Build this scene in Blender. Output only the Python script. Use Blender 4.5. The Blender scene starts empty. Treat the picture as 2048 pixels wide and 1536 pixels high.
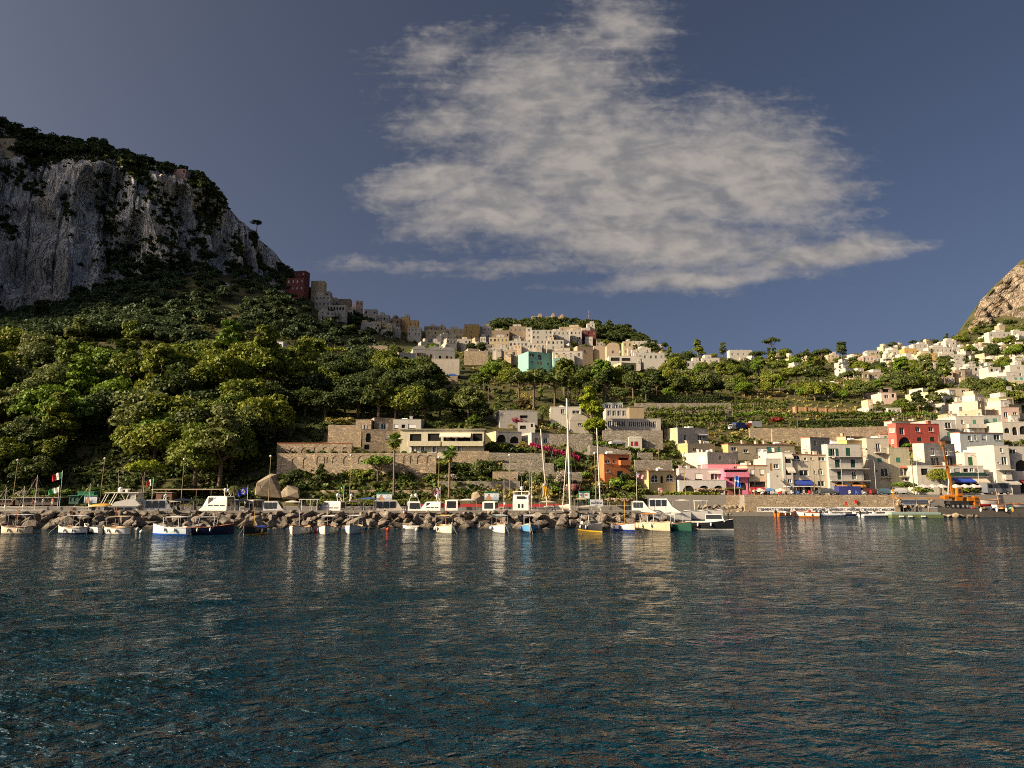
import bpy, bmesh, math, random
import numpy as np
from mathutils import Vector, Matrix
R_ = math.radians
SC = bpy.context.scene
COL = SC.collection

# ---------------------------------------------------------------- camera, sky, sun
F = 1365.0; EYE = 7.0; TH = math.atan(194.0 / F)
CT, ST = math.cos(TH), math.sin(TH)
cam = bpy.data.cameras.new('camera'); cam.sensor_width = 36; cam.lens = 36 * F / 2048
cam.clip_start = 0.5; cam.clip_end = 20000
camo = bpy.data.objects.new('camera', cam); COL.objects.link(camo)
camo.location = (0, 0, EYE); camo.rotation_euler = (math.pi / 2 + TH, 0, 0)
SC.camera = camo
SC.view_settings.view_transform = 'Standard'; SC.view_settings.look = 'None'
SC.view_settings.exposure = 0.80; SC.view_settings.gamma = 1.0
SC.cycles.use_denoising = False
SC.cycles.max_bounces = 6; SC.cycles.diffuse_bounces = 3; SC.cycles.glossy_bounces = 3
SC.cycles.transmission_bounces = 3; SC.cycles.transparent_max_bounces = 6; SC.cycles.volume_bounces = 0
SC.cycles.caustics_reflective = False; SC.cycles.caustics_refractive = False
SC.cycles.filter_width = 1.0; SC.cycles.sample_clamp_direct = 1.3; SC.cycles.sample_clamp_indirect = 3.0
SC.cycles.use_adaptive_sampling = True; SC.cycles.adaptive_threshold = 0.02

SUN_EL = R_(26); SUN_AZ = R_(-111)      # azimuth from +Y (view), negative = to the left
sd = Vector((math.sin(SUN_AZ) * math.cos(SUN_EL), math.cos(SUN_AZ) * math.cos(SUN_EL), math.sin(SUN_EL)))
sl = bpy.data.lights.new('sun', 'SUN'); sl.energy = 5.0; sl.angle = R_(0.5); sl.color = (1.0, 0.80, 0.54)
so = bpy.data.objects.new('sun', sl); COL.objects.link(so)
so.rotation_euler = (-sd).to_track_quat('-Z', 'Y').to_euler(); so.location = (-200, -50, 300)

W = bpy.data.worlds.new('World'); SC.world = W; W.use_nodes = True

class NT:
    """small node helper"""
    def __init__(s, tree): s.t = tree; tree.nodes.clear()
    def n(s, typ, **kw):
        x = s.t.nodes.new(typ)
        for k, v in kw.items():
            if k.startswith('i_'):
                k = k[2:]; k = int(k) if k.isdigit() else k.replace('_', ' ')
                if isinstance(v, bpy.types.NodeSocket): s.t.links.new(v, x.inputs[k])
                else: x.inputs[k].default_value = v
            else: setattr(x, k, v)
        return x
    def l(s, a, b): s.t.links.new(a, b)
    def m(s, op, a, b=0.0, c=None, clamp=False):
        x = s.t.nodes.new('ShaderNodeMath'); x.operation = op; x.use_clamp = clamp
        for i, v in enumerate([a, b] + ([c] if c is not None else [])):
            if isinstance(v, bpy.types.NodeSocket): s.t.links.new(v, x.inputs[i])
            else: x.inputs[i].default_value = v
        return x.outputs[0]
    def mix(s, f, a, b, blend='MIX'):
        x = s.t.nodes.new('ShaderNodeMix'); x.data_type = 'RGBA'; x.blend_type = blend
        for sock, v in ((x.inputs[0], f), (x.inputs[6], a), (x.inputs[7], b)):
            if isinstance(v, bpy.types.NodeSocket): s.t.links.new(v, sock)
            else: sock.default_value = v if sock.type == 'VALUE' else tuple(v)[:3] + (1,)
        return x.outputs[2]
    def ramp(s, f, stops, interp='LINEAR'):
        x = s.t.nodes.new('ShaderNodeValToRGB'); x.color_ramp.interpolation = interp
        e = x.color_ramp.elements
        while len(e) < len(stops): e.new(0.5)
        for i, (p, c) in enumerate(stops):
            e[i].position = p; e[i].color = (c, c, c, 1) if isinstance(c, (int, float)) else tuple(c)[:3] + (1,)
        s.t.links.new(f, x.inputs[0]); return x.outputs[0]
    def noise(s, vec, scale, detail=4, rough=0.55, dist=0.0, out=0):
        x = s.n('ShaderNodeTexNoise'); x.inputs['Scale'].default_value = scale; x.inputs['Detail'].default_value = detail
        x.inputs['Roughness'].default_value = rough; x.inputs['Distortion'].default_value = dist
        if vec is not None: s.t.links.new(vec, x.inputs['Vector'])
        return x.outputs[out]
    def mapv(s, vec, scale=(1, 1, 1), loc=(0, 0, 0), rot=(0, 0, 0)):
        x = s.n('ShaderNodeMapping'); x.inputs['Scale'].default_value = scale; x.inputs['Location'].default_value = loc
        x.inputs['Rotation'].default_value = rot
        s.t.links.new(vec, x.inputs['Vector']); return x.outputs[0]

def make_world():
    t = NT(W.node_tree)
    sky = t.n('ShaderNodeTexSky', sky_type='NISHITA', sun_disc=False)
    sky.sun_elevation = SUN_EL; sky.sun_rotation = SUN_AZ
    sky.altitude = 0; sky.air_density = 0.34; sky.dust_density = 5.0; sky.ozone_density = 0.9
    tc = t.n('ShaderNodeTexCoord')
    sep = t.n('ShaderNodeSeparateXYZ'); t.l(tc.outputs['Generated'], sep.inputs[0])
    x, y, z = sep.outputs
    # tangent-plane sky coordinates around the direction the cloud hangs in (azimuth / elevation slopes)
    ys = t.m('MAXIMUM', y, 0.05)
    u = t.m('DIVIDE', x, ys); v = t.m('DIVIDE', z, ys)
    uv = t.n('ShaderNodeCombineXYZ', i_X=u, i_Y=v)
    wn = t.n('ShaderNodeTexNoise'); wn.inputs['Scale'].default_value = 5.5; wn.inputs['Detail'].default_value = 5
    t.l(uv.outputs[0], wn.inputs['Vector'])
    wsep = t.n('ShaderNodeSeparateColor'); t.l(wn.outputs['Color'], wsep.inputs[0])
    du = t.m('MULTIPLY', t.m('SUBTRACT', wsep.outputs[0], 0.5), 0.11)
    dv = t.m('MULTIPLY', t.m('SUBTRACT', wsep.outputs[1], 0.5), 0.08)
    uu = t.m('ADD', u, du); vv = t.m('ADD', v, dv)
    def blob(cx, cy, rx, ry, rot):
        c, s = math.cos(rot), math.sin(rot)
        a = t.m('SUBTRACT', uu, cx); b = t.m('SUBTRACT', vv, cy)
        p = t.m('DIVIDE', t.m('ADD', t.m('MULTIPLY', a, c), t.m('MULTIPLY', b, s)), rx)
        q = t.m('DIVIDE', t.m('SUBTRACT', t.m('MULTIPLY', b, c), t.m('MULTIPLY', a, s)), ry)
        r = t.m('SQRT', t.m('ADD', t.m('MULTIPLY', p, p), t.m('MULTIPLY', q, q)))
        return t.m('SUBTRACT', 1.0, r)
    def sk(px, py):       # photograph position -> sky slope coordinates
        a = (px - 1024) / F; b = (768 - py) / F
        return a / (CT - b * ST), (ST + b * CT) / (CT - b * ST)
    blobs = []
    for (px, py, rx, ry, rot, w) in CLOUDS:
        cx, cy = sk(px, py)
        blobs.append(t.m('MULTIPLY', blob(cx, cy, rx / F, ry / F, rot), w))
    m = blobs[0]
    for b in blobs[1:]: m = t.m('SMOOTH_MAX', m, b, 0.12)
    d1 = t.noise(t.mapv(uv.outputs[0], (8, 19, 1), rot=(0, 0, 0.16)), 1.0, 6, 0.62, 0.7)
    d2 = t.noise(t.mapv(uv.outputs[0], (50, 78, 1), rot=(0, 0, 0.2)), 1.0, 4, 0.62, 0.5)
    d3 = t.noise(t.mapv(uv.outputs[0], (4, 60, 1), rot=(0, 0, 0.12)), 1.0, 3, 0.55, 0.3)
    edge = t.m('SUBTRACT', 1.0, t.m('MULTIPLY', t.m('MAXIMUM', m, 0.0), 1.1), clamp=True)
    tex = t.m('ADD', t.m('ADD', t.m('MULTIPLY', t.m('SUBTRACT', d1, 0.5), 1.5), t.m('MULTIPLY', t.m('SUBTRACT', d2, 0.5), 1.1)), t.m('MULTIPLY', t.m('SUBTRACT', d3, 0.5), 0.9))
    dens = t.m('ADD', t.m("MULTIPLY", m, 2.0), t.m('MULTIPLY', tex, t.m('ADD', 0.35, t.m('MULTIPLY', edge, 1.15))))
    cov = t.n('ShaderNodeMapRange', interpolation_type='SMOOTHSTEP', i_0=dens, i_1=-0.38, i_2=1.55, i_3=0.0, i_4=0.94).outputs[0]
    # billows inside the cloud: brighter puffs, greyer hollows
    l1 = t.noise(t.mapv(uv.outputs[0], (13, 27, 1), loc=(3, 1, 0), rot=(0, 0, 0.15)), 1.0, 5, 0.55, 0.5)
    l2 = t.noise(t.mapv(uv.outputs[0], (30, 46, 1), loc=(7, 3, 0)), 1.0, 3, 0.5, 0.2)
    lum = t.m('ADD', t.m('MULTIPLY', l1, 0.65), t.m('MULTIPLY', l2, 0.35))
    lum = t.n('ShaderNodeMapRange', interpolation_type='SMOOTHSTEP', i_0=lum, i_1=0.34, i_2=0.64, i_3=0.0, i_4=1.0).outputs[0]
    ccol = t.mix(lum, CLOUD_DARK, CLOUD_LIGHT)
    bg1 = t.n('ShaderNodeBackground', i_Strength=SKY_S); t.l(sky.outputs[0], bg1.inputs[0])
    bg2 = t.n('ShaderNodeBackground', i_Strength=1.0); t.l(ccol, bg2.inputs[0])
    mx = t.n('ShaderNodeMixShader'); t.l(cov, mx.inputs[0]); t.l(bg1.outputs[0], mx.inputs[1]); t.l(bg2.outputs[0], mx.inputs[2])
    o = t.n('ShaderNodeOutputWorld'); t.l(mx.outputs[0], o.inputs[0])
SKY_S = 0.066
CLOUD_DARK = (0.135, 0.132, 0.136); CLOUD_LIGHT = (0.252, 0.228, 0.208)
# px, py, radius x, radius y, tilt, weight
CLOUDS = [(1240, 330, 430, 200, -0.14, 1.05), (1080, 190, 270, 140, 0.12, .85), (880, 362, 165, 62, 0.12, 1.05), (1500, 340, 260, 165, -0.30, 1.0),
          (1310, 470, 380, 100, -0.08, 1.05), (1640, 515, 230, 34, 0.09, 1.1), (1400, 555, 280, 32, 0.06, .9), (880, 100, 130, 50, 0.2, .5),
          (1240, 50, 130, 110, 0.5, .6), (820, 535, 150, 16, 0, .30), (1040, 532, 160, 16, 0, .32), (880, 230, 120, 60, 0.2, .6), (900, 440, 150, 60, -.1, .75), (1000, 420, 190, 90, -.15, 1.0)]
make_world()
# ---------------------------------------------------------------- helpers
def unproj(px, py, Y):
    a = (px - 1024) / F; b = (768 - py) / F
    dy = CT - b * ST; dz = ST + b * CT
    t = Y / dy
    return Vector((a * t, Y, EYE + dz * t))
def proj(p):
    x, y, z = p[0], p[1], p[2] - EYE
    d = y * CT + z * ST
    return 1024 + F * x / d, 768 - F * (z * CT - y * ST) / d
def z_at(py, Y): return unproj(1024, py, Y).z
def x_at(px, Y, z=None, py=None):
    if z is None: return unproj(px, py if py is not None else 962, Y).x
    return (px - 1024) / F * (Y * CT + (z - EYE) * ST)
def ppm(Y): return F / Y      # photograph pixels per metre

def vnoise(p, seed=0):
    """value noise, p (...,3) -> -1..1"""
    p = np.asarray(p, dtype=np.float64); i = np.floor(p).astype(np.int64); f = p - i; f = f * f * (3 - 2 * f)
    def h(ix, iy, iz):
        n = (ix * 374761393 + iy * 668265263 + iz * 2147483647 + seed * 1274126177) & 0xffffffff
        n = ((n ^ (n >> 13)) * 1274126177) & 0xffffffff
        n = (n ^ (n >> 16)) & 0xffffffff
        return n / 2147483648.0 - 1.0
    r = 0
    for dx in (0, 1):
        wx = f[..., 0] if dx else 1 - f[..., 0]
        for dy in (0, 1):
            wy = f[..., 1] if dy else 1 - f[..., 1]
            for dz in (0, 1):
                wz = f[..., 2] if dz else 1 - f[..., 2]
                r = r + wx * wy * wz * h(i[..., 0] + dx, i[..., 1] + dy, i[..., 2] + dz)
    return r
def fbm(p, oct=4, seed=0, gain=0.5):
    p = np.asarray(p, dtype=np.float64); r = 0; a = 1.0
    for k in range(oct):
        r = r + a * vnoise(p * (2.03 ** k) + 17.3 * k, seed + k); a *= gain
    return r

MATS = {}
def newmat(name):
    m = bpy.data.materials.new(name); m.use_nodes = True; return m, NT(m.node_tree)
def out(t, sh, disp=None):
    o = t.n('ShaderNodeOutputMaterial'); t.l(sh, o.inputs[0])
def mat(name, col, rough=0.7, var=0.12, scale=1.5, metal=0.0, bump=0.0, bscale=8, spec=0.4, emit=0, stain=0.0):
    """plain procedural material: base colour with two scales of noise"""
    if name in MATS: return MATS[name]
    m, t = newmat(name); MATS[name] = m
    tc = t.n('ShaderNodeTexCoord'); g = t.n('ShaderNodeNewGeometry')
    v = g.outputs['Position']
    n1 = t.noise(v, scale, 5, 0.6); n2 = t.noise(v, scale * 6, 3, 0.6)
    f = t.m('ADD', t.m('MULTIPLY', n1, 0.6), t.m('MULTIPLY', n2, 0.4))
    k = t.m('ADD', 1.0 - var, t.m('MULTIPLY', f, 2 * var))
    c = t.n('ShaderNodeVectorMath', operation='SCALE'); c.inputs[0].default_value = col[:3]; t.l(k, c.inputs['Scale'])
    cc = c.outputs[0]
    if stain:
        s = t.noise(t.mapv(v, (1.6, 1.6, .22)), 1.0, 5, 0.65, 0.4)
        s = t.ramp(s, [(0.48, 0.0), (0.72, 1.0)])
        cc = t.mix(t.m('MULTIPLY', s, stain), cc, (col[0] * .45, col[1] * .42, col[2] * .38))
    b = t.n('ShaderNodeBsdfPrincipled', i_Roughness=rough, i_Metallic=metal)
    t.l(cc, b.inputs['Base Color'])
    b.inputs['Specular IOR Level'].default_value = spec
    if bump:
        bn = t.n('ShaderNodeBump', i_Strength=bump, i_Distance=0.05); t.l(t.noise(v, bscale, 4), bn.inputs['Height']); t.l(bn.outputs[0], b.inputs['Normal'])
    out(t, b.outputs[0]); return m
def plaster(col, name=None):
    key = name or 'plaster_%02x%02x%02x' % tuple(int(min(1, c) * 255) for c in col)
    return mat(key, col, 0.9, 0.10, 0.5, bump=0.15, bscale=6, spec=0.2, stain=0.35)
def glass_mat():
    if 'window_glass' in MATS: return MATS['window_glass']
    m, t = newmat('window_glass'); MATS['window_glass'] = m
    g = t.n('ShaderNodeNewGeometry'); oi = t.n('ShaderNodeObjectInfo')
    c = t.mix(oi.outputs['Random'], (0.012, 0.014, 0.018), (0.05, 0.055, 0.06))
    b = t.n('ShaderNodeBsdfPrincipled', i_Roughness=0.12); t.l(c, b.inputs['Base Color']); b.inputs['Specular IOR Level'].default_value = 0.6
    out(t, b.outputs[0]); return m
def stone_mat(name, c1, c2, scale, mortar=(0.28, 0.25, 0.2), width=0.06):
    """rubble masonry too small to pick apart: cells of stone with mortar between, with relief"""
    if name in MATS: return MATS[name]
    m, t = newmat(name); MATS[name] = m
    g = t.n('ShaderNodeNewGeometry'); v = t.mapv(g.outputs['Position'], (1, 1, 1.5))
    wv = t.n('ShaderNodeVectorMath', operation='ADD'); t.l(v, wv.inputs[0])
    nz = t.noise(v, scale * 1.3, 2, 0.5, out=1); sc = t.n('ShaderNodeVectorMath', operation='SCALE'); t.l(nz, sc.inputs[0]); sc.inputs['Scale'].default_value = 0.25 / scale
    t.l(sc.outputs[0], wv.inputs[1])
    vo = t.n('ShaderNodeTexVoronoi', i_Scale=scale); t.l(wv.outputs[0], vo.inputs['Vector'])
    vd = t.n('ShaderNodeTexVoronoi', feature='DISTANCE_TO_EDGE', i_Scale=scale); t.l(wv.outputs[0], vd.inputs['Vector'])
    sp = t.n('ShaderNodeSeparateColor'); t.l(vo.outputs['Color'], sp.inputs[0])
    big = t.noise(g.outputs['Position'], 0.35, 4, 0.6)
    c = t.mix(sp.outputs[0], c1, c2)
    c = t.mix(t.m('MULTIPLY', sp.outputs[1], 0.5), c, (0.16, 0.14, 0.12))
    c = t.mix(t.ramp(big, [(0.45, 0), (0.75, 0.55)]), c, (c1[0] * .4, c1[1] * .42, c1[2] * .36))
    e = t.ramp(vd.outputs['Distance'], [(0.0, 0.0), (width, 1.0)])
    c = t.mix(e, mortar, c)
    b = t.n('ShaderNodeBsdfPrincipled', i_Roughness=0.92); t.l(c, b.inputs['Base Color']); b.inputs['Specular IOR Level'].default_value = 0.15
    bn = t.n('ShaderNodeBump', i_Strength=0.8, i_Distance=0.08); t.l(e, bn.inputs['Height']); t.l(bn.outputs[0], b.inputs['Normal'])
    out(t, b.outputs[0]); return m
def leaf_mat(name, c1, c2, c3=None, trans=0.25, rough=0.6):
    """foliage: colour varies per tree and per leaf"""
    if name in MATS: return MATS[name]
    m, t = newmat(name); MATS[name] = m
    oi = t.n('ShaderNodeObjectInfo'); g = t.n('ShaderNodeNewGeometry')
    c = t.mix(oi.outputs['Random'], c1, c2)
    if c3:
        c = t.mix(t.ramp(t.noise(g.outputs['Position'], 0.5, 3), [(0.48, 0), (0.68, 0.75)]), c, c3)
    k = t.m('ADD', 0.72, t.m('MULTIPLY', g.outputs['Random Per Island'], 0.62))
    s = t.n('ShaderNodeVectorMath', operation='SCALE'); t.l(c, s.inputs[0]); t.l(k, s.inputs['Scale'])
    b = t.n('ShaderNodeBsdfPrincipled', i_Roughness=rough); t.l(s.outputs[0], b.inputs['Base Color']); b.inputs['Specular IOR Level'].default_value = 0.25
    tr = t.n('ShaderNodeBsdfTranslucent'); yl = t.mix(0.5, s.outputs[0], (1.0, 1.0, 0.25), 'MULTIPLY'); t.l(s.outputs[0], tr.inputs[0])
    mx = t.n('ShaderNodeMixShader', i_0=trans); t.l(b.outputs[0], mx.inputs[1]); t.l(tr.outputs[0], mx.inputs[2])
    out(t, mx.outputs[0]); return m

class MB:
    """collects shapes into one mesh"""
    def __init__(s): s.v = []; s.f = []; s.m = []; s.sm = []
    def add(s, vs, fs, m=0, smooth=False):
        o = len(s.v); s.v += [tuple(p) for p in vs]
        for f in fs: s.f.append(tuple(i + o for i in f)); s.m.append(m); s.sm.append(smooth)
        return s
    def quad(s, a, b, c, d, m=0): return s.add((a, b, c, d), ((0, 1, 2, 3),), m)
    def box(s, x0, x1, y0, y1, z0, z1, m=0):
        return s.add([(x, y, z) for z in (z0, z1) for y in (y0, y1) for x in (x0, x1)],
                     [(0, 2, 3, 1), (4, 5, 7, 6), (0, 1, 5, 4), (2, 6, 7, 3), (0, 4, 6, 2), (1, 3, 7, 5)], m)
    def bar(s, p, q, r, r2=None, n=6, m=0, cap=True, smooth=True):
        p, q = Vector(p), Vector(q); d = q - p
        if d.length < 1e-6: return s
        r2 = r if r2 is None else r2
        u = d.orthogonal().normalized(); w = d.normalized().cross(u)
        vs = []
        for c, rr in ((p, r), (q, r2)):
            for k in range(n):
                a = 2 * math.pi * k / n; vs.append(c + u * math.cos(a) * rr + w * math.sin(a) * rr)
        s.add(vs, [(k, (k + 1) % n, n + (k + 1) % n, n + k) for k in range(n)], m, smooth)
        if cap: s.add(vs, [tuple(range(n - 1, -1, -1)), tuple(range(n, 2 * n))], m)
        return s
    def path(s, pts, r, n=6, m=0):
        for a, b in zip(pts[:-1], pts[1:]): s.bar(a, b, r if not callable(r) else r(0), None, n, m)
        return s
    def ball(s, c, r, m=0, nu=10, nv=6, sc=(1, 1, 1)):
        vs = []; fs = []
        for i in range(nv + 1):
            th = math.pi * i / nv
            for j in range(nu):
                ph = 2 * math.pi * j / nu
                vs.append((c[0] + r * sc[0] * math.sin(th) * math.cos(ph), c[1] + r * sc[1] * math.sin(th) * math.sin(ph), c[2] + r * sc[2] * math.cos(th)))
        for i in range(nv):
            for j in range(nu):
                fs.append((i * nu + j, (i + 1) * nu + j, (i + 1) * nu + (j + 1) % nu, i * nu + (j + 1) % nu))
        return s.add(vs, fs, m, True)
    def grid(s, P, m=0, smooth=True, flip=False):
        """P[rows][cols] of points"""
        r, c = len(P), len(P[0])
        fs = [(i * c + j, i * c + j + 1, (i + 1) * c + j + 1, (i + 1) * c + j) for i in range(r - 1) for j in range(c - 1)]
        if flip: fs = [f[::-1] for f in fs]
        return s.add([p for row in P for p in row], fs, m, smooth)
    def prism(s, poly, z0, z1, m=0):
        n = len(poly)
        s.add([(x, y, z0) for x, y in poly] + [(x, y, z1) for x, y in poly],
              [tuple(range(n - 1, -1, -1)), tuple(range(n, 2 * n))] + [(k, (k + 1) % n, n + (k + 1) % n, n + k) for k in range(n)], m)
        return s
    def mesh(s, name, mats):
        me = bpy.data.meshes.new(name); me.from_pydata(s.v, [], s.f)
        for m in (mats if isinstance(mats, (list, tuple)) else [mats]): me.materials.append(m)
        if s.f:
            me.polygons.foreach_set('material_index', s.m); me.polygons.foreach_set('use_smooth', s.sm)
        me.update(); return me
    def build(s, name, mats, parent=None, loc=None):
        return link(name, s.mesh(name, mats), parent, loc)
def link(name, data, parent=None, loc=None, rz=0.0, scale=None):
    o = bpy.data.objects.new(name, data); COL.objects.link(o)
    if parent is not None: o.parent = parent
    if loc is not None: o.location = loc
    if rz: o.rotation_euler = (0, 0, rz)
    if scale is not None: o.scale = scale if hasattr(scale, '__len__') else (scale,) * 3
    return o
USED = {}
def tag(o, label=None, cat=None, group=None, kind=None):
    if label: o['label'] = label
    if cat: o['category'] = cat
    if group: o['group'] = group
    if kind: o['kind'] = kind
    return o
def empty(name, loc, rz=0.0, label=None, cat=None, group=None):
    o = bpy.data.objects.new(name, None); COL.objects.link(o); o.empty_display_size = 0.3
    o.location = loc; o.rotation_euler = (0, 0, rz); return tag(o, label, cat, group)
def np_mesh(name, V, Fq, mats, smooth=True, mi=None):
    me = bpy.data.meshes.new(name); V = np.ascontiguousarray(V, np.float32).reshape(-1, 3); Fq = np.ascontiguousarray(Fq, np.int32)
    k = Fq.shape[1]
    me.vertices.add(len(V)); me.vertices.foreach_set('co', V.ravel())
    me.loops.add(Fq.size); me.loops.foreach_set('vertex_index', Fq.ravel())
    me.polygons.add(len(Fq)); me.polygons.foreach_set('loop_start', np.arange(0, Fq.size, k, dtype=np.int32))
    me.polygons.foreach_set('use_smooth', np.full(len(Fq), smooth))
    for m in (mats if isinstance(mats, (list, tuple)) else [mats]): me.materials.append(m)
    if mi is not None: me.polygons.foreach_set('material_index', np.asarray(mi, np.int32))
    me.update(calc_edges=True); me.validate(); return me
def grid_faces(r, c):
    i, j = np.meshgrid(np.arange(r - 1), np.arange(c - 1), indexing='ij'); a = (i * c + j).ravel()
    return np.stack([a, a + 1, a + c + 1, a + c], 1)

# ---------------------------------------------------------------- the lie of the land
# per viewing direction, from the quay up to the skyline: (height in the photograph, distance in metres)
PROF = {
 -1200: [(1007,136),(960,143),(850,160),(700,190),(420,225),(60,290),(-220,420),(-260,465),(-280,500)],  # the leftmost directions: unseen hills, raised to keep sun off cliff and wood
 -500: [(1007,136),(975,143),(880,160),(720,190),(560,225),(170,300),(-150,420),(-190,465),(-220,500)],
 -300: [(1007,136),(976,143),(882,160),(740,189),(620,224),(400,297),(-20,420),(-80,460),(-110,496)],
 -110: [(1007,136),(978,143),(885,160),(770,188),(690,223),(620,292),(510,420),(250,457),(120,492)],
 0:    [(1007,136),(980,142),(890,160),(775,187),(712,222),(674,290),(638,415),(320,455),(250,490)],
 100:  [(1007,136),(980,142),(890,160),(775,187),(697,222),(668,290),(630,420),(318,460),(280,495)],
 200:  [(1007,136),(980,142),(890,160),(775,187),(695,222),(655,300),(585,430),(320,462),(295,500)],
 300:  [(1007,136),(980,142),(890,160),(775,187),(700,222),(655,310),(565,450),(350,480),(330,515)],
 400:  [(1007,136),(980,142),(890,160),(775,187),(718,222),(692,275),(545,480),(375,505),(358,530)],
 500:  [(1007,136),(975,142),(890,158),(780,187),(728,222),(700,275),(552,525),(475,550),(462,565)],
 545:  [(1007,136),(965,142),(890,157),(800,187),(732,222),(702,275),(555,545),(512,560),(500,575)],
 580:  [(1007,136),(958,142),(895,155),(815,183),(738,222),(704,280),(568,560),(556,575),(548,585)],
 640:  [(1007,136),(955,143),(900,154),(832,178),(748,225),(708,290),(608,590),(596,600),(590,606)],
 700:  [(1007,136),(955,143),(900,154),(835,178),(762,228),(718,300),(655,560),(628,606),(622,620)],
 800:  [(1007,136),(955,143),(905,154),(840,178),(768,228),(732,300),(692,520),(668,640),(655,660)],
 900:  [(1007,136),(957,143),(912,154),(845,178),(775,225),(745,290),(702,520),(682,660),(670,690)],
 1000: [(1007,136),(957,144),(917,154),(855,176),(790,222),(748,300),(702,560),(668,740),(648,880)],
 1100: [(1007,137),(957,145),(920,155),(858,176),(790,222),(748,310),(707,560),(672,740),(643,900)],
 1200: [(1006,140),(962,150),(925,160),(865,180),(805,225),(750,320),(717,560),(682,740),(650,900)],
 1265: [(1003,142),(970,152),(928,162),(872,182),(810,225),(752,330),(717,560),(695,740),(662,880)],
 1300: [(993,147),(991,153),(930,164),(876,184),(815,228),(750,330),(718,560),(705,700),(692,830)],
 1360: [(992,147),(990,153),(928,166),(880,186),(822,232),(752,340),(728,520),(718,620),(710,700)],
 1450: [(991,147),(990,153),(928,168),(882,188),(825,235),(765,340),(735,480),(722,600),(714,680)],
 1600: [(991,147),(990,153),(932,170),(884,192),(822,245),(768,340),(738,460),(728,580),(718,680)],
 1750: [(991,147),(990,153),(932,172),(878,195),(820,250),(768,350),(738,480),(714,640),(706,740)],
 1880: [(991,147),(990,153),(932,172),(873,198),(810,260),(758,370),(718,560),(694,800),(688,880)],
 1925: [(991,147),(990,153),(932,172),(873,198),(810,260),(754,380),(710,600),(672,920),(662,960)],
 1960: [(991,147),(990,153),(932,172),(873,198),(808,260),(750,385),(706,620),(664,940),(600,1000)],
 2000: [(991,147),(990,153),(932,172),(873,198),(806,260),(748,385),(700,640),(648,950),(560,1020)],
 2048: [(991,147),(990,153),(932,172),(873,198),(804,260),(745,385),(695,650),(630,950),(515,1040)],
 2600: [(991,147),(990,153),(932,172),(873,198),(800,260),(735,385),(680,650),(600,950),(200,1060)]}
_kx = sorted(PROF); _K = 9
_dx = np.arange(-1240, 2581, 4.0)
_py = np.array([np.interp(_dx, _kx, [PROF[k][i][0] for k in _kx]) for i in range(_K)])
_yy = np.array([np.interp(_dx, _kx, [PROF[k][i][1] for k in _kx]) for i in range(_K)])
def _sm(a, n=9):
    ker = np.hanning(n + 2)[1:-1]; ker /= ker.sum()
    return np.array([np.convolve(np.pad(r, n // 2, mode='edge'), ker, 'valid') for r in a])
_py = _sm(_py, 5); _yy = _sm(_yy, 5)
def prof(px, t):
    """station t (0..8) along the profile seen in direction px -> (py, Y)"""
    px = np.asarray(px, float); t = np.clip(np.asarray(t, float), 0, _K - 1)
    ci = np.clip((px - _dx[0]) / 4.0, 0, len(_dx) - 1.001); c0 = ci.astype(int); fc = ci - c0
    k0 = np.minimum(t.astype(int), _K - 2); ft = t - k0
    def at(A): return (A[k0, c0] * (1 - fc) + A[k0, c0 + 1] * fc) * (1 - ft) + (A[k0 + 1, c0] * (1 - fc) + A[k0 + 1, c0 + 1] * fc) * ft
    return at(_py), at(_yy)
_tt = np.linspace(0, 8, 161)
def station(px, py):
    p, y = prof(np.full_like(_tt, px), _tt)
    return float(np.interp(-py, -p, _tt))
def groundY(px, py):
    p, y = prof(np.full_like(_tt, px), _tt)
    return float(np.interp(-py, -p, y))
def ground(px, py): return unproj(px, py, groundY(px, py))
def unproj_np(px, py, Y):
    a = (px - 1024) / F; b = (768 - py) / F; t = Y / (CT - b * ST)
    return np.stack([a * t, Y + 0 * a, EYE + (ST + b * CT) * t], -1)
# ---------------------------------------------------------------- foliage makers
def leaf_quads(C, N, size, rng, jit=0.9):
    """one bent leaf-clump card per centre, facing roughly along N"""
    n = len(C); N = N + rng.normal(0, jit, (n, 3)); N /= np.linalg.norm(N, axis=1, keepdims=True) + 1e-9
    a = rng.normal(0, 1, (n, 3)); U = np.cross(N, a); U /= np.linalg.norm(U, axis=1, keepdims=True) + 1e-9
    V = np.cross(N, U); s = (size * rng.uniform(0.6, 1.4, n))[:, None]
    e = rng.uniform(0.55, 1.0, (n, 1))
    q = np.stack([C - U * s * .5 - V * s * .5 * e, C + U * s * .5 - V * s * .35 * e, C + U * s * .42 + V * s * .5 * e + N * s * .12, C - U * s * .5 + V * s * .42 * e], 1)
    return q
def quads_mesh(name, Q, m):
    n = len(Q); return np_mesh(name, Q.reshape(-1, 3), np.arange(4 * n).reshape(n, 4), m, smooth=False)
def ball_pts(n, rng):
    d = rng.normal(0, 1, (n, 3)); return d / np.linalg.norm(d, axis=1, keepdims=True)
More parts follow.
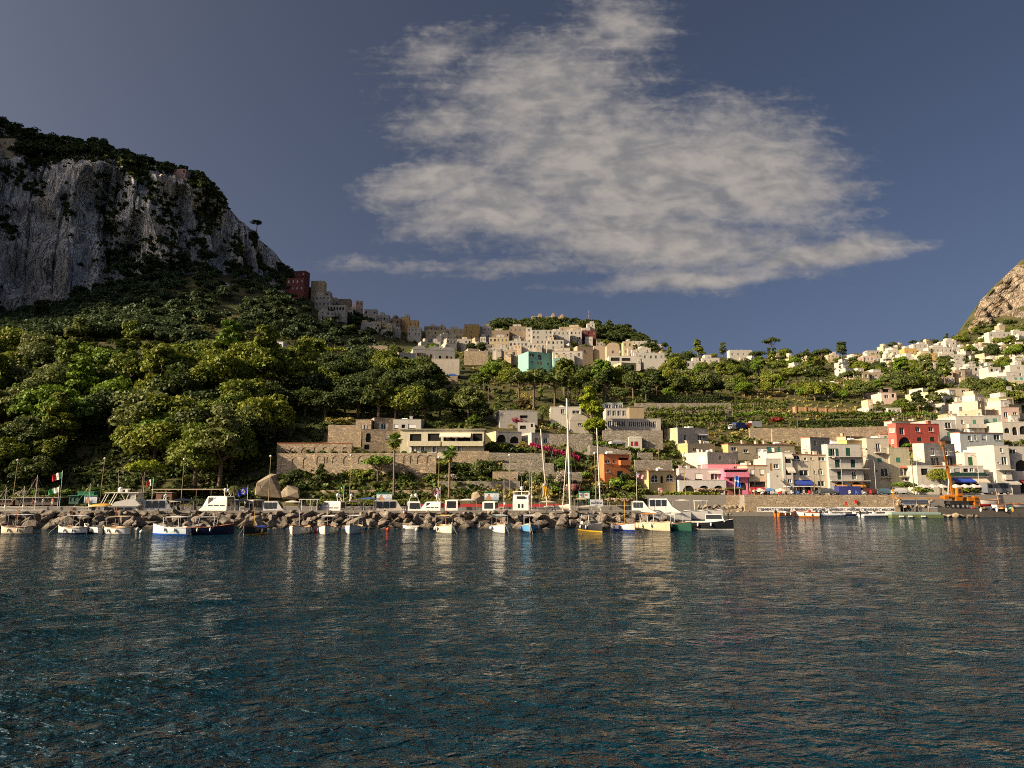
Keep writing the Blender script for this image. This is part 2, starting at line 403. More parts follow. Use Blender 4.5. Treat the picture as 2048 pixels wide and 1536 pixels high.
def crown_quads(seed, rx, rz, lobes, leaves, leaf, lobe_r=0.42, flat=0.0, low=-0.35, sky=0.0):
    """irregular crown: lobes of leaf clumps over an uneven ellipsoid; centre at origin"""
    rng = np.random.default_rng(seed)
    d = ball_pts(lobes * 3, rng); d = d[d[:, 2] > low][:lobes]
    rad = rng.uniform(0.45, 1.0, len(d)) ** 0.6
    off = 1 + 0.22 * vnoise(d * 1.7 + seed * 3.1, seed)
    C = d * (rad * off)[:, None] * np.array([rx, rx, rz]) * 0.72
    Q = []
    for c in C:
        lr = lobe_r * rx * rng.uniform(0.55, 1.15); k = int(leaves / len(C) * rng.uniform(0.6, 1.4))
        n = ball_pts(k, rng); n[:, 2] = np.where(n[:, 2] < -0.35, -n[:, 2] * .5, n[:, 2])
        n /= np.linalg.norm(n, axis=1, keepdims=True)
        P = c + n * lr * np.array([1, 1, 0.8 - flat * .4]) * rng.uniform(0.72, 1.08, (k, 1))
        Q.append(leaf_quads(P, n + np.array([0, 0, sky]), leaf, rng))
    return np.concatenate(Q)
def trunk_mb(h, r, crown_r, seed, limbs=5, lean=0.0, fork=0.6):
    rnd = random.Random(seed); mb = MB(); top = Vector((lean * h, rnd.uniform(-.05, .05) * h, h)); mid = top * fork + Vector((rnd.uniform(-.04, .04) * h, 0, 0))
    mb.bar((0, 0, -1.0), mid, r * 1.25, r * .8, 7); mb.bar(mid, top, r * .8, r * .4, 7)
    for k in range(limbs):
        a = 2 * math.pi * (k + rnd.random() * .6) / limbs
        p = mid.lerp(top, rnd.uniform(0.0, .7)); q = top + Vector((math.cos(a), math.sin(a), rnd.uniform(.0, .35))) * crown_r * rnd.uniform(.45, .75)
        m = p.lerp(q, .5) + Vector((0, 0, -.06 * crown_r)); mb.bar(p, m, r * .5, r * .35, 5); mb.bar(m, q, r * .35, r * .12, 5)
    return mb

LM = {
 'wood':  leaf_mat('leaf_wood', (0.185, 0.215, 0.022), (0.100, 0.150, 0.022), (0.215, 0.205, 0.028)),
 'dark':  leaf_mat('leaf_dark', (0.078, 0.100, 0.020), (0.046, 0.070, 0.018)),
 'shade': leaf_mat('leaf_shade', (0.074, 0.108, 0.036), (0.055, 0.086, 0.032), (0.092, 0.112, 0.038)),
 'bright':leaf_mat('leaf_bright', (0.250, 0.290, 0.015), (0.213, 0.268, 0.018)),
 'pine':  leaf_mat('leaf_pine', (0.085, 0.110, 0.020), (0.058, 0.082, 0.018)),
 'olive': leaf_mat('leaf_olive', (0.163, 0.181, 0.050), (0.112, 0.142, 0.037)),
 'lime':  leaf_mat('leaf_lime', (0.156, 0.232, 0.020), (0.112, 0.189, 0.020)),
 'dry':   leaf_mat('leaf_dry', (0.340, 0.290, 0.081), (0.275, 0.225, 0.062)),
 'rust':  leaf_mat('leaf_rust', (0.163, 0.123, 0.053), (0.131, 0.096, 0.040)),
 'pink':  leaf_mat('petal_pink', (0.42, 0.03, 0.11), (0.36, 0.05, 0.10)),
 'rose':  leaf_mat('petal_rose', (0.45, 0.20, 0.20), (0.42, 0.16, 0.13)),
 'red':   leaf_mat('petal_red', (0.30, 0.03, 0.03), (0.22, 0.04, 0.02)),
 'orange':leaf_mat('petal_orange', (0.55, 0.20, 0.02), (0.50, 0.14, 0.02)),
 'pale':  leaf_mat('petal_pale', (0.40, 0.38, 0.30), (0.35, 0.30, 0.22)),
 'cover': leaf_mat('leaf_cover', (0.095, 0.135, 0.024), (0.095, 0.135, 0.024), (0.19, 0.16, 0.05)),
 'vine':  leaf_mat('leaf_vine', (0.115, 0.150, 0.018), (0.080, 0.115, 0.016)),
}
BARK = mat('bark', (0.13, 0.095, 0.065), 0.95, 0.3, 3, bump=0.5)
BARK2 = mat('palm_bark', (0.17, 0.125, 0.085), 0.95, 0.35, 4, bump=0.6)

# ---------------------------------------------------------------- sea
def make_sea():
    m, t = newmat('sea_water')
    g = t.n('ShaderNodeNewGeometry'); P = g.outputs['Position']
    b = t.n('ShaderNodeBsdfPrincipled', i_Roughness=0.08, i_IOR=1.31); b.inputs['Specular Tint'].default_value = (.66, .90, 1.0, 1)
    dep = t.noise(P, 0.02, 3, 0.5)
    t.l(t.mix(t.ramp(dep, [(0.35, 0), (0.65, 1)]), (0.0012, 0.017, 0.031), (0.0016, 0.023, 0.037)), b.inputs['Base Color'])
    w0 = t.noise(t.mapv(P, (0.45, 0.80, 1), rot=(0, 0, 0.4)), 1.0, 2, 0.5, 0.4)
    w1 = t.noise(t.mapv(P, (1.25, 2.0, 1), rot=(0, 0, 0.3)), 1.0, 2, 0.5, 0.6)
    w2 = t.noise(t.mapv(P, (4.6, 6.4, 1), rot=(0, 0, -0.25)), 1.0, 2, 0.6, 0.4)
    gust = t.ramp(t.noise(t.mapv(P, (0.030, 0.055, 1), rot=(0, 0, 0.5)), 1.0, 3, 0.55), [(0.3, 0.6), (0.7, 1.2)])
    h = t.m('ADD', t.m('ADD', t.m('MULTIPLY', w1, 0.74), t.m('MULTIPLY', w2, 0.20)), t.m('MULTIPLY', w0, 0.8))
    h = t.m('MULTIPLY', h, gust)
    bn = t.n('ShaderNodeBump', i_Strength=1.0, i_Distance=0.90); t.l(h, bn.inputs['Height']); t.l(bn.outputs[0], b.inputs['Normal'])
    out(t, b.outputs[0])
    # near sea: real waves, finer towards the viewer
    pys = np.concatenate([np.linspace(1640, 1240, 130), np.linspace(1238, 1004, 110)]); Y = EYE * 1365 / (pys - 962) * 1.0
    Y = np.concatenate([Y, [190, 260]])
    s = np.linspace(-1.45, 1.45, 560); X = s[None, :] * Y[:, None] * 0.78; YY = np.repeat(Y[:, None], len(s), 1)
    p = np.stack([X * 0.42 + YY * 0.14, YY * 0.62 - X * 0.2, 0 * X], -1)
    amp = np.clip(45 / YY, 0.35, 1.0)
    z = (fbm(p * 0.42, 2, 3) * 0.06 + fbm(p * 1.25, 3, 9) * 0.03) * amp
    V = np.stack([X, YY, z - 0.03], -1)
    sea = link('sea', np_mesh('sea', V, grid_faces(len(Y), len(s)), m))
    tag(sea, 'dark blue rippled harbour water in front of the breakwater', kind='structure')
    far = MB().quad((-1380, -150, -.5), (1380, -150, -.5), (1380, 1300, -.5), (-1380, 1300, -.5)).build('sea_bed_water', m)
    far.name = 'open_sea'; tag(far, 'open water beyond and beside the harbour', kind='structure')
make_sea()

# ---------------------------------------------------------------- hillside and cliffs
def ground_mat():
    m, t = newmat('hillside_soil')
    P = t.n('ShaderNodeNewGeometry').outputs['Position']
    n1 = t.noise(P, 0.05, 5, 0.6); n2 = t.noise(P, 0.5, 4, 0.6)
    c = t.mix(t.ramp(n1, [(0.4, 0), (0.62, 1)]), (0.045, 0.058, 0.018), (0.11, 0.090, 0.040))
    c = t.mix(t.ramp(n2, [(0.45, 0), (0.75, .7)]), c, (0.13, 0.10, 0.052))
    b = t.n('ShaderNodeBsdfPrincipled', i_Roughness=0.95); t.l(c, b.inputs['Base Color']); b.inputs['Specular IOR Level'].default_value = 0.1
    bn = t.n('ShaderNodeBump', i_Strength=0.6, i_Distance=0.4); t.l(t.noise(P, 0.8, 5), bn.inputs['Height']); t.l(bn.outputs[0], b.inputs['Normal'])
    out(t, b.outputs[0]); return m
GROUND = ground_mat()
def cliff_mat(name, base, tan, dark, pock):
    m, t = newmat(name)
    P = t.n('ShaderNodeNewGeometry').outputs['Position']
    streak = t.noise(t.mapv(P, (.14, .14, .028)), 1.0, 6, 0.65, 0.6)
    fine = t.noise(t.mapv(P, (.7, .7, .32)), 1.0, 6, 0.68, 0.8)
    big = t.noise(P, 0.022, 4, 0.55, 0.4)
    c = t.mix(t.ramp(streak, [(0.36, 0), (0.62, 1)]), (base[0] * .74, base[1] * .74, base[2] * .75), base)
    c = t.mix(t.ramp(big, [(0.50, 0), (0.68, .75)]), c, tan)
    cn = t.noise(t.mapv(P, (.10, .10, .013)), 1.0, 4, 0.6, 1.2); cn2 = t.noise(t.mapv(P, (.30, .30, .05)), 1.0, 3, 0.6, 0.8)
    crack = t.m('MAXIMUM', t.ramp(t.m('ABSOLUTE', t.m('SUBTRACT', cn, .5)), [(0.0, 1), (0.022, 0)]), t.m('MULTIPLY', t.ramp(t.m('ABSOLUTE', t.m('SUBTRACT', cn2, .5)), [(0.0, 1), (0.03, 0)]), .6))
    pk = t.ramp(fine, [(pock, 0), (pock + .10, 1)])
    c = t.mix(t.m('MULTIPLY', pk, .88), c, dark)
    c = t.mix(t.m('MULTIPLY', crack, .85), c, dark)
    b = t.n('ShaderNodeBsdfPrincipled', i_Roughness=0.95); t.l(c, b.inputs['Base Color']); b.inputs['Specular IOR Level'].default_value = 0.15
    h = t.m('SUBTRACT', t.m('ADD', t.m('MULTIPLY', streak, 1.2), t.m('MULTIPLY', fine, .6)), t.m('MULTIPLY', crack, .7))
    bn = t.n('ShaderNodeBump', i_Strength=0.9, i_Distance=3.0); t.l(h, bn.inputs['Height']); t.l(bn.outputs[0], b.inputs['Normal'])
    out(t, b.outputs[0]); return m
LIME = cliff_mat('limestone_grey', (0.92, 0.87, 0.80), (0.78, 0.64, 0.48), (0.10, 0.098, 0.078), 0.600)
LIME2 = cliff_mat('limestone_warm', (0.46, 0.37, 0.27), (0.50, 0.29, 0.13), (0.05, 0.05, 0.03), 0.60)

def make_land():
    cols = np.arange(-1232, 2577, 8.0); ts = np.concatenate([np.linspace(0, 3, 37), np.linspace(3.1, 6, 40), np.linspace(6.1, 8, 24)])
    PX, T = np.meshgrid(cols, ts); py, Y = prof(PX, T)
    P = unproj_np(PX, py, Y)
    n = fbm(P * np.array([.06, .06, .02]), 4, 5)
    P[..., 2] += n * np.clip((T - 0.3) * .8, 0, 1.0) * np.clip(Y / 300, .5, 2.2) - 0.25
    back = P[-1:].copy(); back[..., 1] += 70; back[..., 2] -= 45; back2 = back.copy(); back2[..., 1] += 120; back2[..., 2] -= 60
    lead = P[:1].copy(); lead[..., 2] = -3
    P = np.concatenate([lead, P, back, back2]); PXa = np.concatenate([PX[:1], PX, PX[-1:], PX[-1:]]); Ta = np.concatenate([T[:1] - 1, T, T[-1:] + 1, T[-1:] + 1])
    f = grid_faces(*PXa.shape)
    fpx = PXa.ravel()[f].mean(1); ft = Ta.ravel()[f].mean(1)
    cut = ((fpx > -470) & (fpx < 575) & (ft > 6.02) & (ft < 7.9)) | ((fpx > 1950) & (ft > 7.15) & (ft < 7.95))
    o = link('hillside', np_mesh('hillside', P, f[~cut], GROUND)); tag(o, 'steep green and dry-brown hillside rising behind the harbour', kind='structure')
    # left limestone cliff
    cols = np.arange(-480, 605, 2.4); ts = np.linspace(5.85, 8.06, 150)
    PX, T = np.meshgrid(cols, ts); py, Y = prof(PX, np.minimum(T, 8)); P = unproj_np(PX, py, Y)
    edge = np.clip((T - 5.95) / .25, 0, 1) * np.clip((8.06 - T) / .5, 0, 1)
    s = P[..., 0] * .8 + P[..., 1] * .6
    q = np.stack([s * .020, P[..., 2] * .0065, 0 * s], -1); q2 = np.stack([s * .06, P[..., 2] * .028, 0 * s], -1); q3 = P * np.array([.16, .16, .11])
    ridge = 1 - np.abs(fbm(q, 3, 21)) * 1.6; r2 = 1 - np.abs(fbm(q2, 3, 31)) * 1.5
    ter = np.abs(((P[..., 2] * .045 + fbm(q, 2, 4) * 1.2) % 1.0) - .5)
    d = ridge * 23 + r2 * 10 + fbm(q3, 3, 41) * 2.4 + ter * 6 - 19
    ck = np.stack([s * .085, P[..., 2] * .010, 0 * s + 5], -1); d = d - np.clip(1 - np.abs(fbm(ck, 3, 91)) * 7, 0, 1) * 6.0
    fade = np.clip((590 - PX) / 70, 0.12, 1)
    P[..., 0] += d * edge * .55 * fade; P[..., 1] -= d * edge * .80 * fade; P[..., 2] += fbm(q3, 3, 51) * 2.0 * edge * fade - .6
    o = link('limestone_cliff', np_mesh('limestone_cliff', P, grid_faces(*PX.shape), LIME))
    tag(o, 'tall pale grey limestone cliff in shade at the left', kind='structure')
    # right cliff
    cols = np.arange(1905, 2580, 4.0); ts = np.linspace(6.9, 8.04, 80)
    PX, T = np.meshgrid(cols, ts); py, Y = prof(PX, np.minimum(T, 8)); P2 = unproj_np(PX, py, Y)
    edge = np.clip((T - 7.02) / .2, 0, 1) * np.clip((8.04 - T) / .3, 0, 1) * np.clip((PX - 1925) / 60, 0, 1)
    q = np.stack([P2[..., 0] * .03, P2[..., 2] * .010, P2[..., 1] * .01], -1); q3 = P2 * .10
    d = (1 - np.abs(fbm(q, 3, 61)) * 1.6) * 24 + fbm(q3, 4, 71) * 9 - 12
    P2[..., 1] -= d * edge; P2[..., 0] -= d * edge * .35; P2[..., 2] += fbm(q3, 3, 81) * 3 * edge - 1.0
    o = link('limestone_cliff', np_mesh('limestone_cliff_far', P2, grid_faces(*PX.shape), LIME2))
    tag(o, 'sunlit tan limestone cliff rising at the right edge', kind='structure')
    return P, PX
CL, _ = make_land()
# ---------------------------------------------------------------- quays, breakwater, walls
CONC = mat('concrete', (0.20, 0.18, 0.15), 0.9, 0.22, 0.8, bump=0.3, stain=0.4)
PAVE = mat('pavement', (0.22, 0.20, 0.175), 0.9, 0.2, 1.0)
STONE_TAN = stone_mat('rubble_tan', (0.55, 0.42, 0.27), (0.36, 0.27, 0.175), 1.5)
STONE_GREY = stone_mat('rubble_grey', (0.42, 0.37, 0.30), (0.25, 0.22, 0.175), 1.4, (0.15, 0.13, 0.10))
STONE_FINE = stone_mat('rubble_fine', (0.64, 0.49, 0.34), (0.38, 0.30, 0.21), 1.7, (0.22, 0.18, 0.13))
TERRA = mat('terracotta', (0.42, 0.16, 0.075), 0.85, 0.25, 3)
WHITE_P = mat('white_paint', (0.80, 0.77, 0.72), 0.5, 0.05, 1.5)
IRON = mat('dark_iron', (0.03, 0.032, 0.034), 0.5, 0.2, 5)
GALV = mat('galvanised_steel', (0.42, 0.42, 0.42), 0.45, 0.15, 4, metal=0.4)
def rock_mat():
    m, t = newmat('basalt_boulder')
    oi = t.n('ShaderNodeObjectInfo'); g = t.n('ShaderNodeNewGeometry'); P = g.outputs['Position']
    n = t.noise(P, 1.4, 6, 0.65, 0.4); n2 = t.noise(P, 6.0, 4, 0.65)
    c = t.mix(oi.outputs['Random'], (0.165, 0.140, 0.118), (0.40, 0.335, 0.26))
    c = t.mix(t.ramp(n, [(0.4, 0), (0.7, .8)]), c, (0.36, 0.28, 0.20)); c = t.mix(t.ramp(n2, [(0.42, .75), (0.62, 0)]), c, (0.035, 0.031, 0.028))
    sx = t.n('ShaderNodeSeparateXYZ'); t.l(P, sx.inputs[0])
    wet = t.ramp(t.m('ADD', sx.outputs[2], t.m('MULTIPLY', n, .5)), [(0.30, 1.0), (0.72, 0.0)])
    c = t.mix(t.m('MULTIPLY', wet, .78), c, (0.018, 0.014, 0.009))
    b = t.n('ShaderNodeBsdfPrincipled', i_Roughness=0.85); t.l(c, b.inputs['Base Color']); b.inputs['Specular IOR Level'].default_value = 0.25
    bn = t.n('ShaderNodeBump', i_Strength=0.9, i_Distance=0.22); t.l(t.m('ADD', n, t.m('MULTIPLY', n2, .4)), bn.inputs['Height']); t.l(bn.outputs[0], b.inputs['Normal'])
    out(t, b.outputs[0]); return m
ROCK = rock_mat()
def hull_mesh(name, pts, m, bev=0.0):
    bm = bmesh.new()
    for p in pts: bm.verts.new(p)
    r = bmesh.ops.convex_hull(bm, input=bm.verts)
    bad = {g for k in ('geom_interior', 'geom_unused') for g in r[k] if isinstance(g, bmesh.types.BMVert)}
    bmesh.ops.delete(bm, geom=list(bad), context='VERTS')
    bmesh.ops.dissolve_limit(bm, angle_limit=R_(14), verts=bm.verts, edges=bm.edges)
    if bev: bmesh.ops.bevel(bm, geom=bm.edges[:], offset=bev, segments=1, affect='EDGES')
    me = bpy.data.meshes.new(name); bm.to_mesh(me); bm.free(); me.materials.append(m); return me
_rr = np.random.default_rng(7)
ROCKS = []
for k in range(14):
    q = ball_pts(13, _rr) * _rr.uniform(0.72, 1.05, (13, 1)) * np.array([1.0, 0.85, 0.78])
    ROCKS.append(hull_mesh('rock', [tuple(v) for v in q], ROCK, 0.05))
def rock(parent, p, s, seed, mesh=None):
    rnd = random.Random(seed); o = link('rock', mesh or ROCKS[seed % len(ROCKS)], parent, p)
    o.scale = (s * rnd.uniform(.85, 1.3), s * rnd.uniform(.8, 1.1), s * rnd.uniform(.65, 1.0)); o.rotation_euler = (rnd.uniform(-.4, .4), rnd.uniform(-.4, .4), rnd.uniform(0, 6.28)); return o

BW_Y = 109.0
def breakwater():
    x0, x1 = -150.0, x_at(1292, BW_Y, 2.0)
    mb = MB(); mb.prism([(x0, 108.4), (x1, 108.4), (x1 + .8, 110), (x1, 111.8), (x0, 111.8)], -3, 2.05)
    o = mb.build('breakwater', CONC); tag(o, 'long concrete breakwater with dark boulders piled against it', kind='structure')
    x = x0
    k = 0
    while x < x1 - 1:                    # cast cap, one slab at a time
        w = 7.4; e = min(x + w, x1); dz = random.Random(k).uniform(-.03, .03)
        MB().box(x + .03, e - .03, 108.3, 110.2, 2.05, 2.36 + dz).build('cap_slab', CONC, o); x = e; k += 1
    rnd = random.Random(3); n = 0
    rows = [(103.2, -0.15, 1.15), (104.6, .50, 1.25), (106.0, 1.10, 1.2), (107.3, 1.65, 1.1), (108.0, 2.0, .85)]
    for r, (yy, zz, s) in enumerate(rows):
        x = -92 + rnd.uniform(0, 2)
        while x < x1 + 3.5 - r * .6:
            end = max(0, (x - x1 + 2) * .25)
            ss = s * rnd.uniform(.7, 1.25)
            rock(o, (x, yy + rnd.uniform(-.5, .5), zz * max(.2, 1 - end * .5) + rnd.uniform(-.22, .22)), ss, n); n += 1
            x += ss * rnd.uniform(1.45, 2.0)
    for k in range(16):                  # the rounded head of the mole
        a = -1.5 + k * .2; rock(o, (x1 + .3 + math.cos(a) * rnd.uniform(1, 2.6), 109.5 + math.sin(a) * 4, rnd.uniform(.0, 1.6)), rnd.uniform(.8, 1.2), 400 + k)
    # boulders beyond the left edge of the view, and the submerged foot
    bm = MB()
    for k in range(70):
        me = ROCKS[k % 14]; s = rnd.uniform(.8, 1.3); c = (rnd.uniform(-150, -93), rnd.uniform(103, 108), 0); c = (c[0], c[1], (c[1] - 103) * .4)
        bm.add([(v.co.x * s + c[0], v.co.y * s + c[1], v.co.z * s * .8 + c[2]) for v in me.vertices], [tuple(p.vertices) for p in me.polygons])
    tag(bm.build('rock_mass', ROCK, o), kind='stuff')
breakwater()

# promenade behind the inner basin, road on the right, lower landing
def slab(name, label, poly, z0, z1, m):
    o = MB().prism(poly, z0, z1).build(name, m); return tag(o, label, kind='structure')
xm = x_at(1285, 140, 2.2)
slab('promenade', 'paved promenade behind the moored yachts', [(-260, 131.5), (xm, 133.5), (xm, 152), (-260, 152)], -3, 2.15, PAVE)
xq0 = x_at(1490, 142, 3); xq1 = x_at(1800, 142, 3)
slab('pavement', 'raised harbour road in front of the houses', [(xm, 146.2), (xq0, 145.5), (xq0 + .2, 142.4), (xq1, 142.4), (xq1 + .2, 144.5), (190, 144.5), (190, 160), (xm, 160)], -3, 4.05, PAVE)
slab('landing', 'low concrete landing below the banner', [(xq0 - 9, 141.2), (xq1 + 1, 139.4), (xq1 + 1, 142.3), (xq0 - 9, 144.8)], -3, .75, CONC)
slab('dock', 'dark working dock carrying the orange crane', [(x_at(1868, 138, 1), 136.8), (150, 135.6), (190, 144.4), (x_at(1800, 144, 1), 144.4)], -3, 1.55, mat('dock_dark', (0.075, 0.068, 0.06), .85, .3, .8, bump=.3))

def facade(mb, w, h, ops, dep=0.25, m=0, mrev=0, z0=0.0, x0=0.0, y=0.0):
    """front wall in the plane y with recessed openings: ops = (x0, x1, z0, z1, arch)"""
    ops = [o for o in ops if o[1] - o[0] > .05 and o[3] - o[2] > .05]
    xs = sorted({x0, w} | {min(max(c, x0), w) for o in ops for c in o[:2]}); zs = sorted({z0, h} | {min(max(c, z0), h) for o in ops for c in o[2:4]})
    for i in range(len(xs) - 1):
        for j in range(len(zs) - 1):
            cx, cz = (xs[i] + xs[i + 1]) / 2, (zs[j] + zs[j + 1]) / 2
            if xs[i + 1] - xs[i] < 1e-4 or zs[j + 1] - zs[j] < 1e-4: continue
            if any(o[0] < cx < o[1] and o[2] < cz < o[3] for o in ops): continue
            mb.quad((xs[i], y, zs[j]), (xs[i + 1], y, zs[j]), (xs[i + 1], y, zs[j + 1]), (xs[i], y, zs[j + 1]), m)
    for o in ops:
        a, b, c, d = o[:4]; D = y + (o[5] if len(o) > 5 else dep)
        mb.quad((a, y, c), (b, y, c), (b, D, c), (a, D, c), mrev)
        if o[4]:
            r = min((b - a) / 2, d - c); n = 9; cxx = (a + b) / 2; zc = d - r
            arc = [(cxx - (b - a) / 2 * math.cos(math.pi * k / n), zc + r * math.sin(math.pi * k / n)) for k in range(n + 1)]
            for (p, q) in zip(arc[:-1], arc[1:]):
                mb.quad((p[0], y, p[1]), (q[0], y, q[1]), (q[0], y, d), (p[0], y, d), m)
                mb.quad((p[0], D, p[1]), (q[0], D, q[1]), (q[0], y, q[1]), (p[0], y, p[1]), mrev)
            mb.quad((a, D, c), (a, D, zc), (a, y, zc), (a, y, c), mrev); mb.quad((b, y, c), (b, y, zc), (b, D, zc), (b, D, c), mrev)
        else:
            mb.quad((a, D, c), (a, D, d), (a, y, d), (a, y, c), mrev); mb.quad((b, y, c), (b, y, d), (b, D, d), (b, D, c), mrev); mb.quad((a, y, d), (a, D, d), (b, D, d), (b, y, d), mrev)

def garden_wall(label, L, R, T, B, Y, m, arches=(), thick=.8, cope=None, T2=None, drop=2.0, Y2=None):
    """terrace wall; arches in photograph pixels (x0, x1, top, bottom)"""
    if B < 990: Y = min(Y, min(groundY(x, B) for x in (L, (L + R) / 2, R)) - .3)
    p = unproj(L, B, Y); zt = z_at(T, Y) - p.z; zt2 = (z_at(T2, Y) - p.z) if T2 else zt; q = unproj(R, B, Y2 or Y); w = math.hypot(q.x - p.x, q.y - p.y)
    o = empty('garden_wall', p, math.atan2(q.y - p.y, q.x - p.x), label, 'wall'); o['kind'] = 'thing'
    mb = MB(); ops = []
    for a in arches:
        s = Y / F; ops.append(((a[0] - L) * s, (a[1] - L) * s, z_at(a[3], Y) - p.z, z_at(a[2], Y) - p.z, 1, .07))
    if ops:
        facade(mb, w, zt, ops, .07, z0=-drop); mb.quad((0, .08, -drop), (w, .08, -drop), (w, .08, zt), (0, .08, zt))
        mb.quad((0, 0, zt), (w, 0, zt), (w, thick, zt), (0, thick, zt)); mb.quad((0, thick, -drop), (0, thick, zt), (0, 0, zt), (0, 0, -drop)); mb.quad((w, 0, -drop), (w, 0, zt), (w, thick, zt), (w, thick, -drop))
    else:
        mb.add([(0, 0, -drop), (w, 0, -drop), (w, thick, -drop), (0, thick, -drop), (0, 0, zt), (w, 0, zt2), (w, thick, zt2), (0, thick, zt)],
               [(0, 1, 5, 4), (1, 2, 6, 5), (2, 3, 7, 6), (3, 0, 4, 7), (4, 5, 6, 7)])
    mb.build('wall', m, o)
    if cope:                              # coping blocks, one by one
        n = max(2, int(w / 1.6))
        me = MB().box(-.5, .5, -.08, thick + .08, 0, .16).mesh('coping_block', cope)
        for k in range(n):
            c = link('coping_block', me, o, ((k + .5) * w / n, 0, zt + (zt2 - zt) * (k + .5) / n)); c.scale = (w / n - .03, 1, 1)
    return o
def arcs(x0, x1, n, top, bot, fill=.72):
    s = (x1 - x0) / n; return [(x0 + (k + (1 - fill) / 2) * s, x0 + (k + (1 + fill) / 2) * s, top, bot) for k in range(n)]
garden_wall('low tan stone retaining wall behind the yachts, below the umbrella pine', 640, 872, 980, 1004, 139, STONE_TAN)
garden_wall('high grey stone retaining wall behind the billboard, right of the second palm', 873, 1040, 962, 1004, 140.5, STONE_GREY)
garden_wall('grey stone wall block lit on its left, under the middle lamp post', 985, 1036, 943, 962, 145.5, STONE_FINE)
garden_wall('vine-covered stone wall behind the sailing yacht masts', 1037, 1165, 944, 1000, 146.5, STONE_GREY)
garden_wall('long narrow stone terrace wall left of the tall masts', 1005, 1108, 926, 943, 150.5, STONE_GREY)
garden_wall('stone terrace wall below the round green hedge', 975, 1090, 905, 924, 154.5, STONE_GREY, T2=907)
garden_wall('shaded stone wall with tall blind arches at the left end of the terraces', 553, 628, 907, 946, 152.2, STONE_FINE, arcs(556, 622, 3, 915, 938, .6))
garden_wall('long sunlit arcaded stone wall under the yellow villa terrace', 628, 872, 906, 948, 152, STONE_FINE,
            [(632, 642, 912, 930)] + arcs(646, 656, 2, 914, 927, .6) + arcs(661, 705, 2, 911, 928, .8) + arcs(712, 800, 4, 911, 928, .75) + arcs(802, 828, 2, 911, 927, .6) + arcs(830, 868, 2, 910, 928, .8))
garden_wall('upper arcaded stone wall with orange coping, in front of the palm cluster', 553, 703, 887, 907, 158.5, STONE_FINE, arcs(575, 622, 2, 895, 906, .7) + arcs(626, 634, 1, 895, 905, .8) + arcs(640, 700, 3, 894, 906, .6), cope=TERRA)
garden_wall('ruined stone wall with dry grass on top, left of the stone villa', 655, 722, 850, 890, 172, STONE_TAN)
garden_wall('stone base wall under the long glazed hotel floor', 1206, 1326, 861, 884, 187, STONE_GREY)
garden_wall('rock-faced wall at the right end of the yellow villa', 905, 978, 902, 930, 155, STONE_TAN)
garden_wall('grey stone wall between the bougainvillea and the white pavilion', 1100, 1185, 868, 890, 176, STONE_GREY)
garden_wall('stone wall beside the outdoor staircase above the orange house', 1180, 1262, 890, 912, 168, STONE_GREY, T2=902)
garden_wall('stone wall under the bare terrace right of the orange house', 1270, 1345, 920, 945, 163, STONE_GREY)
garden_wall('small stone hut wall above the orange house roof', 1276, 1306, 905, 921, 166, STONE_GREY)
garden_wall('long dry-stone wall below the dark hedge, above the white house row', 1545, 1795, 858, 884, 214, STONE_TAN, T2=852)
garden_wall('tan stone wall beneath the parked trucks', 1500, 1585, 856, 880, 205, STONE_TAN)
garden_wall('pale stone wall along the vineyard left of the trucks', 1270, 1462, 806, 818, 250, STONE_GREY)
garden_wall('thick stone bastion wall beside the turquoise house', 928, 976, 702, 722, 330, STONE_TAN)
garden_wall('long low stone wall beneath the wooden-posted vineyard terrace', 545, 612, 712, 724, 250, STONE_GREY)
garden_wall('dry stone wall below the parked cars on the upper road', 838, 915, 752, 765, 262, STONE_TAN)
garden_wall('low sunlit quay wall behind the hedge and motor cruisers', 1285, 1492, 993, 1004, 146.4, STONE_TAN, T2=990, Y2=145.4)
garden_wall('long tan stone quay wall above the welcome banner', 1490, 1801, 990, 1021, 142.3, STONE_TAN)
